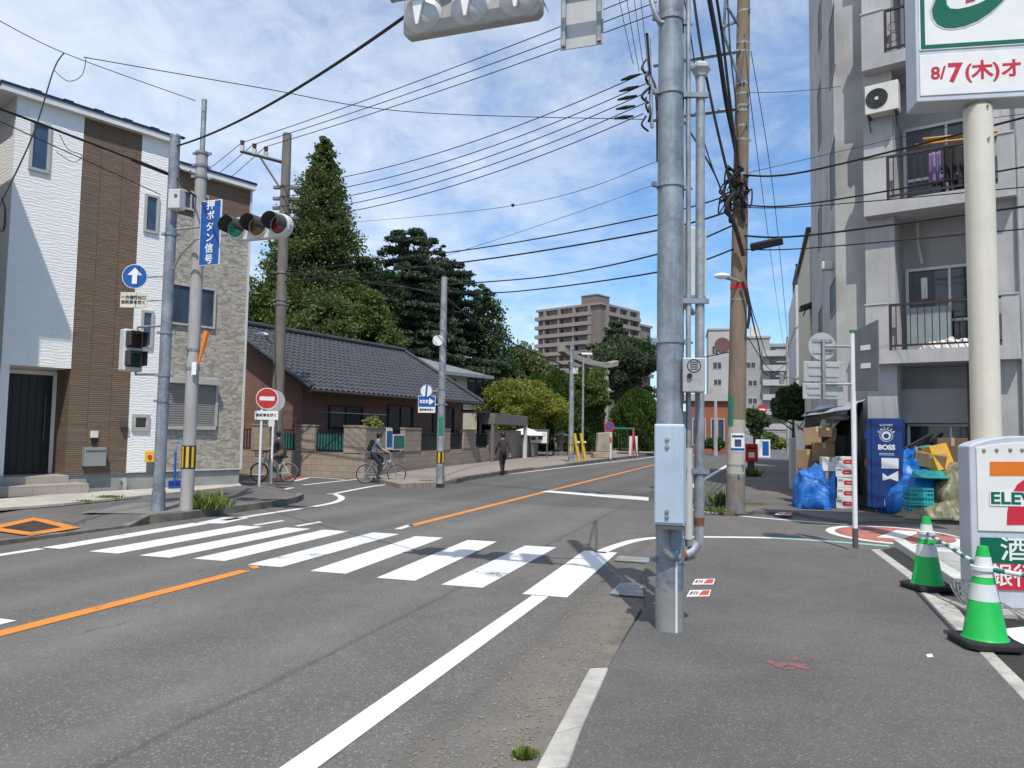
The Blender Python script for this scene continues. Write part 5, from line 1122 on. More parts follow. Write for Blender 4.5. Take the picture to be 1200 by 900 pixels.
MB().torus((0, -.0605, hS * .76), .05, .004, 'y', 28, 4).build('ring_mark', m_ink, SB); 
for k in range(4): MB().box(-.03, .03, -.063, -.0608, hS * .76 - .028 + k * .018, hS * .76 - .022 + k * .018).build('print', m_ink, SB)
MB().cyl((-.035, -.06, hS * .47), (-.035, -.08, hS * .47), .02).build('knob', m_blk2, SB, smooth=True)
MB().torus((.01, -.0605, hS * .22), .045, .002, 'y', 28, 4).build('ring_mark', M('mark_faded', (.5, .3, .28), .6), SB)
# unit behind the pole, white side visible
q = bG + Vector((.335, .65, 0)); z0, z1 = HT(q, 352), HT(q, 268); SU = thing('pedestrian_signal', 'white pedestrian signal seen side-on behind the big pole', 'pedestrian signal', (q.x - .02, q.y, (z0 + z1) / 2), R(205)); hS = z1 - z0
MB().box(-.12, .14, -.10, .10, -hS / 2, hS / 2).build('housing', m_signal, SU, bevel=.03)
for z in (hS * .22, -hS * .22): MB().box(-.1, .1, -.112, -.101, z - .11, z + .11).build('lens', m_glassd, SU); MB().box(-.12, -.11, -.26, -.101, z - .08, z + .13).box(.11, .12, -.26, -.101, z - .08, z + .13).box(-.12, .12, -.28, -.101, z + .1301, z + .14).build('visor', m_visor, SU)
MB().tube([(0, 0, HT(q, 360) - ZR), (.28, .4, HT(q, 372) - ZR), (.30, .62, HT(q, 358) - ZR)], .025, 8).build('side_bracket', m_galvl, PG, smooth=True)
q = Vector((xz_at(804, 9.5), 9.5, 0)); z0, z1 = HT(q, 548), HT(q, 482); q2 = bG + Vector((.13, .22, 0)); z0, z1 = HT(q2, 548), HT(q2, 482)
WBx = thing('terminal_box', 'narrow white terminal box on the far side of the big pole', 'box', (q2.x, q2.y, z0)); MB().box(-.03, .05, -.05, .05, 0, z1 - z0).build('case', m_ltgrey, WBx, bevel=.012); MB().cyl((.0, -.051, .05), (.0, -.058, .05), .012).build('screw', m_brass, WBx)

# ------------------------------------------------------------------ brown utility pole beyond the side street
bH = G(861.5, 600, ZR + .02); topH = P(871.5, 0, bH.y + .15); dH = (topH - bH); dH = dH / dH.z; ZHT = 13.0
PH_ = thing('utility_pole', 'tall brown concrete utility pole with red band and many cables across the side street', 'pole', tuple(bH), 0, 'utility poles carrying the power lines')
hp = lambda py: (HT(bH + dH * 4, py) - bH.z); pt = lambda h: dH * h
h1, h2, h3 = hp(558), hp(585), hp(430)
MB().tube([(0, 0, -.02), tuple(pt(h2))], [.20, .185], 24).build('tarred_foot', M('pole_foot', (.16, .155, .15), .9, var=.3, vs=8, dirt=((.08, .075, .07), .5)), PH_, smooth=True)
MB().tube([tuple(pt(h2 + .001)), tuple(pt(h1))], [.182, .18], 24).build('collar', M('pole_collar', (.19, .165, .14), .9, var=.2, vs=6), PH_, smooth=True)
MB().tube([tuple(pt(h1 + .001)), tuple(pt(hp(492)))], [.178, .172], 24).build('grey_wrap', M('pole_wrap', (.40, .37, .32), .85, var=.12, vs=5, dirt=((.25, .2, .16), .4)), PH_, smooth=True)
MB().tube([tuple(pt(hp(492) + .001)), tuple(pt(h3)), tuple(pt(ZHT))], [.174, .170, .115], 24).build('shaft', m_bpole, PH_, smooth=True)
MB().tube([tuple(pt(hp(339))), tuple(pt(hp(333)))], [.168, .168], 24).build('red_band', m_red, PH_, smooth=True)
for y in (12, 50, 60, 98, 110, 124, 130, 148, 164, 205, 222, 240, 352, 545, 556): 
    c = clamp(PH_, 0, .12 + .05 * (y / 560), lug=.06 if y < 250 else 0, ang=random.random() * 6, w=.02); c.location = pt(hp(y))
gp = MB().lathe([(.176, 0), (.18, 0), (.18, .6), (.176, .6)], (0, 0, 0), 10, a0=R(-172), a1=R(-128)).build('address_plate', m_green, PH_); gp.location = pt(hp(499)); 
nt_ = MB().lathe([(.177, 0), (.182, 0), (.182, .36), (.177, .36)], (0, 0, 0), 12, a0=R(-140), a1=R(-45)).build('notice', m_wht, PH_); nt_.location = pt(hp(529))
mk = MB().lathe([(.184, .10), (.187, .10), (.187, .24), (.184, .24)], (0, 0, 0), 8, a0=R(-115), a1=R(-75)).lathe([(.184, .28), (.187, .28), (.187, .32), (.184, .32)], (0, 0, 0), 8, a0=R(-130), a1=R(-60)).build('print', M('print_navy', (.05, .06, .12), .6), nt_)
mk = MB().lathe([(.184, .02), (.187, .02), (.187, .07), (.184, .07)], (0, 0, 0), 8, a0=R(-138), a1=R(-50)).build('print_band', m_blue, nt_)
def armH(px0, py0, px1, py1, dy0=0.0):
    a, b_ = P(px0, py0, bH.y + dy0), P(px1, py1, bH.y + .05); MB().tube([tuple(a - bH), tuple(b_ - bH)], .045, 4).build('crossarm', m_galv, PH_); return a
armH(766, 77, 867, 60); armH(764, 141, 867, 127)
MB().tube([tuple(P(760.5, 45, bH.y - .02) - bH), tuple(P(764, 150, bH.y - .02) - bH)], .035, 6).build('cable_rack', m_galv, PH_)
for (a, b_) in (((866, 30), (852, 8)), ((868, 98), (848, 40)), ((848, 40), (850, 0)), ((862, 26), (846, 32))): MB().tube([tuple(P(*a, bH.y) - bH), tuple(P(*b_, bH.y - .2) - bH)], .03, 6).build('brace', m_galv, PH_)
sl = MB().tube([tuple(P(866, 330, bH.y - .1) - bH), tuple(P(845, 323, bH.y - .5) - bH)], [.03, .05], 8).build('lamp_arm', m_galvl, PH_, smooth=True); MB().ball(tuple(P(846, 323.5, bH.y - .5) - bH), .16, .1, .06).build('lamp_head', m_wht, PH_, smooth=True)
# transformer-like clutter where the cables gather
m_cable = M('cable_black', (.012, .012, .013), .6, var=.1)
for k in range(26):
    x, y = random.uniform(852, 872), random.uniform(205, 250); o_ = P(x, y, bH.y - random.uniform(.1, .25)) - bH
    pts_ = [o_ + Vector((random.uniform(-.18, .18), random.uniform(-.1, .1), random.uniform(-.3, .3))) for _ in range(3)]
    MB().tube(bez([o_] + pts_, 4), random.uniform(.012, .03), 6).build('cable_loop', m_cable, PH_, smooth=True)

# ------------------------------------------------------------------ white post with signs seen from behind
bJ = G(1002.5, 642.5, ZR); SPj = thing('sign_post', 'thin white post carrying grey sign backs at the pavement corner', 'sign post', tuple(bJ)); hj = lambda y: HT(bJ, y) - ZR
MB().cyl((0, 0, hj(619)), (0, 0, hj(390)), .033, n=14).build('post', m_wpost, SPj, smooth=True); MB().cyl((0, 0, 0), (0, 0, hj(619) - .001), .038, n=14).build('foot', m_dkgrey, SPj, smooth=True); MB().cyl((0, 0, hj(390)), (0, 0, hj(387)), .04).build('cap', m_green, SPj)
WJ = Wall(bJ, 1, 0)
t_, z_ = WJ.uv(965, 405.5); MB().cyl((0, 0, z_ - ZR), (t_, 0, z_ - ZR), .018).cyl((0, 0, WJ.uv(980, 450)[1] - ZR), (t_, 0, WJ.uv(966, 450)[1] - ZR), .018).cyl((t_, 0, WJ.uv(966, 398)[1] - ZR), (t_, 0, WJ.uv(966, 467)[1] - ZR), .022).build('bracket', m_galvl, SPj, smooth=True)
SD = thing('round_sign', 'grey back of a round road sign on the thin white post', 'road sign', (bJ.x + t_, bJ.y + .04, z_), 0); MB().lathe([(0, 0), (.195, 0), (.195, .012), (0, .012)], n=36, axis='y').build('disc', m_signback, SD)
MB().box(-.14, .14, -.012, -.001, .06, .10).box(-.14, .14, -.012, -.001, -.10, -.06).build('stiffener', m_galvl, SD)
for (y0, y1, x0, x1, lb) in ((423, 447.5, 943, 992, 'grey back of a rectangular road sign below the round one'), (448.5, 468, 942, 990, 'grey back of the lower sign plate on the thin white post')):
    a, b_, c_, d_ = pxbox(WJ, (x0, y0), (x1, y1)); w = b_ - a; h = d_ - c_
    s_ = thing('sign_plate', lb, 'road sign', (bJ.x + (a + b_) / 2, bJ.y + .04, c_)); MB().box(-w / 2, w / 2, 0, .012, 0, h).build('plate', m_signback, s_, bevel=.012)
    st_ = MB()
    for (fx, fz) in ((-.25, .78), (.2, .8), (-.22, .35), (.18, .3)): st_.box(fx * w - .09, fx * w + .09, -.012, -.001, fz * h - .018, fz * h + .018)
    st_.build('stiffener', m_signback, s_)
NS = thing('street_name_sign', 'dark narrow street name sign seen nearly edge-on beside the thin white post', 'sign', (bJ.x + .02, bJ.y, hj(458) + ZR), R(-66)); MB().plate([(.02, 0), (.40, -.02), (.40, hj(383) - hj(458) + .05), (.02, hj(388) - hj(458))], -.012, .012).build('panel', M('sign_dark', (.13, .14, .15), .5, var=.15), NS, bevel=.004)
for z in (.3, .55): MB().box(.12, .28, -.016, -.0125, z, z + .07).build('bracket', m_wpost, NS)

# ------------------------------------------------------------------ convenience-store pole sign and totem
m_cream2 = M('pole_cream', (.64, .60, .50), .45, var=.06, vs=1.5, dirt=((.45, .40, .3), .35, (5, 5, .2)))
m_panel = M('sign_panel_white', (.74, .74, .73), .35, var=.03); m_dkgreen = M('store_green', (.0, .115, .065), .35, var=.04); m_storered = M('store_red', (.52, .02, .04), .35, var=.04); m_storeor = M('store_orange', (.66, .17, .015), .35, var=.04)
m_case = M('sign_case', (.50, .53, .58), .45, .1, var=.06, dirt=((.3, .3, .3), .3))
bI = G(1159.5, 650, .04); zI = HT(bI, 118)
SPI = thing('pole_sign', 'large white store sign with green frame and red date on a thick cream pole', 'sign', tuple(bI), R(-9.4)); hI = lambda y: HT(bI, y) - bI.z
zb0 = hI(123)
MB().cyl((0, 0, 0), (0, 0, zb0 - .06), .178, n=32).build('pole', m_cream2, SPI, smooth=True); MB().cyl((0, 0, zb0 - .0599), (0, 0, zb0 - .002), .12).build('neck', m_cream2, SPI)
for (x, y) in ((1164, 130), (1164, 168)): MB().cyl((.05, -.175, hI(y)), (.05, -.20, hI(y)), .018).build('bolt', m_brass, SPI)
WI = Wall((bI.x, bI.y), math.cos(R(-9.4)), math.sin(R(-9.4))); xl = WI.uv(1074.5, 115, .2)[0]; wI = -xl
wE = wI + .75
MB().box(-wI, wE, -.2, .2, zb0, zb0 + 2.9).build('case', m_case, SPI, bevel=.012)
def ib(px0, py0, px1, py1, d): 
    t0, z1 = WI.uv(px0, py0, d); t1, z0 = WI.uv(px1, py1, d); return t0, t1, z0 - bI.z, z1 - bI.z
zp0, zp1 = WI.uv(1078, 113, .2)[1] - bI.z, WI.uv(1078, 65, .2)[1] - bI.z
MB().box(-wI + .04, wE - .04, -.212, -.2005, zp0, zp1).build('date_panel', m_panel, SPI, bevel=.006)
hL = zp1 - zp0; text('8/', hL * .42, m_storered, SPI, (-wI + .27, -.2145, zp0 + hL * .52), bold=.006); text('7', hL * .62, m_storered, SPI, (-wI + .48, -.2145, zp0 + hL * .5), bold=.012)
text('(木)オープン', hL * .47, m_storered, SPI, (-wI + .60, -.2145, zp0 + hL * .52), bold=.007, align='LEFT')
zq0 = zp1 + .06; MB().box(-wI + .04, wE - .04, -.212, -.2005, zq0, zb0 + 2.86).build('logo_panel', m_panel, SPI, bevel=.006)
g0 = zq0 + .02; gr_ = MB(); a, b_ = -wI + .06, wE - .06; gr_.box(a, b_, -.2165, -.2125, g0, g0 + .055).box(a, a + .055, -.2165, -.2125, g0 + .0551, zb0 + 2.84).box(b_ - .055, b_, -.2165, -.2125, g0 + .0551, zb0 + 2.84); gr_.build('green_frame', m_dkgreen, SPI)
def px2(px, py): t, z = WI.uv(px, py, .2); return (t, z - bI.z)
sw = [(1091.5, 12), (1093, 22), (1098, 29), (1106, 33), (1117, 33.5), (1130, 31), (1145, 25), (1160, 15), (1174, 2), (1185, -12), (1172, -10), (1158, -1), (1146, 5), (1134, 9), (1122, 11.5), (1113, 11), (1109, 7), (1108, 0), (1111, -8), (1104, -10), (1096, 0)]
ctr = Vector((1128, 8)); sw2 = []
for p in sw: d_ = (Vector(p) - ctr); sw2.append(tuple(Vector(p) + d_.normalized() * 2.6))
MB().plate([px2(*p) for p in sw2], -.217, -.2125).build('logo_edge', M('logo_silver', (.52, .54, .56), .35), SPI); MB().plate([px2(*p) for p in sw], -.223, -.2172).build('logo_swoosh', m_dkgreen, SPI)
MB().plate([px2(*p) for p in ((1131, 4), (1142, 1), (1152, -30), (1134, -30))], -.223, -.2175).build('logo_red', m_storered, SPI)
# totem
bT = G(1140, 709, .06); bT = bT + Vector((.02, 0, 0)); TT = thing('totem_sign', 'low grey store totem with orange, red and green panels at the right edge', 'sign', tuple(bT), R(-6)); ht = lambda y: HT(bT, y) - bT.z
WT_ = Wall((bT.x, bT.y), math.cos(R(-6)), math.sin(R(-6))); xr = lambda px, d=.11: WT_.uv(px, 600, d)[0]
Wd = 2 * (xr(1203) - xr(1137.5)); xL = xr(1137.5); xc_ = xL + Wd / 2; yF, yBk = -.11, .11
tz = ht(519); prof = [(xL, 0), (xL + Wd, 0), (xL + Wd, tz - .03), (xL + Wd - .05, tz)] + [(xL + Wd * (1 - f), tz + .07 * math.sin(math.pi * f)) for f in (.2, .35, .5, .65, .8)] + [(xL + .05, tz), (xL, tz - .03)]
MB().plate(prof, yF, yBk).build('case', m_case, TT, bevel=.012)
pl0, pl1 = ht(620), ht(524); x0, x1 = xL + .055, xL + Wd - .055
MB().plate([(x0, pl0), (x1, pl0), (x1, pl1)] + [(x0 + (x1 - x0) * (1 - f), pl1 + .055 * math.sin(math.pi * f)) for f in (.2, .4, .6, .8)] + [(x0, pl1)], yF - .012, yF - .0005).build('logo_panel', M('totem_white', (.70, .69, .66), .35, var=.03), TT, bevel=.004)
for px in (1154, 1169, 1185, 1199, 1214, 1230): MB().lathe([(0, -.028), (.012, -.024), (.018, -.0125)], (xr(px), yF, ht(528 - 2 * math.sin((px - 1140) / 40))), 12, 'y').build('dome_bolt', m_brass, TT, smooth=True)
def tp_(px, py): t, z = WT_.uv(px, py, .125); return (t, z - bT.z)
y1_, y2_ = yF - .0155, yF - .0125
MB().plate([tp_(*p) for p in ((1160, 541), (1236, 541), (1236, 557.5), (1160, 557.5))], y1_, y2_).build('orange_bar', m_storeor, TT)
MB().plate([tp_(*p) for p in ((1216, 558), (1236, 558), (1230, 566), (1222, 576), (1216, 590), (1214, 615), (1180, 615), (1180.5, 600), (1184, 583), (1192, 568), (1203, 560))], y1_ - .001, y2_).build('red_seven', m_storered, TT)
ll, zz_ = tp_(1161, 584); lr_, _ = tp_(1234, 584)
MB().box(ll - .012, lr_ + .012, y1_ - .004, y1_ - .0012, zz_ - .065, zz_ + .065).build('white_band', m_panel, TT)
o_ = text('ELEVEn', .145, m_dkgreen, TT, (ll, y1_ - .006, zz_), align='LEFT', bold=.004)
sxl = (lr_ - ll) / max(.01, (max(v.co.x for v in o_.data.vertices) - min(v.co.x for v in o_.data.vertices)))
o_.data.transform(Matrix.Translation((ll, 0, 0)) @ Matrix.Diagonal((sxl, 1, 1, 1)) @ Matrix.Translation((-min(v.co.x for v in o_.data.vertices), 0, 0)))
gz0, gz1 = ht(656.5), ht(627.5); rz0, rz1 = ht(687), ht(657)
MB().box(x0 + .02, x1 - .02, yF - .012, yF - .0005, gz0, gz1).build('green_panel', m_dkgreen, TT); MB().box(x0 + .02, x1 - .02, yF - .012, yF - .0005, rz0, rz1 - .002).build('red_panel', m_storered, TT)
text('酒', (gz1 - gz0) * 1.02, m_panel, TT, (tp_(1189, 640)[0], yF - .0145, (gz0 + gz1) / 2), bold=.002, sx=1.1); text('銀行', (rz1 - rz0) * .92, m_panel, TT, (tp_(1187, 672)[0], yF - .0145, (rz0 + rz1) / 2), bold=.002, sx=.95)
MB().box(xL - .1, xL + Wd + .1, -.35, .35, -.07, .0).build('footing', m_conc, TT)
# ================================================================== props on the right
# unfinished ground behind the kerb strip: fresh asphalt, then pale kerb blocks and gravel
KB2 = KB[:4]; 
ring = [KB[0], KB[1], KB[2], KB[3], KB[4], KB[5], KB[5] + Vector((2.2, -.3, 0)), G(1216, 735, .03), G(1140, 706, .03), G(1096, 672, .03), G(1048, 641.5, .03)]
struct(MB().sheet([(p.x, p.y) for p in ring], .03).build('unpaved_strip', m_dark, recenter=False))
gr = [G(1052, 640, .06), G(1100, 668, .06), G(1146, 702, .06), G(1216, 730, .06), G(1290, 700, .06), G(1290, 641, .06)]
struct(MB().prism([(p.x, p.y) for p in gr], -.02, .055).build('gravel_bed', m_gravel, recenter=False))
m_newc = M('new_concrete', (.56, .56, .54), .85, var=.1, vs=3, fine=.1, fs=80, bump=.15, dirt=((.4, .38, .34), .3))
a, b_ = G(1044, 642, .0), G(1142, 712, .0); dv = b_ - a; Lk = dv.length
kb_ = thing('kerb_block', 'row of new pale kerb blocks between the cones and the gravel', 'kerb block', (a.x, a.y, 0), math.atan2(dv.y, dv.x))
for i in range(4): MB().box(Lk * i / 4 + .004, Lk * (i + 1) / 4 - .004, .03, .19, 0, .13).build('block', m_newc, kb_, bevel=.012)
q = G(1128, 657, .05); MB_ = thing('concrete_footing', 'stepped pale concrete footing lying on the gravel behind the front cones', 'footing', tuple(q), R(-20)); MB().box(-.35, .35, -.12, .12, 0, .12).build('slab', m_newc, MB_, bevel=.01); MB().box(-.1, .3, .13, .35, 0, .16).build('step', m_newc, MB_, bevel=.01)
q = G(1146, 654, .05); tag(MB().lathe([(0, .0), (.13, 0), (.13, .30), (.12, .33), (0, .34)], tuple(q), 24).build('concrete_stub', m_newc, smooth=True), 'short round pale concrete stub behind the rope near the totem', 'concrete stub')
m_cg = M('cone_green', (.01, .42, .07), .45, var=.07, vs=5, dirt=((.02, .2, .05), .3)); m_refl = M('cone_reflective', (.66, .68, .68), .4, .1, var=.05, dirt=((.45, .45, .43), .3)); m_rub = M('rubber_black', (.018, .018, .019), .75, var=.2, bump=.1)
def cone(px, py, label, rz=0.0):
    b = G(px, py, ZR + .006); t = thing('traffic_cone', label, 'traffic cone', tuple(b), rz, 'green traffic cones with a striped bar'); hh = .72
    oct_ = [(.20 * sx * (1 if i % 2 == 0 else .72), .20 * sy * (.72 if i % 2 == 0 else 1)) for sx, sy in ((1, 1), (-1, 1), (-1, -1), (1, -1)) for i in ((0, 1) if sx * sy > 0 else (1, 0))]
    MB().prism(oct_, 0, .055).build('base', m_rub, t, bevel=.015)
    R_ = lambda z: .145 - (.145 - .035) * (z - .05) / (hh - .05)
    MB().lathe([(R_(.05) + .012, .056), (R_(.06), .075), (R_(hh), hh), (0, hh + .004)], n=32).build('cone_body', m_cg, t, smooth=True)
    for z0, z1 in ((.33, .45), (.50, .645)): MB().lathe([(R_(z0) + .001, z0), (R_(z0) + .003, z0), (R_(z1) + .003, z1), (R_(z1) + .001, z1)], n=32).build('reflective_band', m_refl, t, smooth=True)
    zc_ = .56; MB().lathe([(R_(zc_) + .004, zc_ - .018), (R_(zc_) + .022, zc_ - .014), (R_(zc_) + .022, zc_ + .014), (R_(zc_) + .004, zc_ + .018)], n=28).build('collar_ring', m_wpost, t, smooth=True)
    return t, b + Vector((0, 0, zc_))
c1, j1 = cone(1087, 690, 'green traffic cone with white bands, the one farther away on the kerb strip', R(8)); c2, j2 = cone(1154.5, 756, 'green traffic cone with white bands nearest the camera, beside the totem sign', R(-5))
m_bteal = M('bar_green', (.01, .19, .17), .45); 
def bar(p, q, label, n=14):
    t = thing('barrier_bar', label, 'barrier bar', tuple(p), 0, 'striped bars between the cones'); d = q - p; d0 = d.normalized(); s = d0 * .05; L_ = d.length - .1
    for k in range(n):
        a = s + d0 * (L_ * k / n); b_ = s + d0 * (L_ * (k + 1) / n - .0008); MB().cyl(tuple(a), tuple(b_), .017, n=12).build('stripe', (m_bteal, m_wpost)[k % 2], t, smooth=True)
    for e in (s, s + d0 * L_): MB().torus((0, 0, 0), .06, .009, 'z', 20, 6).xf(Matrix.Translation(e + (d0 * -.05 if e is s else d0 * .05))).build('end_loop', m_wpost, t, smooth=True)
bar(j1, j2, 'green and white striped bar linking the two cones')
bar(j2, Vector((j2.x + .62, j2.y - 1.35, j2.z - .02)), 'green and white striped bar running from the front cone out of the picture', 12)
for k in range(3):
    a = G(1128 + k * 4, 715 - k * 3, .06); pts = [a + Vector((.1 * math.sin(i * 1.1 + k), .1 * math.cos(i * 1.1 + k) * .5, .05 + .09 * (1 + math.sin(i * 1.7 + k)))) for i in range(8)]
    pts += [G(1200, 716 + k * 5, .07)]
    tag(MB().tube(bez(pts, 4), .006, 6).build('loose_cable', M('cable_grey', (.2, .2, .2), .6), smooth=True), ['thin loose grey cable curled at the foot of the totem', 'second loose cable looped behind the front cone', 'third loose cable trailing right from the totem foot'][k], 'cable', 'loose cables at the totem foot')
q = G(1188, 744, .035); tag(MB().sheet([tuple(G(*p, .035))[:2] for p in ((1172, 738), (1210, 734), (1222, 752), (1196, 756))], .04).build('plastic_sheet', m_stick), 'white plastic sheet on dark asphalt right of the front cone', 'sheet')
qs = G(1132, 606, .05); qs = Vector((xz_at(1132, 11.6), 11.6, .05))
SPo = thing('striped_post', 'short post striped orange, green and red behind the totem', 'post', tuple(qs)); hs = lambda y: HT(qs, y) - qs.z
for (y0, y1, mt) in ((548, 538, m_wpost), (561, 548.2, m_storeor), (565, 561.2, m_wpost), (585, 565.2, m_dkgreen), (589.5, 585.2, m_wpost), (602, 589.7, m_storered), (640, 602.2, m_wpost)): MB().cyl((0, 0, max(0, hs(y0))), (0, 0, hs(y1)), .07, n=18).build('stripe', mt, SPo, smooth=True)

# ------------------------------------------------------------------ vending machine, side panel towards us
bv = G(1022, 600.5, ZR + .02); hv = lambda y: HT(bv, y) - bv.z
m_vb = M('vending_blue', (.012, .045, .19), .35, .1, var=.06, vs=2, dirt=((.03, .06, .17), .4)); 
VM = thing('vending_machine', 'dark blue drinks vending machine with white coffee logo on its side', 'vending machine', tuple(bv), R(-32)); VW, VD, VH = .56, .85, hv(490)
VW = .56
MB().box(0, VW, 0, VD, .09, VH).build('cabinet', m_vb, VM, bevel=.012)
ft = MB(); 
for x in (.05, VW - .09):
    for y in (.05, VD - .09): ft.box(x, x + .05, y, y + .05, 0, .089)
ft.build('feet', m_dkgrey, VM)
xf = -.0
MB().box(-.085, -.002, 0, VD, .10, VH).build('front_door', m_vb, VM, bevel=.015); MB().box(-.092, -.0855, .06, VD - .06, .85, VH - .08).build('display_window', M('display_white', (.55, .58, .62), .15), VM)
cans = [('can_red', (.5, .04, .04)), ('can_white', (.75, .75, .73)), ('can_black', (.03, .03, .03)), ('can_gold', (.5, .33, .08)), ('can_blue', (.03, .14, .5)), ('can_green', (.05, .35, .12))]
for r_i in range(3):
    for k in range(8):
        nm, cl = cans[(k * 5 + r_i * 2) % 6]; MB().cyl((-.105, .12 + k * .105, .92 + r_i * .28), (-.105, .12 + k * .105, 1.06 + r_i * .28), .033, n=10).build('sample_can', M(nm, cl, .3), VM, smooth=True)
MB().box(-.094, -.0855, .1, VD - .1, .22, .48).build('delivery_flap', m_blk2, VM); MB().box(-.094, -.0855, .62, .82, .55, .8).build('coin_panel', m_alu, VM)
def vt(s, x, zf, size, **kw): return text(s, size, m_panel, VM, (VW * x, -.002, VH * zf), **kw)
vt('SUNTORY', .5, .925, .052, bold=.002); vt('BOSS', .5, .690, .135, bold=.006)
MB().torus((VW * .5, -.001, VH * .815), .118, .005, 'y', 36, 4).torus((VW * .5, -.001, VH * .815), .086, .004, 'y', 36, 4).build('ring_emblem', m_panel, VM); MB().lathe([(0, -.004), (.078, -.004), (.078, -.0005)], (VW * .5, 0, VH * .815), 30, 'y').build('emblem_disc', m_panel, VM); MB().lathe([(0, -.006), (.05, -.006), (.05, -.0042)], (VW * .5, 0, VH * .812), 24, 'y').build('emblem_centre', m_vb, VM)
for i, c_ in enumerate('COFFEE'):
    a = R(150 - i * 24); o_ = text(c_, .048, m_panel, VM, (0, 0, 0), bold=.003); o_.data.transform(Matrix.Translation((VW * .5 +   .150 * math.cos(a), -.002, VH * .815 +   .150 * math.sin(a))) @ Matrix.Rotation(-(a - math.pi / 2), 4, 'Y'))
for z in (.628, .612): MB().box(VW * .26, VW * .74, -.003, -.0005, VH * z - .004, VH * z + .004).build('small_print', m_panel, VM)
MB().box(VW * .33, VW * .88, -.004, -.0005, VH * .47, VH * .58).build('notice', m_panel, VM)
MB().plate([(VW * .36, VH * .34), (VW * .36, VH * .42), (VW * .52, VH * .385), (VW * .86, VH * .45), (VW * .86, VH * .34), (VW * .78, VH * .345), (VW * .6, VH * .365)], -.004, -.0005).build('torn_notice', m_panel, VM); MB().box(VW * .40, VW * .58, -.004, -.0005, VH * .08, VH * .15).build('sticker', m_ltgrey, VM)

# ------------------------------------------------------------------ goods heaped at the corner
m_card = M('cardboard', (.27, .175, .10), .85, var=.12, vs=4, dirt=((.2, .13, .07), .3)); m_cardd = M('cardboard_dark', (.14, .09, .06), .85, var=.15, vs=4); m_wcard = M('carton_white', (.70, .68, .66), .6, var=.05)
m_crate = M('crate_teal', (.02, .33, .34), .45, var=.1); m_yelc = M('carton_yellow', (.62, .33, .03), .7, var=.1)
def carton(loc, w, d, h, rz, label, mt, group='cardboard boxes heaped by the flats', open_=False, mark=False, tilt=0.0, name='cardboard_box', cat='box'):
    t = thing(name, label, cat, loc, rz, group); t.rotation_euler = (tilt, tilt * .6, rz)
    MB().box(-w / 2, w / 2, -d / 2, d / 2, 0, h).build('body', mt, t, bevel=.008)
    if not mark: MB().box(-.03, .03, -d / 2 - .002, d / 2 + .002, h + .0005, h + .002).box(-.03, .03, -d / 2 - .002, -d / 2 - .0005, h * .7, h).build('tape', M('tape_tan', (.45, .34, .2), .3), t)
    if open_:
        f = MB(); f.obox((-w / 2 - .07, 0, h + .06), .10, d / 2 - .01, .004, 0, 0, R(40)).obox((w / 2 + .07, 0, h + .05), .10, d / 2 - .01, .004, 0, 0, R(-35)); f.build('flap', mt, t)
    if mark:
        m_ = MB(); 
        m_.plate([(w * .16 * math.cos(a) * 1.7 + w * .12, h * .5 + h * .26 * math.sin(a) + .01 * math.sin(3 * a)) for a in np.linspace(0, 2 * math.pi, 20, endpoint=False)], -d / 2 - .003, -d / 2 - .0005).build('red_mark', m_red, t); MB().box(w * .0, w * .24, -d / 2 - .0045, -d / 2 - .0032, h * .47, h * .51).build('mark_line', m_wcard, t)
        MB().box(-w * .45, -w * .18, -d / 2 - .003, -d / 2 - .0005, h * .62, h * .82).build('print', M('print_grey', (.3, .28, .28), .6), t)
    return t
q = G(991, 595.5, ZR + .02); nm_ = ['at the bottom of', 'second from the bottom of', 'in the middle of', 'second from the top of', 'on top of']; hb = (HT(q, 535) - q.z) / 5
for k in range(5): carton((q.x + .012 * ((k * 7) % 3 - 1), q.y, q.z + hb * k + .001 * k), .36, .3, hb - .002, R(-22 + (k * 5 % 3) * 2), 'white red-marked carton ' + nm_[k] + ' the stack by the thin post', m_wcard, 'white cartons with red ovals', mark=True, name='carton')
def at(px, py, Y): p = P(px, py, Y); return (p.x, p.y, p.z)
gz = ZR + .022
Q = lambda px, Y: Vector((xz_at(px, Y), Y, gz))
# shelf of boxes along the alley side of the flats
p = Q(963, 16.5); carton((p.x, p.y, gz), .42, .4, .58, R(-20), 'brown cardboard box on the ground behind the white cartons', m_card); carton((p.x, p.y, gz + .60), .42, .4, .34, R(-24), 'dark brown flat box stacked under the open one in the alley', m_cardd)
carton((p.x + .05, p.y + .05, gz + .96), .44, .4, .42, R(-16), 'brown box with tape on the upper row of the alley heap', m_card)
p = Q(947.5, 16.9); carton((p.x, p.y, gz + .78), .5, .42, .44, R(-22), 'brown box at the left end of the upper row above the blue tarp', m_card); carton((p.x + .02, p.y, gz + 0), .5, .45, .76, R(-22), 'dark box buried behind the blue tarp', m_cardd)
p = Q(962, 16.8); carton((p.x, p.y, gz + 1.30), .6, .42, .4, R(-30), 'large open brown carton lying tilted on top of the alley heap', m_card, open_=True, tilt=R(-14))
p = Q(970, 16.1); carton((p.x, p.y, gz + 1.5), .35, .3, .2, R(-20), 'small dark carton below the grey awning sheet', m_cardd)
p = Q(966.5, 16.05); carton((p.x + .05, p.y, gz), .3, .3, .75, R(-22), 'blue and white plastic tub between the boxes and the white cartons', m_blue, 'tubs', name='plastic_tub', cat='tub')
carton((p.x + .1, p.y + .02, gz + .77), .34, .3, .3, R(-12), 'pale carton resting on the blue tub', m_wcard)
p = Q(974, 16.7); carton((p.x + .05, p.y, gz + 1.05), .5, .4, .5, R(-20), 'black plastic box high on the heap behind the white cartons', m_blk2, 'tubs', name='plastic_tub', cat='tub')
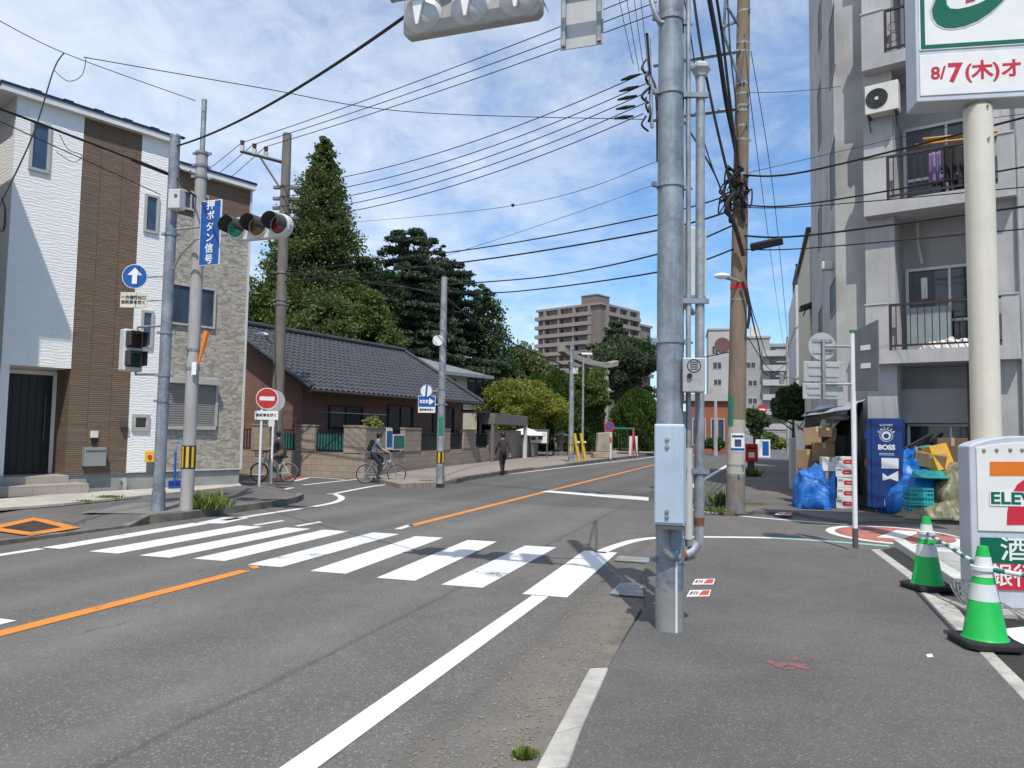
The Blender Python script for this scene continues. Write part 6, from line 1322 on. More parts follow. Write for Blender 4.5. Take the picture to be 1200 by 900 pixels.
# tarps: crumpled sheets draped over things
from mathutils import noise as mnoise
def tarp(name, label, cat, loc, rx, ry, h, mat, seed, rz=0.0, flat=.25, pw=1.0, n=72):
    vs, fs, so = [], [], Vector((seed * 3.7, seed * 1.3, seed * .7))
    for j in range(n + 1):
        for i in range(n + 1):
            u, v = i / n * 2 - 1, j / n * 2 - 1; rr = (abs(u) ** 4 + abs(v) ** 4) ** .25; ss = min(1.0, rr)
            top = (1 - ss ** 5) ** .6; lean = 1 - flat * (.5 + .5 * mnoise.noise(Vector((u * 1.1, v * 1.1, 0)) + so) * 1.8)
            spread = .80 + .26 * ss ** 6
            p = Vector((u * rx * spread, v * ry * spread, h * top * max(.35, lean)))
            q = Vector((p.x * 2.2, p.y * 2.2, p.z * 1.5)) + so
            w = 1 - abs(mnoise.noise(q)) * 2; w2 = 1 - abs(mnoise.noise(q * 2.3 + so)) * 2; w3 = mnoise.noise(q * 6.0)
            nrm = Vector((u * ss ** 3, v * ss ** 3, .5 * (1 - ss ** 2) + .15)).normalized()
            p += nrm * ((.085 * w + .045 * w2 + .016 * w3) * pw); p.z = max(.006, p.z); vs.append(tuple(p))
    for j in range(n):
        for i in range(n): a = j * (n + 1) + i; fs.append((a, a + 1, a + n + 2, a + n + 1))
    o = MB().add(vs, fs).build(name, mat, smooth=True, recenter=False); o.location = loc; o.rotation_euler = (0, 0, rz)
    md = o.modifiers.new('thick', 'SOLIDIFY'); md.thickness = .006
    return tag(o, label, cat)
def MTARP(name, col):
    mt, N, L, b = nodes_of(name); co = _coord(N); n = _noise(N, L, co, 5, 6, .6, 1.2)
    L.new(_mix(N, L, _ramp(N, L, n, .35, .7), [x * .75 for x in col], [min(1, x * 1.2) for x in col]), b.inputs['Base Color']); b.inputs['Roughness'].default_value = .42; _bump(N, L, b, n, .5, .05); return mt
m_tblue = MTARP('tarp_blue', (.012, .145, .50)); m_tteal = MTARP('tarp_teal', (.015, .26, .25)); m_tcamo = MTARP('tarp_olive', (.17, .165, .10)); m_tgrey = MTARP('tarp_grey', (.33, .34, .36))
p = Q(950.5, 16.0); tarp('blue_tarp', 'bright blue tarp hanging over boxes at the alley side of the flats', 'tarp', (p.x, p.y, gz), .28, .38, .88, m_tblue, 3, R(-20), .25)
p = Q(1077, 14.9); tarp('blue_tarp', 'crumpled blue tarp piled behind the teal crates', 'tarp', (p.x, p.y, gz), .55, .5, .98, m_tblue, 8, R(10), .3)
p = Q(1066, 15.1); tarp('blue_tarp', 'blue tarp bundle right beside the vending machine, above the crates', 'tarp', (p.x, p.y, gz), .30, .36, 1.22, m_tblue, 21, R(30), .2)
p = Q(1113, 14.5); tarp('olive_tarp', 'olive camouflage tarp heaped at the right end of the pile', 'tarp', (p.x, p.y, gz), .42, .42, 1.08, m_tcamo, 12, R(5), .35, 1.4)
p = Q(1103, 14.0); tarp('olive_tarp', 'low spill of olive tarp on the ground in front of the pile', 'tarp', (p.x, p.y, gz), .62, .24, .20, m_tcamo, 17, R(-8), .3, 1.5)
p = Q(1097, 15.2); tarp('green_net', 'dark green net bundle between the blue tarp and the olive one', 'net', (p.x, p.y, gz), .4, .4, .75, MTARP('net_green', (.012, .06, .045)), 31, 0, .3)
def crate(loc, label):
    t = thing('plastic_crate', label, 'crate', loc, R(-6), 'teal plastic crates'); w, d, h = .42, .32, .285
    f = MB(); f.box(-w / 2, w / 2, -d / 2, d / 2, 0, .02)
    for z in (.021, .10, .18, .255): f.box(-w / 2, w / 2, -d / 2, -d / 2 + .015, z, z + .03).box(-w / 2, w / 2, d / 2 - .015, d / 2, z, z + .03).box(-w / 2, -w / 2 + .015, -d / 2 + .016, d / 2 - .016, z, z + .03).box(w / 2 - .015, w / 2, -d / 2 + .016, d / 2 - .016, z, z + .03)
    for k in range(9): x = -w / 2 + .01 + (w - .02) * k / 8; f.box(x - .007, x + .007, -d / 2 + .003, -d / 2 + .012, .022, .284).box(x - .007, x + .007, d / 2 - .012, d / 2 - .003, .022, .284)
    f.build('frame', m_crate, t); MB().box(-w / 2 + .02, w / 2 - .02, -d / 2 + .02, d / 2 - .02, .021, .2).build('contents', M('crate_contents', (.02, .2, .2), .7), t); MB().box(-.08, .08, -d / 2 - .004, -d / 2 + .002, .12, .18).build('label_plate', m_crate, t); return t
p = Q(1074, 14.05); crate((p.x, p.y, gz), 'lower of the two teal plastic crates right of the vending machine'); crate((p.x + .01, p.y, gz + .293), 'upper teal plastic crate stacked right of the vending machine')
p = Q(1087, 14.9); carton((p.x, p.y, gz + .98), .55, .45, .28, R(-24), 'brown flattened carton on top of the pile right of the vending machine', m_card, tilt=R(14))
p = Q(1100, 14.8); carton((p.x, p.y, gz + .86), .45, .4, .5, R(18), 'yellow carton leaning on the pile under the window', m_yelc, tilt=R(-16))
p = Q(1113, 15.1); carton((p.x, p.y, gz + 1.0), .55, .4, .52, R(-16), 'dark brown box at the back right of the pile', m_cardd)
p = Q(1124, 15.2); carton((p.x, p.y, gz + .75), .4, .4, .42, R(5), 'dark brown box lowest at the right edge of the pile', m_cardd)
def sheet3(name, label, cat, pts, mat, thick=.012):
    """stiff board or sheet through four corners, with a little sag"""
    a, b_, c_, d_ = [Vector(p) for p in pts]; n = 12; vs = []; nr = (b_ - a).cross(d_ - a).normalized()
    for j in range(n + 1):
        for i in range(n + 1):
            u, v = i / n, j / n; q = a.lerp(b_, u).lerp(d_.lerp(c_, u), v); vs.append(tuple(q + nr * (.06 * math.sin(u * 9 + v * 4) * math.sin(v * 7) * .6)))
    mb = MB().add(vs, [(j * (n + 1) + i, j * (n + 1) + i + 1, (j + 1) * (n + 1) + i + 1, (j + 1) * (n + 1) + i) for j in range(n) for i in range(n)])
    o = mb.build(name, mat, smooth=True); md = o.modifiers.new('thick', 'SOLIDIFY'); md.thickness = thick; return tag(o, label, cat)
sheet3('teal_sheet', 'folded teal plastic sheet lying over the top of the pile', 'sheet', [at(1078, 526, 14.8), at(1118, 519, 15.2), at(1117, 521, 15.5), at(1086, 533, 15.0)], m_tteal, .05)
sheet3('teal_sheet', 'flat teal sheet spread above the crates', 'sheet', [at(1068, 560, 13.9), at(1112, 562, 14.1), at(1100, 551, 14.9), at(1070, 553, 14.7)], m_tteal, .03)
for k in range(5): q0_, q1_ = Vector(at(1060 + k * 2, 526 + k * 3, 15.2)), Vector(at(1093 - k * 2, 508 + k * 3.4, 15.5)); tag(MB().tube([tuple(q0_), tuple(q1_)], .035, 6).build('pole_bundle', m_blk2), 'dark ' + ['topmost', 'second', 'third', 'fourth', 'lowest'][k] + ' tube of the bundle leaning under the ground floor window', 'tube', 'dark tubes under the window')
# lean-to awning of sheets over the alley heap
sheet3('awning_sheet', 'ragged pale grey sheet roofing the heap in the alley', 'awning', [at(939, 488, 18.6), at(994, 480, 15.0), at(1014, 468, 15.6), at(962, 474, 19.8)], m_tgrey, .01)
sheet3('dark_backing', 'added dark backing for the shaded interior behind the boxes under the awning', 'sheet', [at(943, 560, 18.1), at(1011, 580, 15.75), at(1012, 471, 15.75), at(944, 483, 18.3)], m_blk2, .01)  # backing added under the awning, its black stands in for the shaded interior
sheet3('awning_sheet', 'dark net strip along the front edge of the awning', 'awning', [at(950, 497, 18.4), at(994, 492, 15.05), at(994, 481, 15.05), at(945, 487, 18.5)], MTARP('net_dark', (.03, .03, .032)), .01)
sheet3('awning_sheet', 'grey sheet hanging slanted from the awning down to the boxes', 'awning', [at(946, 534, 18.2), at(962, 524, 17.0), at(990, 486, 15.9), at(966, 484, 17.0)], m_tgrey, .01)
sheet3('awning_sheet', 'small torn white sheet fluttering at the left end of the awning', 'awning', [at(932, 498, 20), at(944, 491, 20), at(946, 500, 20), at(935, 505, 20)], m_wcard, .008)
p = Q(1000, 16.6); q = Q(948, 19.8)
for k, (px, Y) in enumerate(((1003, 15.6), (986, 16.9), (950, 20.4))):
    b0_ = Q(px, Y); tag(MB().cyl(tuple(b0_), tuple(b0_ + Vector((0, 0, 2.2))), .03, n=8).build('awning_pole', m_alu, smooth=True), ['awning pole standing beside the vending machine', 'awning pole behind the white cartons', 'awning pole at the far end of the alley heap'][k], 'pole', 'poles carrying the awning')
W3 = Q(948, 20.6); tag(MB().obox((W3.x, W3.y, 1.0), .5, .03, 1.0, R(-71.6)).build('display_board', m_wcard, bevel=.01), 'white board standing upright at the far end of the alley heap', 'board')
tag(MB().obox((W3.x + .25, W3.y + 1.4, .75), .55, .25, .78, R(71.6)).build('refrigerator_unit', m_pvc, bevel=.02), 'grey upright cabinet on the pavement past the alley heap', 'cabinet')
# ------------------------------------------------------------------ balcony things
bz = lev[1] + 2.3 - .35
def flats_thing(name, label, cat, x, y, z, group=None):
    q = MF @ Vector((x, y, 0)); return thing(name, label, cat, (q.x, q.y, z), FW.rz, group)
def ac(name, label, x, y, z, w=.78, h=.55, d=.3):
    t = flats_thing(name, label, 'air conditioner', x, y, z); MB().box(-w / 2, w / 2, -d, 0, 0, h).build('case', M('ac_white', (.66, .64, .58), .45, var=.06, dirt=((.4, .36, .3), .3)), t, bevel=.015)
    f = MB(); cx_ = -w * .14
    for r_ in (.07, .11, .15, .19, .22): f.torus((cx_, -d - .008, h / 2), r_, .005, 'y', 28, 4)
    for k in range(8): a = math.pi * k / 4; f.cyl((cx_, -d - .008, h / 2), (cx_ + .22 * math.cos(a), -d - .008, h / 2 + .22 * math.sin(a)), .003, n=4)
    f.build('fan_grille', m_dkgrey, t); MB().lathe([(0, -.005), (.225, -.005), (.225, -.001)], (cx_, -d, h / 2), 28, 'y').build('fan_well', m_blk2, t); MB().lathe([(0, -.02), (.04, -.018), (.04, -.006)], (cx_, -d, h / 2), 16, 'y').build('hub', m_ltgrey, t)
    b_ = MB(); 
    for s_ in (-1, 1): b_.box(s_ * w * .4 - .02, s_ * w * .4 + .02, -d, .0, -.04, -.001).cyl((s_ * w * .4, -d + .02, -.04), (s_ * w * .4, 0, -.3), .012, n=6)
    b_.build('wall_bracket', m_rail, t); return t
ta, tz_a, _, _2 = pxbox(FW, (1013, 97), (1053, 132), .6); z_a = FW.uv(1033, 131, .6)[1]
ac('air_conditioner', 'white outdoor air-conditioner unit on wall brackets beside the store sign', (ta + tz_a) / 2, -.301, z_a, abs(tz_a - ta), FW.uv(1033, 97, .6)[1] - z_a)
t = flats_thing('air_conditioner', 'slatted air-conditioner unit standing on the lower balcony', 'air conditioner', xr1 - .22, .35, lev[0] + .17); MB().box(-.2, .2, -.3, .3, 0, .6).build('case', m_ltgrey, t, bevel=.01); s_ = MB(); 
for k in range(9): s_.box(-.18, .18, -.315, -.301, .05 + k * .06, .08 + k * .06)
s_.build('slats', m_dkgrey, t)
m_oran = M('pole_orange', (.55, .25, .03), .5)
yl_ = -.35
for k, (a, b_) in enumerate((((1073, 171), (1142, 165)), ((1082, 164), (1142, 160)))):
    (ta, za_), (tb_, zb_) = FW.uv(*a, .3), FW.uv(*b_, .3); qa = MF @ Vector((ta, -.35, za_)); qb = MF @ Vector((tb_ + .4, -.35, zb_)); tag(MB().tube([tuple(qa), tuple(qb)], .03, 8).build('laundry_pole', m_oran, smooth=True), ['lower orange laundry pole on the middle balcony', 'upper orange laundry pole on the middle balcony'][k], 'laundry pole', 'laundry poles')
def cloth(label, name, px0, py0, px1, py1, mat, y=-.33, seed=0):
    (ta, za_), (tb_, zb_) = FW.uv(px0, py0, -y), FW.uv(px1, py1, -y); n = 14; vs = []
    for j in range(n + 1):
        for i in range(n + 1): u, v = i / n, j / n; vs.append(tuple(MF @ Vector((ta + (tb_ - ta) * u, y + .03 * math.sin(u * 11 + seed) * (.3 + v), za_ + (zb_ - za_) * v))))
    o = MB().add(vs, [(j * (n + 1) + i, j * (n + 1) + i + 1, (j + 1) * (n + 1) + i + 1, (j + 1) * (n + 1) + i) for j in range(n) for i in range(n)]).build(name, mat, smooth=True); md = o.modifiers.new('thick', 'SOLIDIFY'); md.thickness = .01; return tag(o, label, 'laundry')
cloth('purple towel hanging on the middle balcony', 'towel', 1088, 180, 1103, 212, M('towel_purple', (.26, .17, .36), .9)); 
cloth('black shirt hanging at the right of the purple towel', 'shirt', 1105, 172, 1121, 212, M('cloth_black', (.02, .02, .022), .9), seed=2); cloth('brown trousers hanging on the middle balcony next to the store sign', 'trousers', 1122, 170, 1138, 216, M('cloth_brown', (.045, .035, .03), .9), seed=4)
cloth('white shirt hanging inside the lower balcony window', 'shirt', 1079, 326, 1087, 350, m_wcard, .3, 1)
tw0 = FW.uv(1090, 402, -.1); tarp('white_bag', 'crumpled white bags on the floor of the lower balcony', 'bags', tuple(MF @ Vector((FW.uv(1112, 400, .2)[0], -.1, lev[0] + .17))), .55, .25, .30, m_wcard, 5, FW.rz, .3)
bb_ = MF @ Vector((xp1 + .55, .35, 0)); tag(MB().obox((bb_.x, bb_.y, lev[0] + .75), .42, .02, .55, FW.rz).build('board', M('board_grey', (.25, .30, .32), .4)), 'grey-blue board leaning behind the railing of the lower balcony', 'board')
# ------------------------------------------------------------------ street things farther off
bp = G(880, 553, ZR + .02); PBx = thing('post_box', 'red post box on a dark post on the far right pavement', 'post box', tuple(bp), R(-10)); h_ = lambda y: HT(bp, y) - bp.z
MB().box(-.26, .26, -.22, .22, h_(541), h_(520)).build('box', M('post_red', (.60, .015, .02), .4, var=.04), PBx, bevel=.03); MB().box(-.13, .13, -.13, .13, 0, h_(541) - .002).build('post', m_dkgrey, PBx); MB().box(-.18, .18, -.235, -.2215, h_(526), h_(524)).build('slot', m_blk2, PBx); MB().box(-.12, .12, -.227, -.2215, h_(536), h_(530)).build('label', m_wht, PBx)
bs_ = Vector((xz_at(895, 52), 52, gz)); IS = thing('info_sign', 'small blue and white sign board on a post far down the right pavement', 'road sign', tuple(bs_)); h_ = lambda y: HT(bs_, y) - bs_.z
MB().cyl((0, 0, 0), (0, 0, h_(536)), .05, n=8).build('post', m_galvl, IS); MB().box(-.55, .45, -.05, 0, h_(536) + .002, h_(515)).build('panel', m_wht, IS); MB().box(-.1, .35, -.055, -.0505, h_(534), h_(517)).build('blue_field', m_blue, IS)
be = Vector((xz_at(893, 62), 62, gz)); NE2 = thing('no_entry_sign', 'far red round road sign seen right of the brown utility pole', 'road sign', tuple(be)); h_ = lambda y: HT(be, y) - be.z; MB().cyl((0, 0, 0), (0, 0, h_(470)), .05, n=8).build('post', m_galvl, NE2); MB().lathe([(0, 0), (.42, 0), (.42, .02), (0, .02)], (0, -.06, h_(480)), 24, 'y').build('red_face', m_red, NE2); MB().box(-.28, .28, -.07, -.0605, h_(481), h_(479)).build('white_bar', m_wht, NE2)
for k, (px, top, Y, lb) in enumerate(((924, 395, 62, 'utility pole standing far down the street before the terraced flats'), (839, 470, 58, 'thin far pole left of the brown utility pole'), (834, 455, 75, 'farthest thin pole seen between the big pole and its conduits'))):
    b = Vector((xz_at(px, Y), Y, 0)); t = thing('utility_pole', lb, 'pole', tuple(b), 0, 'far poles down the road'); MB().cyl((0, 0, 0), (0, 0, HT(b, top)), .17, .12, 12).build('shaft', m_cpole, t, smooth=True)
    if k == 0:
        for py in (410, 424, 441): MB().box(-1.0, 1.0, -.05, .05, HT(b, py) - .05, HT(b, py) + .05).build('crossarm', m_cpole, t)
        MB().cyl((-.5, 0, HT(b, 450)), (-.5, 0, HT(b, 436)), .22, n=10).build('transformer', m_galvl, t, smooth=True)
# shrine front: torii, lantern, monument, notice board, guards, playground
m_tor = M('torii_stone', (.40, .355, .28), .9, var=.2, vs=2, fine=.2, fs=30, bump=.3, dirt=((.2, .18, .14), .5))
Yt = 60.0; ta_, tb_ = P(657, 417, Yt - 3), P(721, 433, Yt + 5)
TO = thing('torii_gate', 'stone torii gate with a curved lintel half hidden in the shrine trees', 'gate', (ta_.x, ta_.y, ZL)); dT = tb_ - ta_; LT = dT.length; dTn = dT.normalized()
bmv = MB(); n_ = 16
def lint(off, wz, wy, nm, lift, cut=0.0):
    vs = []; 
    for i in range(n_ + 1):
        f = cut + (1 - 2 * cut) * i / n_; c_ = Vector((dT.x * f, dT.y * f, ta_.z - ZL + dT.z * f + off + lift * (abs(f - .5) * 2) ** 2.5)); pr = Vector((-dTn.y, dTn.x, 0)).normalized() * wy
        vs += [tuple(c_ - pr + Vector((0, 0, -wz))), tuple(c_ + pr + Vector((0, 0, -wz))), tuple(c_ + pr + Vector((0, 0, wz))), tuple(c_ - pr + Vector((0, 0, wz)))]
    fs = [(0, 1, 2, 3), tuple(4 * n_ + k for k in (3, 2, 1, 0))]
    for i in range(n_):
        for k in range(4): fs.append((4 * i + k, 4 * i + (k + 1) % 4, 4 * i + 4 + (k + 1) % 4, 4 * i + 4 + k))
    return MB().add(vs, fs).build(nm, m_tor, TO, bevel=.03)
lint(0, .24, .3, 'top_lintel', .55); lint(-.50, .16, .22, 'second_lintel', .2, .16)
for f in (.22, .78): c_ = dT * f; MB().cyl((c_.x, c_.y, 0), (c_.x, c_.y, ta_.z - ZL + c_.z - .8), .42, .36, 16).build('pillar', m_tor, TO, smooth=True)
c0_, c1_ = dT * .12, dT * .88; MB().tube([tuple(Vector((c0_.x, c0_.y, ta_.z - ZL + c0_.z - 2.0))), tuple(Vector((c1_.x, c1_.y, ta_.z - ZL + c1_.z - 2.0)))], .25, 4).build('tie_beam', m_tor, TO)
bl_ = G(656, 534, ZL); SLn = thing('stone_lantern', 'dark stone lantern at the shrine front beside the pale pole', 'lantern', tuple(bl_)); h_ = (HT(bl_, 505) - ZL); MB().lathe([(0, 0), (.5, 0), (.5, .2), (.22, .25), (.2, h_ * .5), (.36, h_ * .56), (.36, h_ * .62), (.28, h_ * .63), (.28, h_ * .8), (.6, h_ * .82), (.25, h_ * .93), (.1, h_), (0, h_)], n=8).build('lantern_body', M('dark_stone', (.16, .155, .14), .9, var=.25, vs=4, bump=.3), SLn)
bm_ = G(707.5, 536.5, ZL); MS_ = thing('stone_monument', 'tall pale inscribed stone block standing in the shrine playground', 'monument', tuple(bm_), R(15)); h_ = HT(bm_, 506) - ZL; MB().box(-.75, .75, -.3, .3, 0, .35).build('plinth', m_tor, MS_, bevel=.03); MB().plate([(-.5, .351), (.5, .351), (.48, h_), (-.42, h_ - .08)], -.2, .2).build('slab', m_tor, MS_, bevel=.05)
bn_ = G(566 + 65, 536, ZL); NB_ = thing('notice_board', 'dark framed notice board with posters on legs at the shrine entrance', 'notice board', tuple(bn_), R(-10)); h_ = lambda y: HT(bn_, y) - ZL
MB().box(-.6, .6, -.05, .05, h_(520), h_(503)).build('frame', m_dkgrey, NB_, bevel=.01); MB().box(-.5, .5, -.056, -.0505, h_(519), h_(506)).build('posters', m_wht, NB_)
for k, (x, z) in enumerate(((-.3, .3), (.1, .35), (.3, .7), (-.2, .7))): MB().box(x - .14, x + .14, -.060, -.0565, h_(519) + z * .55, h_(519) + z * .55 + .2).build('poster', (m_blue, m_net, m_cream, m_red)[k], NB_)
for s_ in (-.5, .5): MB().box(s_ - .04, s_ + .04, -.04, .04, 0, h_(520) - .002).build('leg', m_dkgrey, NB_)
for k, px in enumerate((678.5, 686)):
    b = G(px, 540 - k * .4, ZL); t = thing('pole_guard', ['yellow guard post leaning left of the street lamp', 'yellow guard post right of the street lamp'][k], 'guard post', tuple(b), 0, 'yellow guards round the street lamp'); MB().tube([(0, 0, 0), (-.25, .1, HT(b, 508) - ZL)], .09, 6).build('post', m_yel, t); MB().box(-.12, .02, -.12, .12, HT(b, 519) - ZL, HT(b, 517) - ZL).build('band', m_wht, t)
bq = G(715.5, 538, ZL); NP = thing('no_parking_sign', 'round blue sign with red ring on a red and white post by the playground', 'road sign', tuple(bq)); h_ = lambda y: HT(bq, y) - ZL
for k in range(6): MB().cyl((0, 0, k * h_(500) / 6), (0, 0, (k + 1) * h_(500) / 6 - .002), .045, n=8).build('stripe', (m_wpost, m_red)[k % 2] if k > 2 else m_wpost, NP, smooth=True)
MB().lathe([(0, 0), (.30, 0), (.30, .015), (0, .015)], (-.1, -.07, h_(500)), 28, 'y').build('red_ring', m_red, NP); MB().lathe([(0, -.004), (.22, -.004), (.22, -.001)], (-.1, -.07, h_(500)), 28, 'y').build('blue_face', m_blue, NP); MB().plate([(-.26, h_(500) + .12), (-.22, h_(500) + .16), (.06, h_(500) - .12), (.02, h_(500) - .16)], -.079, -.0745).build('red_bar', m_red, NP)
b = G(727, 533, ZL); b = Vector((xz_at(727, 49), 49, ZL)); SWg = thing('swing_frame', 'playground swing frame with red and teal tubes', 'swing', tuple(b), R(-20)); h_ = HT(b, 503) - ZL
for x in (-.9, .9):
    for y in (-.8, .8): MB().tube([(x, 0, h_), (x * 1.05, y, 0)], .05, 8).build('leg', m_red if x > 0 or y < 0 else m_bteal, SWg)
MB().tube([(-1, 0, h_ + .05), (1, 0, h_ + .05)], .05, 8).build('top_bar', m_bteal, SWg)
for x in (-.3, .3): MB().cyl((x - .2, 0, .5), (x - .2, 0, h_), .012, n=5).cyl((x + .2, 0, .5), (x + .2, 0, h_), .012, n=5).box(x - .22, x + .22, -.1, .1, .45, .5).build('swing_seat', m_dkgrey, SWg)
for k, px in enumerate((739.5, 746)): b = Vector((xz_at(px, 50), 50, ZL)); tag(MB().cyl(tuple(b), (b.x, b.y, HT(b, 511)), .11, n=12).build('white_bollard', m_wpost, smooth=True), ['left white bollard at the playground fence', 'right white bollard at the playground fence'][k], 'bollard', 'white bollards')
b0_, b1_ = G(622, 533.5, ZL), Vector((xz_at(700, 53), 53, ZL)); dd = b1_ - b0_; FE = thing('iron_fence', 'low dark iron fence along the shrine frontage', 'fence', tuple(b0_), math.atan2(dd.y, dd.x)); L_ = dd.length; f = MB(); f.box(0, L_, -.02, .02, .95, 1.0).box(0, L_, -.02, .02, .2, .24)
for x in np.arange(0, L_, .28): f.box(x, x + .03, -.015, .015, .241, .949)
f.build('railing', m_iron2, FE); 
pp = MB(); 
for x in np.arange(0, L_, 2.4): MB().box(x - .09, x + .09, -.09, .09, 0, 1.15).build('post', m_tor, FE)
b0_, b1_ = Vector((xz_at(722, 60), 60, ZL)), Vector((xz_at(768, 68), 68, ZL)); dd = b1_ - b0_; FE = thing('iron_fence', 'dark railing with low hedge behind the swing', 'fence', tuple(b0_), math.atan2(dd.y, dd.x)); L_ = dd.length; f = MB(); f.box(0, L_, -.02, .02, .95, 1.0).box(0, L_, -.02, .02, .2, .24)
for x in np.arange(0, L_, .28): f.box(x, x + .03, -.015, .015, .241, .949)
f.build('railing', m_iron2, FE)
UM = thing('parasol', 'small pale parasol behind the end wall', 'parasol', tuple(Vector((xz_at(617, 44), 44, ZL)))); h_ = HT(UM.location, 508) - ZL; MB().lathe([(0, h_ + .35), (.5, h_ + .22), (1.1, h_ - .1), (1.08, h_ - .13), (0, h_ + .3)], n=8).build('canopy', m_wht, UM); MB().cyl((0, 0, 0), (0, 0, h_ + .3), .03, n=8).build('pole', m_alu, UM)
# blue hand pump and case in front of the stone wall
b = G(193, 590, ZL); b = HW.p + HW.d * HW.uv(194, 560)[0] + HW.n * .45; b.z = ZL + .012; HP = thing('hand_pump', 'tall blue hand pump standing on a small base at the stone wall', 'pump', tuple(b), HW.rz); MB().cyl((0, 0, .0), (0, 0, .85), .025, n=10).build('tube', m_blue, HP, smooth=True); MB().box(-.12, .12, -.05, .05, 0, .05).build('foot', m_blue, HP, bevel=.01); MB().tube(bez([(0, 0, .85), (.06, 0, 1.1), (.18, 0, 1.15), (.2, 0, .8), (.1, 0, .2)], 5), .012, 6).build('hose', M('hose_blue', (.03, .2, .6), .4), HP, smooth=True)
b = HW.p + HW.d * HW.uv(204, 560)[0] + HW.n * .35; b.z = ZL + .012; TC = thing('tool_case', 'flat dark blue case lying beside the blue hand pump', 'case', tuple(b), HW.rz); MB().box(-.25, .25, -.12, .12, 0, .17).build('body', M('case_blue', (.01, .03, .25), .5), TC, bevel=.02); MB().tube([(-.1, 0, .17), (-.08, 0, .24), (.08, 0, .24), (.1, 0, .17)], .012, 6).build('handle', m_blk2, TC)
# ================================================================== trees and plants
def leaves(name, pts, size, mat, parent, droop=0.0, asp=1.0, seed=1, out=None):
    r_ = np.random.default_rng(seed); n = len(pts); pts = np.asarray(pts, float)
    sz = (size if np.ndim(size) else np.full(n, size)) * r_.uniform(.65, 1.35, n)
    a = r_.normal(size=(n, 3)); 
    if out is not None: a = a * .45 + out
    a[:, 2] -= droop; a /= np.linalg.norm(a, axis=1)[:, None]
    b = r_.normal(size=(n, 3)); b -= a * (a * b).sum(1)[:, None]; b /= np.linalg.norm(b, axis=1)[:, None]
    c = np.cross(a, b); A = a * (sz * asp)[:, None]; B = b * sz[:, None] * .5; up_ = c * (sz * .18)[:, None]
    v = np.empty((n, 4, 3)); v[:, 0] = pts - B * .6 - A * .1; v[:, 1] = pts + A * .45 - B + up_; v[:, 2] = pts + A; v[:, 3] = pts + A * .45 + B - up_ * .5
    me = bpy.data.meshes.new(name); me.vertices.add(n * 4); me.vertices.foreach_set('co', v.reshape(-1)); me.loops.add(n * 4); me.loops.foreach_set('vertex_index', np.arange(n * 4, dtype=np.int32))
    me.polygons.add(n); me.polygons.foreach_set('loop_start', np.arange(0, n * 4, 4, dtype=np.int32)); me.polygons.foreach_set('loop_total', np.full(n, 4, dtype=np.int32)); me.update(); me.validate()
    me.materials.append(mat); o = bpy.data.objects.new(name, me); C.objects.link(o); o.parent = parent; return o
m_bark = M('bark', (.10, .075, .055), .95, var=.3, vs=6, fine=.2, bump=.5, bs=25, stretch=(1, 1, .3))
LF_ = dict(redwood=MLEAF('leaf_redwood', (0.078, 0.118, 0.034), (0.165, 0.205, 0.068)), dark=MLEAF('leaf_dark', (0.040, 0.083, 0.030), (0.088, 0.138, 0.050)), cedar=MLEAF('leaf_cedar', (0.043, 0.075, 0.045), (0.094, 0.131, 0.069), .25),
           mid=MLEAF('leaf_mid', (0.075, 0.131, 0.030), (0.150, 0.219, 0.050)), bright=MLEAF('leaf_bright', (0.200, 0.237, 0.037), (0.338, 0.350, 0.075), .45), hedge=MLEAF('leaf_hedge', (0.044, 0.094, 0.018), (0.100, 0.175, 0.031)), pale=MLEAF('leaf_pale', (0.125, 0.163, 0.050), (0.213, 0.237, 0.088)), pine=MLEAF('leaf_pine', (0.043, 0.075, 0.030), (0.094, 0.131, 0.050), .2), weed=MLEAF('leaf_weed', (0.125, 0.188, 0.037), (0.275, 0.325, 0.088)))
def tree_at(name, label, cat, px, Y, z0=0.0, group=None):
    p = Vector((xz_at(px, Y), Y, z0)); return thing(name, label, cat, tuple(p), 0, group), p
def trunk(t, h, r, lean=(0, 0), limbs=5, lh=(.35, .85), ll=.3, seed=0):
    r_ = random.Random(seed); mb = MB(); mb.tube([(0, 0, -.1), (lean[0] * .3, lean[1] * .3, h * .4), (lean[0], lean[1], h * .96)], [r, r * .7, r * .12], 10)
    for k in range(limbs):
        f = r_.uniform(*lh); a = r_.uniform(0, 6.28); L = h * ll * r_.uniform(.6, 1.1); o_ = Vector((lean[0] * f, lean[1] * f, h * f)); mb.tube([tuple(o_), tuple(o_ + Vector((math.cos(a) * L * .5, math.sin(a) * L * .5, L * .25))), tuple(o_ + Vector((math.cos(a) * L, math.sin(a) * L, L * .45)))], [r * .35, r * .22, r * .06], 6)
    mb.build('trunk', m_bark, t, smooth=True)
def cone_crown(h, z0, r, n, seed, power=.8, gap=.35, clumps=160):
    """spire of drooping sprays: branches round a stem, each with a clump of foliage, gaps between"""
    r_ = np.random.default_rng(seed); P_ = []; O_ = []
    for k in range(clumps):
        f = (k + r_.random()) / clumps; f = 1 - (1 - f) ** .75; z = z0 + (h - z0) * f; R_ = r * ((1 - f) ** power) * r_.uniform(.7, 1.15) + .05; a = k * 2.39996 + r_.uniform(-.4, .4)
        m_ = max(12, int(n / clumps * (1.5 - f))); s = r_.random(m_) ** .6
        w = (.04 + .155 * R_ ** .8)
        x = np.cos(a) * R_ * s + r_.normal(0, w, m_); y = np.sin(a) * R_ * s + r_.normal(0, w, m_); zz_ = z + R_ * s * (.25 if f < .5 else .6) - (s ** 2) * R_ * .3 + r_.normal(0, w * .55, m_)
        P_.append(np.stack([x, y, zz_], 1)); O_.append(np.tile([np.cos(a), np.sin(a), .1], (m_, 1)))
    return np.concatenate(P_), np.concatenate(O_)
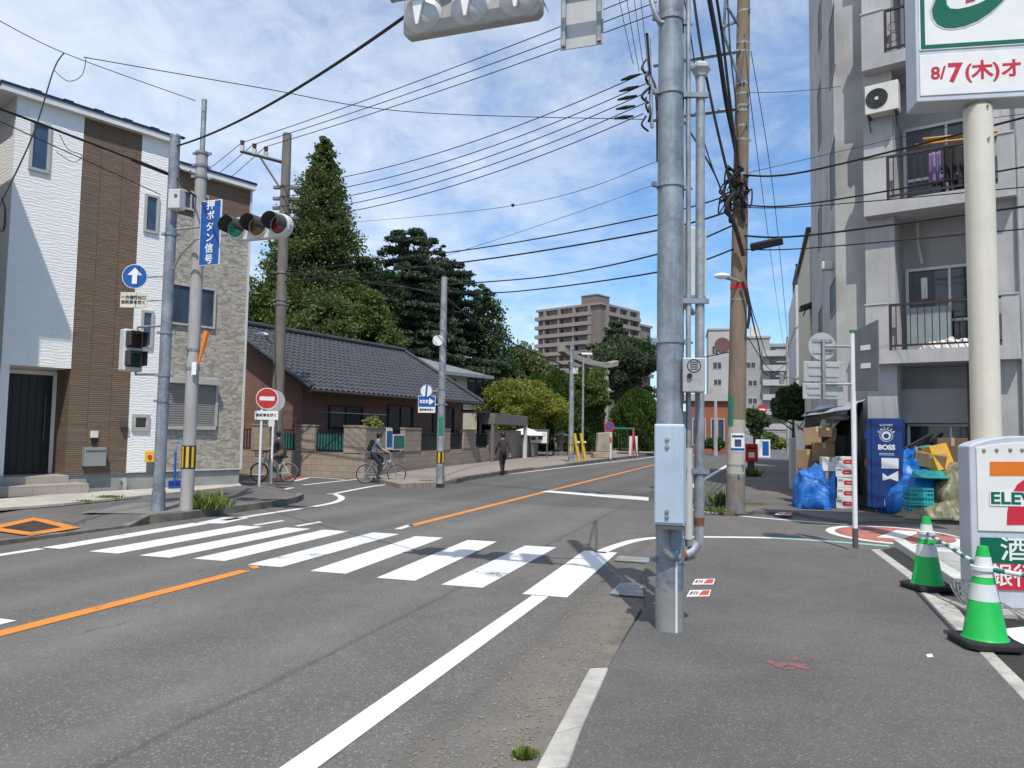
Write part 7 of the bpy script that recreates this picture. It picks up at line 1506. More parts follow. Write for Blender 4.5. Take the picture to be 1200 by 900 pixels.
def blob_crown(cz, rx, rz, n, seed, clumps=46, cr=.32, ry=None, lumpy=.25):
    r_ = np.random.default_rng(seed); ry = ry or rx; P_ = []; O_ = []
    for k in range(clumps):
        d = r_.normal(size=3); d /= np.linalg.norm(d); d[2] = abs(d[2]) * 1.02 - .12 if r_.random() < .8 else d[2]
        q = r_.uniform(.45, .92); c_ = np.array([d[0] * rx * q, d[1] * ry * q, cz + d[2] * rz * q]); s = cr * rx * r_.uniform(.6, 1.25)
        m_ = int(n / clumps); e = r_.normal(size=(m_, 3)); e /= np.linalg.norm(e, axis=1)[:, None]; e[:, 2] *= .75
        rr = s * r_.uniform(.55, 1.1, m_) * (1 + lumpy * np.sin(e[:, 0] * 5 + k) * np.cos(e[:, 1] * 6))
        P_.append(c_ + e * rr[:, None]); O_.append(e)
    return np.concatenate(P_), np.concatenate(O_)
def pad_crown(h, z0, r, n, seed, layers=13, flat=.10, top=.35):
    """cedar: level shelves of foliage on long branches"""
    r_ = np.random.default_rng(seed); P_ = []; arms = []
    for k in range(layers):
        f = k / (layers - 1); z = z0 + (h - z0) * f; nb = max(5, int(9 - 4 * f))
        for j in range(nb):
            a = r_.uniform(0, 6.28); L = r * ((1 - f) ** .55 * (1 - top) + top * (1 - f * .55)) * r_.uniform(.55, 1.12); m_ = int(n / layers / nb * (1.2 - .6 * f))
            s = r_.uniform(.25, 1.0, m_); wd = .34 * L * (1.1 - .6 * s)
            lat = r_.normal(0, .5, m_) * wd; x = math.cos(a) * L * s - math.sin(a) * lat; y = math.sin(a) * L * s + math.cos(a) * lat
            zz_ = z + .10 * L * s - .16 * L * s ** 2 + r_.normal(0, flat * (.6 + .4 * r_.random()), m_) - .07 * np.abs(lat)
            P_.append(np.stack([x, y, zz_], 1)); arms.append((z, a, L))
    return np.concatenate(P_), arms
def conifer(name, label, px, Y, top, r, n, mat, seed, z0f=.1, leaf=.30, power=.8, clumps=160, group='trees behind the bungalow', zb=0.0):
    t, p = tree_at(name, label, 'tree', px, Y, zb, group); h = HT(p, top) - zb; trunk(t, h, h * .018 + .06, limbs=0); P_, O_ = cone_crown(h, h * z0f, r, n, seed, power, clumps=clumps); leaves('crown', P_, leaf, mat, t, .25, 1.1, seed, O_); return t
def broad(name, label, px, Y, top, rpx, n, mat, seed, botz=1.5, leaf=.28, clumps=46, cr=.32, lean=(0, 0), group='trees behind the bungalow', cat='tree', lumpy=.25, ryf=1.0):
    t, p = tree_at(name, label, cat, px, Y, 0, group); h = HT(p, top); r = rpx / FPX * Y; rz = (h - botz) / 2; trunk(t, h * .8, .05 + h * .016, lean, 7, seed=seed); P_, O_ = blob_crown(botz + rz, r * .92, rz * 1.02, n, seed, clumps, cr, r * .9 * ryf, lumpy); leaves('crown', P_, leaf, mat, t, .1, 1.0, seed, O_ * .8); return t
def cedar(name, label, px, Y, top, rpx, n, seed, botz=3.0, layers=13, group='trees behind the bungalow', mat=None, leaf=.24, fl=.35):
    t, p = tree_at(name, label, 'tree', px, Y, 0, group); h = HT(p, top); r = rpx / FPX * Y; P_, arms = pad_crown(h, botz, r, n, seed, layers, top=fl); mb = MB(); mb.tube([(0, 0, -.1), (.1, 0, h * .5), (0, 0, h * .98)], [.38, .26, .05], 10)
    for z, a, L in arms: mb.tube([(0, 0, z), (math.cos(a) * L * .5, math.sin(a) * L * .5, z + .03 * L), (math.cos(a) * L * .9, math.sin(a) * L * .9, z - .05 * L)], [.09, .06, .02], 5)
    mb.build('trunk', m_bark, t, smooth=True); leaves('crown', P_, leaf, mat or LF_['cedar'], t, .0, 1.2, seed); return t

conifer('redwood_tree', 'tallest pointed conifer rising above the bungalow roof', 371, 46, 160, 5.1, 105000, LF_['redwood'], 3, .10, .14, .88, 340)
conifer('redwood_tree', 'lower yellow-green conifer mass left of the tallest pointed tree', 330, 45, 262, 3.6, 32000, LF_['redwood'], 4, .05, .15, .75, 180)
broad('broadleaf_tree', 'dark green round tree right behind the house corner and bungalow ridge', 303, 40, 318, 48, 24000, LF_['mid'], 5, 1.2, .14)
broad('broadleaf_tree', 'olive green tree between the tallest conifer and the bungalow roof', 375, 39, 330, 46, 24000, LF_['redwood'], 6, 1.5, .14)
broad('broadleaf_tree', 'brighter green tree in front of the dark cedar', 425, 41, 326, 46, 24000, LF_['mid'], 7, 1.5, .14)
broad('broadleaf_tree', 'dark tree with uneven top between the conifer and the cedar', 436, 48, 280, 44, 26000, LF_['dark'], 17, 3, .16)
cedar('cedar_tree', 'big dark cedar with level shelves of branches', 474, 50, 274, 84, 80000, 8, 3.0, 20, leaf=.13, fl=.62)
cedar('cedar_tree', 'second cedar with long level branches right of the big one', 528, 53, 312, 84, 65000, 9, 2.5, 17, leaf=.14, fl=.55)
broad('broadleaf_tree', 'shadowy dark tree filling the gap behind the two cedars', 490, 58, 325, 60, 20000, LF_['dark'], 27, 2, .2)
cedar('cedar_tree', 'third cedar filling the middle between the two large ones', 498, 56, 284, 70, 50000, 28, 3.0, 18, leaf=.14, fl=.6)
broad('broadleaf_tree', 'green tree rising between the tallest conifer and the first cedar', 408, 44, 300, 36, 22000, LF_['mid'], 29, 2, .15)
conifer('fir_tree', 'slim pointed fir tip standing behind the cedars', 514, 58, 286, 1.5, 7000, LF_['cedar'], 10, .3, .16, .9, 90)
conifer('cypress_tree', 'pointed dark green conifer at the right end of the tree belt', 566, 56, 334, 3.2, 26000, LF_['dark'], 11, .05, .17, .62, 170)
broad('broadleaf_tree', 'pale feathery tree far behind between the conifers and the tower block', 614, 70, 398, 34, 14000, LF_['pale'], 12, 2, .22)
broad('broadleaf_tree', 'dark low trees below the cypress', 588, 55, 402, 30, 14000, LF_['dark'], 13, 1, .18)
broad('bush_tree', 'yellow-green spreading tree beside the gate shelter', 612, 47, 444, 56, 36000, LF_['bright'], 14, 1.3, .12, 90, .22, group='trees in the shrine grounds', lumpy=.35)
broad('broadleaf_tree', 'green leafy tree right of the street lamp', 694, 52, 428, 24, 14000, LF_['mid'], 15, 1.6, .14, group='trees in the shrine grounds')
cedar('pine_tree', 'large dark pine standing before the mauve tower block', 722, 84, 380, 58, 22000, 16, 6, 11, 'trees in the shrine grounds', LF_['pine'], .24)
broad('pine_tree', 'rounded dark pine crown close behind the large pine', 738, 80, 386, 46, 40000, LF_['pine'], 26, 5, .20, 70, .24, group='trees in the shrine grounds')
def hedge(label, px, Y, top, wpx, n, seed, mat=LF_['hedge'], botz=.3, depth=1.6, name='clipped_tree'):
    t, p = tree_at(name, label, 'tree', px, Y, 0, 'clipped trees along the shrine fence'); h = HT(p, top); w = wpx / FPX * Y; r_ = np.random.default_rng(seed)
    MB().tube([(0, 0, 0), (0, 0, h * .85)], [.14, .04], 8).build('trunk', m_bark, t, smooth=True); m_ = n; th = r_.uniform(0, 6.28, m_); f = r_.random(m_); prof = np.clip(1.15 * (1 - f ** 3.2) ** .6, .05, 1) * (.82 + .18 * np.sin(f * 3)); q = r_.uniform(.72, 1.06, m_) * (1 + .10 * np.sin(th * 5 + f * 9) + .06 * np.sin(th * 11 + f * 23))
    P_ = np.stack([np.cos(th) * w * prof * q, np.sin(th) * min(w, depth) * prof * q, botz + (h - botz) * f], 1); O_ = np.stack([np.cos(th) * .5, np.sin(th) * .5, np.full(m_, 1.1)], 1); leaves('crown', P_, .11, mat, t, -.2, 1.5, seed, O_)
hedge('tall dense dark green clipped tree just left of the far pale pole', 652, 51, 434, 26, 24000, 31, depth=2.2); hedge('dense clipped tree right of the far pale pole, with feathery top', 684, 53, 431, 22, 22000, 32, depth=2.2)
hedge('round-topped dark green clipped tree beside the big signal pole', 747, 56, 456, 27, 24000, 33, depth=2.4); hedge('clipped tree between the yellow-green tree and the pole', 628, 54, 438, 20, 16000, 34, depth=2)
broad('garden_shrub', 'small bright shrub on top of the garden wall pillar', 438, 24.9, 489, 13, 1800, LF_['weed'], 35, 1.45, .07, 14, .4, cat='shrub', group='low plants')
broad('street_tree', 'dark green clipped tree overhanging the right pavement', 930, 30, 452, 26, 13000, LF_['dark'], 36, 1.6, .13, group='trees along the right pavement')
broad('street_tree', 'leafy tree behind the brown utility pole', 884, 60, 478, 18, 5000, LF_['dark'], 37, 1.5, .22, group='trees along the right pavement')
broad('street_tree', 'small tree by the far blue and white sign board', 899, 80, 508, 14, 3000, LF_['mid'], 38, .8, .24, group='trees along the right pavement')
broad('garden_shrub', 'low bushes at the foot of the terraced flats', 915, 88, 516, 16, 3500, LF_['bright'], 39, .3, .24, cat='shrub', group='low plants')
broad('garden_shrub', 'low shrubs below the orange-brick building', 838, 62, 514, 12, 3000, LF_['dark'], 40, .3, .2, cat='shrub', group='low plants')
broad('garden_shrub', 'low hedge behind the swing frame', 757, 66, 520, 20, 4000, LF_['mid'], 41, .1, .2, cat='shrub', group='low plants')
broad('garden_shrub', 'dark shrubs under the clipped trees', 610, 49.5, 508, 26, 5000, LF_['dark'], 42, .2, .18, cat='shrub', group='low plants')
# weeds
def tuft(px, py, z, r, h, n, label, seed, mat=LF_['weed'], name='weed_tuft'):
    b = G(px, py, z); t = thing(name, label, 'weed', tuple(b), 0, 'weeds in the kerb cracks'); r_ = np.random.default_rng(seed); P_ = np.stack([r_.normal(0, r, n), r_.normal(0, r * .55, n), np.abs(r_.normal(0, .2, n)) * h], 1); O_ = np.stack([r_.normal(0, .5, n), r_.normal(0, .5, n), np.full(n, 1.0)], 1)
    leaves('weed_leaves', P_, np.full(n, .022 + h * .06), mat, t, -.5, h * .75 / (.022 + h * .06), seed, O_)
    o = [c for c in C.objects if c.parent == t][0]
tuft(243, 597, ZL, .15, .26, 700, 'dense green weed tuft at the kerb beside the concrete pole', 51); tuft(215, 604.5, .0, .10, .08, 130, 'small weeds in the gutter left of the concrete pole', 52)
tuft(614, 889, .0, .020, .045, 260, 'green weed tuft in the gutter at the bottom of the picture', 53); tuft(843, 596, ZR, .09, .36, 120, 'tall weeds at the foot of the brown utility pole', 54, LF_['mid']); tuft(840, 601, ZR, .16, .12, 260, 'dry low weeds round the brown utility pole', 55, LF_['pale'])
tuft(880, 559, ZR, .18, .32, 260, 'green weeds on the pavement below the post box', 56, LF_['mid']); tuft(885, 592, ZR, .18, .05, 160, 'low weeds in the pavement patch right of the brown utility pole', 57, LF_['pale'])
tuft(128, 584, ZL, .12, .07, 130, 'small weeds at the edge of the house forecourt', 58); tuft(100, 588, ZL, .08, .05, 60, 'few weeds in front of the house plinth', 59); tuft(808, 655, ZR, .03, .05, 60, 'tiny weed at the pavement edge behind the big pole', 60)

# ================================================================== overhead wires
m_wire = M('wire_black', (.012, .012, .014), .6, var=.1)
def wire(pts, r, label, sag=.0, cat='cable', group=None, n=22, name='overhead_cable', mat=None):
    """pts: (px, py, distance) of the two fixings, or several for a bundle that turns"""
    V = [P(*p) for p in pts]; out = []
    if len(V) > 2: out = bez(V, 10)
    for i in range(len(V) - 1 if len(V) == 2 else 0):
        for j in range(n + 1):
            if i and not j: continue
            f = j / n; q = V[i].lerp(V[i + 1], f); q.z -= sag * 4 * f * (1 - f); out.append(q)
    return tag(MB().tube(out, r, 5).build(name, mat or m_wire, smooth=True, recenter=False), label, cat, group)
YH, YC, YA = bH.y, bC.y, bA.y
hv_l = ['topmost', 'middle', 'lowest']
for k, ((a, b_), (c_, d_)) in enumerate((((284, 167), (770, -14)), ((298, 169), (770, 2)), ((311, 172), (790, 8)))): wire([(a, b_, YC - .4), (c_, d_, YH - .3)], .011, hv_l[k] + ' of the three high-voltage lines running up right from the crossarm', .10, group='high-voltage lines')
for k, ((a, b_), (c_, d_)) in enumerate((((283.5, 167), (200, 228)), ((297, 169), (205, 240)), ((311, 172), (215, 250)))): wire([(a, b_, YC - .4), (c_, d_, YC + 14)], .011, hv_l[k] + ' of the three lines running down left from the crossarm behind the house', .1, group='high-voltage lines')
lv = ['topmost', 'second', 'third', 'fourth', 'lowest']
for k, (y0, y1) in enumerate(((84, 219), (98, 231), (109, 242), (121, 251), (133, 259))): 
    wire([(758 - k, y0, YH), (325, y1, YC)], .011, lv[k] + ' of the five low-voltage lines fanning left from the cable rack', .42, group='low-voltage lines')
    a, b_ = P(750 - k * 2, y0 + 3, YH), P(728 - k * 2, y0 + 10 - k, YH + .35); tag(MB().tube([tuple(a), tuple(a.lerp(b_, .5)), tuple(b_)], [.02, .045, .02], 8).build('line_insulator', m_wire, smooth=True, recenter=False), 'black insulator sleeve on the ' + lv[k] + ' low-voltage line at the rack', 'insulator', 'sleeves on the low-voltage lines')
wire([(-30, 8, 9), (75, 62, 12), (229, 118, bB.y)], .007, 'thin wire from the upper left corner to the steel tube of the concrete pole', .1)
wire([(98, 67, 12), (300, 102, 13), (480, 131, 14), (756, 140, YH)], .008, 'long thin wire crossing the sky from upper left to the cable rack', .12)
wire([(75, 62, 12), (63, 82, 11.5), (38, 160, 10.5), (-10, 260, 9)], .011, 'drop wire falling steeply in front of the house to the left edge', .02)
wire([(63, 82, 11.5), (80, 95, 11.7), (96, 88, 12), (101, 68, 12)], .006, 'loop of wire hanging from the joint above the house roof', .02)
wire([(207, 171, YA), (479, 16, 6.7)], .017, 'thick black cable sagging from the left signal pole to the overhead traffic light', .16)
wire([(-40, 112, 8.5), (156, 187, 11.8), (196, 204, YA)], .018, 'thick double cable crossing the white house wall to the left signal pole', .06)
wire([(155, 187, 11.8), (196, 203.5, YA)], .034, 'thick black sleeve on the cable just left of the left signal pole', .0, name='cable_sleeve')
wire([(-40, 124, 8.5), (140, 206, 12), (188, 228, YA)], .008, 'thin lower cable crossing the white house wall', .12)
wire([(70, 158, 10.2), (80, 175, 10.4), (96, 182, 10.7), (86, 190, 10.5), (66, 178, 10.2)], .005, 'tangled thin wire loop in front of the upper house window', .02)
wire([(205, 206, YA), (232, 232, bB.y), (283, 259, 17), (322, 262, YC)], .016, 'black cable from the left signal pole past the blue sign to the utility pole', .06)
wire([(231, 229, bB.y - .05), (250, 240, 14.6)], .05, 'thick black splice sleeve above the blue vertical sign', 0, name='cable_sleeve')
wire([(207, 190, YA), (224, 200, bB.y)], .01, 'short cable between the two left poles', .1)
wire([(-40, 190, 9), (-1, 268, 9.2), (6, 250, 9.2), (2, 232, 9.2)], .014, 'thick cable coil at the extreme left edge', .0)
wire([(328, 319, YC), (560, 291, YC - 3), (770, 252, YH + .6), (862, 226, YH)], .016, 'upper telephone cable between the two brown utility poles', .18, group='telephone cables')
wire([(328, 331, YC), (560, 305, YC - 3), (770, 270, YH + .6), (862, 245, YH)], .020, 'second telephone cable between the two brown utility poles', .16, group='telephone cables')
wire([(516, 334, bD.y), (640, 324, 20), (770, 298, YH + .6), (864, 262, YH)], .018, 'black cable from the slim pale pole up to the brown utility pole', .10, group='telephone cables')
wire([(516, 342, bD.y), (600, 342, 21), (770, 319, YH + .6), (865, 290, YH)], .018, 'lowest black cable from the slim pale pole toward the brown utility pole', .10, group='telephone cables')
wire([(325, 318, YC), (420, 330, YC), (516, 343, bD.y)], .022, 'cable linking the grey-brown utility pole and the slim pale pole, upper', .1); wire([(325, 355, YC), (425, 330, YC - .3), (516, 346, bD.y)], .016, 'lower cable hanging between the grey-brown pole and the slim pale pole', .15)
wire([(518, 345, bD.y), (582, 393, 31), (669, 432, bE.y)], .034, 'heavy black cable dropping from the slim pale pole to the far pale pole', .25)
wire([(420, 330, 48), (768, 216, 40)], .014, 'faint distant wire across the blue sky above the cables', .2); wire([(395, 262, 44), (608, 240, 27), (768, 190, 24)], .010, 'faint thin wire with a small knob across the clouds', .15); q = P(601, 240.5, 27); tag(MB().ball(tuple(q), .07, .07, .06).build('wire_knob', m_wire, smooth=True), 'small dark knob on the faint thin wire', 'wire knob')
wire([(669, 410, bE.y), (780, 422, 30), (868, 410, YH + 6)], .018, 'thin wire from the far pale pole behind the big pole', .1)
rl = [(205, 204, 140, .020, 'upper thick black cable running right from the brown pole past the balcony'), (240, 243, 199, .016, 'second cable running right across the middle balcony'), (276, 280, 246, .020, 'third cable running right below the middle balcony'), (292, 295, 273, .012, 'thin cable running right above the lower balcony'), (243, 246, 224, .010, 'thin wire sagging just under the second right-hand cable')]
for (ya, yb_, yc2, r, lb) in rl: wire([(868, ya, YH), (945, yb_ - (3 if ya < 210 else 4), YH - .9), (1215, yc2 - 6, 11.6)], r, lb, .05, group='cables running right from the brown pole')
wire([(880, 290, YH - .3), (917, 282, YH - .6)], .085, 'fat black cable closure hanging right of the brown utility pole', 0, name='cable_closure', n=2)
wire([(868, 108, YH), (985, 101, 15.2)], .006, 'thin wire from the brown pole to the flats near the air conditioner', .05); wire([(866, 205, YH), (1118, 147, 13.5), (1215, 132, 11.5)], .006, 'thin wire with white insulators crossing the middle balcony', .04)
wire([(880, 60, YH), (908, 240, 18), (925, 420, 30)], .008, 'thin wire dropping steeply right of the brown pole', .02); wire([(872, 40, YH), (890, 200, 17), (918, 400, 45), (925, 410, 62)], .008, 'second thin steep wire right of the brown pole', .02)
wire([(875, 343, YH + .3), (888, 400, 24), (900, 440, 40), (924, 424, 62)], .022, 'black cable dropping from the brown pole toward the far street pole', .1); wire([(874, 330, YH + .3), (886, 378, 24), (905, 425, 42), (924, 412, 62)], .016, 'thinner cable beside it dropping toward the far street pole', .1)
wire([(876, 395, YH), (905, 435, 24), (935, 445, 34)], .01, 'thin drop wire toward the white clad building', .1)
# risers and bundles on the brown pole
wire([(829, -12, YH - 1.2), (842, 60, YH - .8), (851, 120, YH - .4), (862, 175, YH - .1), (866, 215, YH - .18)], .05, 'thick black riser bundle slanting down to the brown utility pole', 0); wire([(838, -12, YH - .8), (846, 40, YH - .5), (853, 100, YH - .35), (860, 160, YH - .2), (864, 215, YH - .2)], .03, 'black cable close against the thick riser bundle', 0); wire([(852, -12, YH - .2), (856, 60, YH - .2), (862, 120, YH - .2), (866, 200, YH - .18)], .016, 'thin riser cable right of the thick bundle', 0); wire([(812, -10, YH - .6), (822, 60, YH - .5), (838, 140, YH - .4), (852, 200, YH - .25), (858, 225, YH - .2)], .028, 'second black riser cable slanting to the brown utility pole', 0)
wire([(800, -10, YH - .3), (812, 60, YH - .3), (824, 160, YH - .3), (846, 225, YH - .3)], .014, 'thin riser cable left of the slanting bundle', 0); wire([(800, 140, YH - .3), (838, 205, YH - .25), (852, 250, YH - .2)], .018, 'cable hanging between the crossarms and the brown utility pole', .1)
wire([(862, 225, YH - .25), (852, 242, YH - .3), (862, 268, YH - .25), (871, 300, YH - .22)], .045, 'black cable bundle looping down the brown utility pole', 0)
wire([(870, 330, YH - .2), (878, 360, YH - .2), (876, 385, YH - .2)], .03, 'short black tail of cable below the red band', 0)
for k, x in enumerate((724, 733, 742, 750)): wire([(x, -10, YH + .4), (x + 18 - k * 2, 75 + k * 8, YH)], .008, ['first', 'second', 'third', 'fourth'][k] + ' thin jumper from the left falling to the cable rack', .05, group='jumpers at the cable rack')
for k in range(7): 
    y = 70 + k * 11; wire([(757 + (k % 2) * 4, y, YH - .05), (752 + (k % 3) * 5, y + 10, YH - .12), (760, y + 18, YH - .05)], .022 + .006 * (k % 2), lv[min(k, 4)] + (' black jumper loop on the cable rack' if k < 5 else ' end loop at the cable rack number ') + ('' if k < 5 else ['low', 'lowest'][k - 5]), 0, group='jumper loops on the cable rack', name='jumper_loop')
wire([(758, 40, 6.3), (762, 85, YH - 5), (769, 110, 6.2), (771, 190, 6.15)], .014, 'black cable from the gooseneck pipe down along the big pole', 0)

# ================================================================== people and bicycles
def MCLOTH(name, col): return M(name, col, .9, var=.12, vs=9, fine=.1, fs=90, bump=.15, bs=40)
m_skin = M('skin', (.48, .29, .205), .55, var=.05); m_hair = M('hair_black', (.018, .015, .013), .5)
def figure(t, J, chains, mats, scale=1.0):
    """one skinned body: J name->(x,y,z,r); chains of joint names; mats: name prefix -> slot"""
    me = bpy.data.meshes.new('body'); names = list(J); idx = {n: i for i, n in enumerate(names)}; ed = set()
    for ch in chains:
        for a, b_ in zip(ch[:-1], ch[1:]): ed.add((idx[a], idx[b_]))
    me.from_pydata([[c * scale for c in J[n][:3]] for n in names], list(ed), []); o = bpy.data.objects.new('body_tmp', me); C.objects.link(o)
    md = o.modifiers.new('s', 'SKIN'); sv = me.skin_vertices[0].data
    for i, n in enumerate(names): sv[i].radius = (J[n][3] * scale,) * 2 if len(J[n]) < 5 else (J[n][3] * scale, J[n][4] * scale); sv[i].use_root = (n == 'pelvis')
    sb = o.modifiers.new('u', 'SUBSURF'); sb.levels = 2; sb.render_levels = 2
    dg = bpy.context.evaluated_depsgraph_get(); m2 = bpy.data.meshes.new_from_object(o.evaluated_get(dg)); bpy.data.objects.remove(o); m2.name = 'body'
    m2.materials.clear(); slots = []
    for mt in mats['order']: m2.materials.append(mt)
    segs = [(Vector(J[a][:3]) * scale, Vector(J[b_][:3]) * scale, b_) for ch in chains for a, b_ in zip(ch[:-1], ch[1:])]
    for p in m2.polygons:
        p.use_smooth = True; c_ = p.center; best = None
        for a, b_, nm in segs:
            d = b_ - a; f = max(0, min(1, (c_ - a).dot(d) / d.length_squared)); q = (c_ - a - d * f).length
            if best is None or q < best[0]: best = (q, nm)
        p.material_index = mats['pick'](best[1])
    # separate fingers and thumb, closed round what the hand holds
    bm = bmesh.new(); bm.from_mesh(m2)
    for s in ('l', 'r'):
        hd = Vector(J['hand_' + s][:3]) * scale; wr = Vector(J['wrist_' + s][:3]) * scale; f_ = (hd - wr).normalized(); lat = f_.cross(Vector((0, 0, 1)) if abs(f_.z) < .9 else Vector((1, 0, 0))).normalized(); dn = f_.cross(lat).normalized(); dn = dn if dn.z < 0 else -dn
        for k, L in enumerate((.062, .074, .078, .070, .055)):
            if k == 0: a = hd + lat * .035 - f_ * .02; pts_ = [a, a + lat * .025 + f_ * .025, a + lat * .02 + f_ * .05 + dn * .012]
            else: a = hd + lat * (.03 - .02 * (k - 1)) + f_ * .015; pts_ = [a, a + f_ * L * .5 + dn * .008, a + f_ * L * .75 + dn * .035, a + f_ * L * .55 + dn * .055]
            tb = MB().tube(pts_, [.009, .0088, .008, .007][:len(pts_)], 6); vv = [bm.verts.new(v) for v in tb.v]
            for f in tb.f:
                try: nf = bm.faces.new([vv[i] for i in f]); nf.smooth = True; nf.material_index = mats['pick']('hand_l')
                except ValueError: pass
    bm.to_mesh(m2); bm.free(); ob = bpy.data.objects.new('body', m2); C.objects.link(ob); ob.parent = t; return ob
def head_bits(t, c, yaw, s, hair_long=False, hat=None):
    """face, ears and hair on the head centred at c; yaw: facing angle in the local plane"""
    m4 = Matrix.Translation(c) @ Matrix.Rotation(yaw, 4, 'Z') @ Matrix.Diagonal((s, s, s, 1))
    h = MB().lathe([(.0, .135), (.05, .128), (.088, .09), (.104, .04), (.104, -.005), (.098, -.03)], (-.012, 0, .0), 18); 
    h.v = [(x if x < .06 or z > .055 else .06, y, z) for x, y, z in h.v]; h.ball((-.045, 0, -.02), .075, .088, .10 if hair_long else .075, 12); h.xf(m4).build('hair', hat or m_hair, t, smooth=True)
    MB().ball((.098, 0, -.015), .018, .013, .02, 8).xf(m4).build('nose', m_skin, t, smooth=True); e = MB(); e.ball((.084, .034, .012), .010, .013, .007, 8).ball((.084, -.034, .012), .010, .013, .007, 8).xf(m4).build('eyes', m_hair, t, smooth=True)
    MB().ball((.084, 0, -.055), .008, .026, .006, 8).xf(m4).build('mouth', M('lips', (.35, .13, .11), .5), t, smooth=True); MB().ball((0, .092, -.005), .018, .010, .03, 8).ball((0, -.092, -.005), .018, .010, .03, 8).xf(m4).build('ears', m_skin, t, smooth=True)
CH = [['pelvis', 'waist', 'chest', 'neckb', 'neck', 'head', 'crown'], ['chest', 'sh_l', 'el_l', 'wrist_l', 'hand_l'], ['chest', 'sh_r', 'el_r', 'wrist_r', 'hand_r'], ['pelvis', 'hip_l', 'knee_l', 'ank_l', 'toe_l'], ['pelvis', 'hip_r', 'knee_r', 'ank_r', 'toe_r']]
def picker(short_sleeve, short_leg):
    def f(nm):
        if nm in ('neck', 'head', 'crown', 'hand_l', 'hand_r'): return 0
        if nm.startswith('wrist'): return 0 if short_sleeve else 1
        if nm.startswith(('el_', 'sh_')) or nm in ('waist', 'chest', 'neckb'): return 1
        if nm.startswith('ank'): return 0 if short_leg else 2
        if nm.startswith('toe'): return 3
        return 2
    return f
def rider(label, loc, rz, s, shirt, pants, back=None, short=True, short_leg=False):
    t = thing('person', label, 'person', loc, rz)
    J = dict(pelvis=(.20, 0, .98, .135), waist=(.24, 0, 1.12, .125), chest=(.34, 0, 1.33, .145, .115), neckb=(.40, 0, 1.46, .075), neck=(.42, 0, 1.51, .055), head=(.445, 0, 1.60, .088), crown=(.45, 0, 1.68, .082))
    for sg, s_ in (('l', 1), ('r', -1)): J.update({'sh_' + sg: (.36, .165 * s_, 1.40, .062), 'el_' + sg: (.50, .23 * s_, 1.18, .045), 'wrist_' + sg: (.70, .235 * s_, 1.075, .032), 'hand_' + sg: (.765, .235 * s_, 1.06, .036)})
    J.update(hip_l=(.24, .10, .95, .098), knee_l=(.60, .12, .86, .066), ank_l=(.44, .13, .50, .044), toe_l=(.56, .13, .455, .038), hip_r=(.24, -.10, .95, .098), knee_r=(.53, -.12, .62, .066), ank_r=(.37, -.13, .24, .044), toe_r=(.49, -.13, .185, .038))
    figure(t, J, CH, dict(order=[m_skin, shirt, pants, m_blk2], pick=picker(short, short_leg)), s); head_bits(t, Vector((.45, 0, 1.63)) * s, 0, s, True)
    if back: MB().obox((.155 * s, 0, 1.29 * s), .075 * s, .14 * s, .20 * s, 0, 0, R(20)).build('backpack', back, t, bevel=.03)
    return t
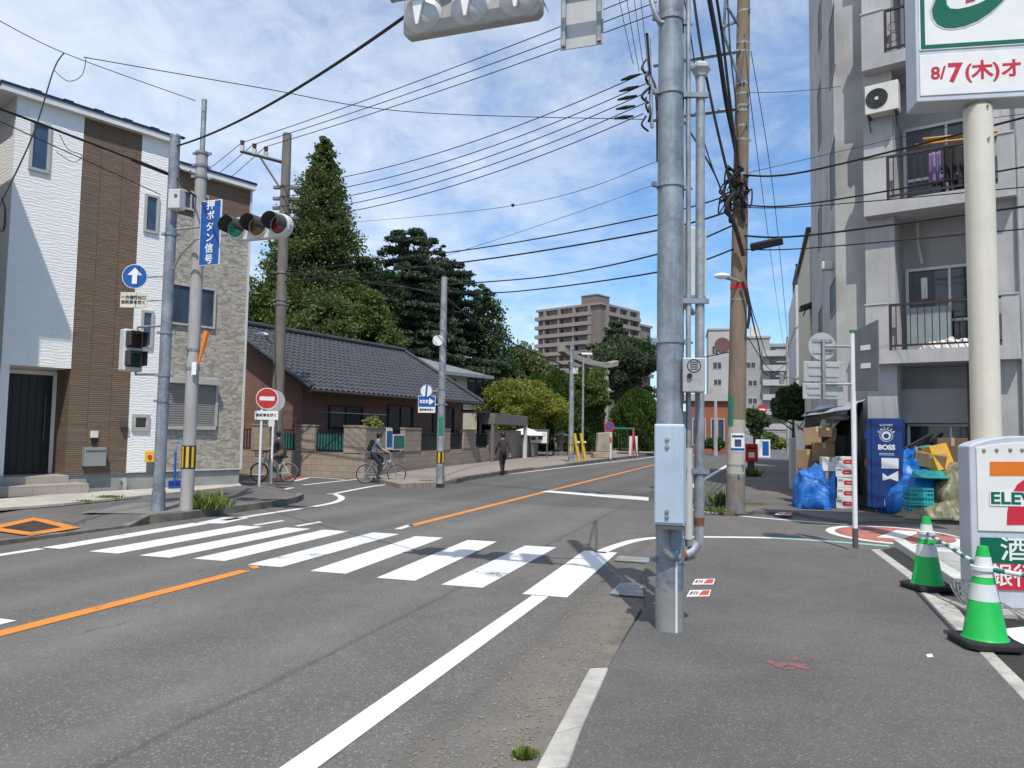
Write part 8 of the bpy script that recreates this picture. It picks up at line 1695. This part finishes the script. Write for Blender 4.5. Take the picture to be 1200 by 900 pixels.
def bicycle(label, loc, rz, s, frame_mat):
    t = thing('bicycle', label, 'bicycle', loc, rz); S = lambda *p: tuple(c * s for c in p); rw = .325
    for x in (0, 1.06):
        w = MB().torus(S(x, 0, rw), (rw - .018) * s, .017 * s, 'y', 36, 8).build('wheel', m_rub, t, smooth=True); sp = MB().torus(S(x, 0, rw), (rw - .042) * s, .008 * s, 'y', 36, 6)
        for k in range(14): a = math.pi * 2 * k / 14; sp.cyl(S(x, .02 * (-1) ** k, rw), S(x + (rw - .045) * math.cos(a), 0, rw + (rw - .045) * math.sin(a)), .0018, n=4)
        sp.cyl(S(x, -.04, rw), S(x, .04, rw), .02 * s, n=10); sp.build('rim', m_alu, w)
        MB().torus(S(x, 0, rw), (rw + .02) * s, .018 * s, 'y', 36, 6); 
        md = MB().lathe([((rw + .012) * s, -.025 * s), ((rw + .02) * s, 0), ((rw + .012) * s, .025 * s)], S(x, 0, rw), 20, 'y', R(10), R(170)); md.build('mudguard', m_alu, t, smooth=True)
    f = MB(); bb = S(.42, 0, .30); hd = S(.86, 0, .78); st = S(.24, 0, .72)
    f.tube([bb, hd], .022, 8).tube([bb, st], .018, 8).tube([S(.30, 0, .55), hd], .018, 8).tube([S(0, .05, rw), st], .010, 6).tube([S(0, -.05, rw), st], .010, 6).tube([S(0, .05, rw), bb], .011, 6).tube([S(0, -.05, rw), bb], .011, 6).tube([S(.84, 0, .86), S(.90, .05, .66), S(1.06, .05, rw)], .013, 6).tube([S(.84, 0, .86), S(.90, -.05, .66), S(1.06, -.05, rw)], .013, 6); f.build('frame', frame_mat, t, smooth=True)
    MB().tube([S(.84, 0, .8), S(.83, 0, 1.0)], .013, 8).tube(bez([S(.72, -.24, 1.03), S(.82, -.20, 1.02), S(.85, 0, 1.0), S(.82, .20, 1.02), S(.72, .24, 1.03)], 4), .012, 8).build('handlebar', m_alu, t, smooth=True); MB().cyl(S(.76, .24, 1.03), S(.66, .25, 1.03), .018, n=8).cyl(S(.76, -.24, 1.03), S(.66, -.25, 1.03), .018, n=8).build('grips', m_rub, t, smooth=True)
    MB().ball(S(.20, 0, .87), .14, .09, .045, 14).build('saddle', m_rub, t, smooth=True); MB().cyl(st, S(.21, 0, .86), .013 * s, n=8).build('seat_post', m_alu, t, smooth=True)
    MB().cyl(S(.42, .06, .30), S(.45, .08, .45), .010, n=6).box(*(c * s for c in (.40, .52, .09, .17, .445, .465))).build('crank', m_dkgrey, t); MB().cyl(S(.42, -.06, .30), S(.39, -.08, .15), .010, n=6).box(*(c * s for c in (.33, .45, -.17, -.09, .14, .16))).build('crank', m_dkgrey, t); MB().torus(S(.42, -.05, .30), .085 * s, .006, 'y', 24, 5).build('chainring', m_dkgrey, t)
    bk_ = MB(); 
    for z in (.86, .95, 1.04): bk_.torus(S(1.08, 0, z), (.14 + .04 * (z - .86)) * s, .006, 'z', 20, 5)
    for k in range(10): a = 2 * math.pi * k / 10; bk_.cyl(S(1.08 + .14 * math.cos(a), .14 * math.sin(a), .85), S(1.08 + .148 * math.cos(a), .148 * math.sin(a), 1.05), .004, n=4)
    bk_.build('basket', m_dkgrey, t); return t
sB = .86
b = G(428, 566.5, 0); rzB = math.atan2(.30, 1.0); bicycle('city bicycle with front basket crossing in front of the garden wall', tuple(b), rzB, sB, M('bike_silver', (.4, .42, .45), .35, .6)); rider('cyclist in a grey-blue top with dark backpack riding right past the garden wall', tuple(b), rzB, sB, MCLOTH('cloth_greyblue', (.14, .17, .23)), MCLOTH('trousers_dark', (.035, .035, .04)), MCLOTH('pack_black', (.015, .015, .018)))
b = G(338, 565.5, 0); rzB = math.pi - R(8); bicycle('pale city bicycle ridden into the side street by the no-entry sign', tuple(b), rzB, sB, M('bike_white', (.6, .6, .6), .35, .2)); rider('cyclist in a dark top and brown trousers riding left at the no-entry sign', tuple(b), rzB, sB, MCLOTH('cloth_charcoal', (.05, .05, .055)), MCLOTH('trousers_brown', (.20, .13, .09)))
b = G(589, 556.5, ZL * .3); b = G(589, 557.2, 0.0); WP = thing('person', 'pedestrian in dark jacket and trousers walking along the road edge by the wall', 'person', tuple(b), R(112)); s = .93
J = dict(pelvis=(0, 0, .90, .125, .105), waist=(0, 0, 1.05, .12, .10), chest=(.01, 0, 1.26, .15, .11), neckb=(.02, 0, 1.40, .07), neck=(.03, 0, 1.45, .053), head=(.045, 0, 1.54, .086), crown=(.05, 0, 1.61, .082))
for sg, s_, sw_ in (('l', 1, .16), ('r', -1, -.14)): J.update({'sh_' + sg: (.01, .17 * s_, 1.34, .062), 'el_' + sg: (-.03 + sw_ * .4, .235 * s_, 1.07, .046), 'wrist_' + sg: (.03 + sw_, .245 * s_, .85, .033), 'hand_' + sg: (.045 + sw_ * 1.2, .24 * s_, .77, .034)})
J.update(hip_l=(0, .09, .86, .092), knee_l=(-.03, .095, .48, .062), ank_l=(-.22, .10, .12, .044), toe_l=(-.10, .11, .045, .037), hip_r=(0, -.09, .86, .092), knee_r=(.17, -.095, .48, .062), ank_r=(.22, -.10, .085, .044), toe_r=(.35, -.11, .04, .037))
figure(WP, J, CH, dict(order=[m_skin, MCLOTH('jacket_dark', (.045, .042, .048)), MCLOTH('trousers_black', (.022, .022, .026)), m_blk2], pick=picker(False, False)), s); head_bits(WP, Vector((.05, 0, 1.565)) * s, 0, s)

# grit, pebbles and dead leaves swept against the kerbs
gm = MB(); r_ = random.Random(5)
def grit(u0, u1, v0, v1, n, z=.004, s0=.003, s1=.010):
    for _ in range(n):
        f = r_.random() ** 1.6; u = u1 + (u0 - u1) * f; v = r_.uniform(v0, v1); p = U(u, v, z); s = r_.uniform(s0, s1) * (.6 + r_.random()); a = r_.uniform(0, 6.28); q = []
        for k in range(3): q.append((p.x + s * math.cos(a + k * 2.1), p.y + s * math.sin(a + k * 2.1) * r_.uniform(.6, 1), z))
        gm.add(q + [(p.x, p.y, z + s * .8)], [(0, 1, 3), (1, 2, 3), (2, 0, 3)])
grit(-1.75, -1.12, 2.6, 8.2, 1500); grit(-1.6, -1.15, 8.2, 9.5, 160); grit(-9.4, -9.05, 6, 14, 300, .004, .004, .012)
tag(gm.build('gutter_grit', M('grit', (.24, .215, .18), .95, var=.5, vs=30), recenter=False), kind='stuff')
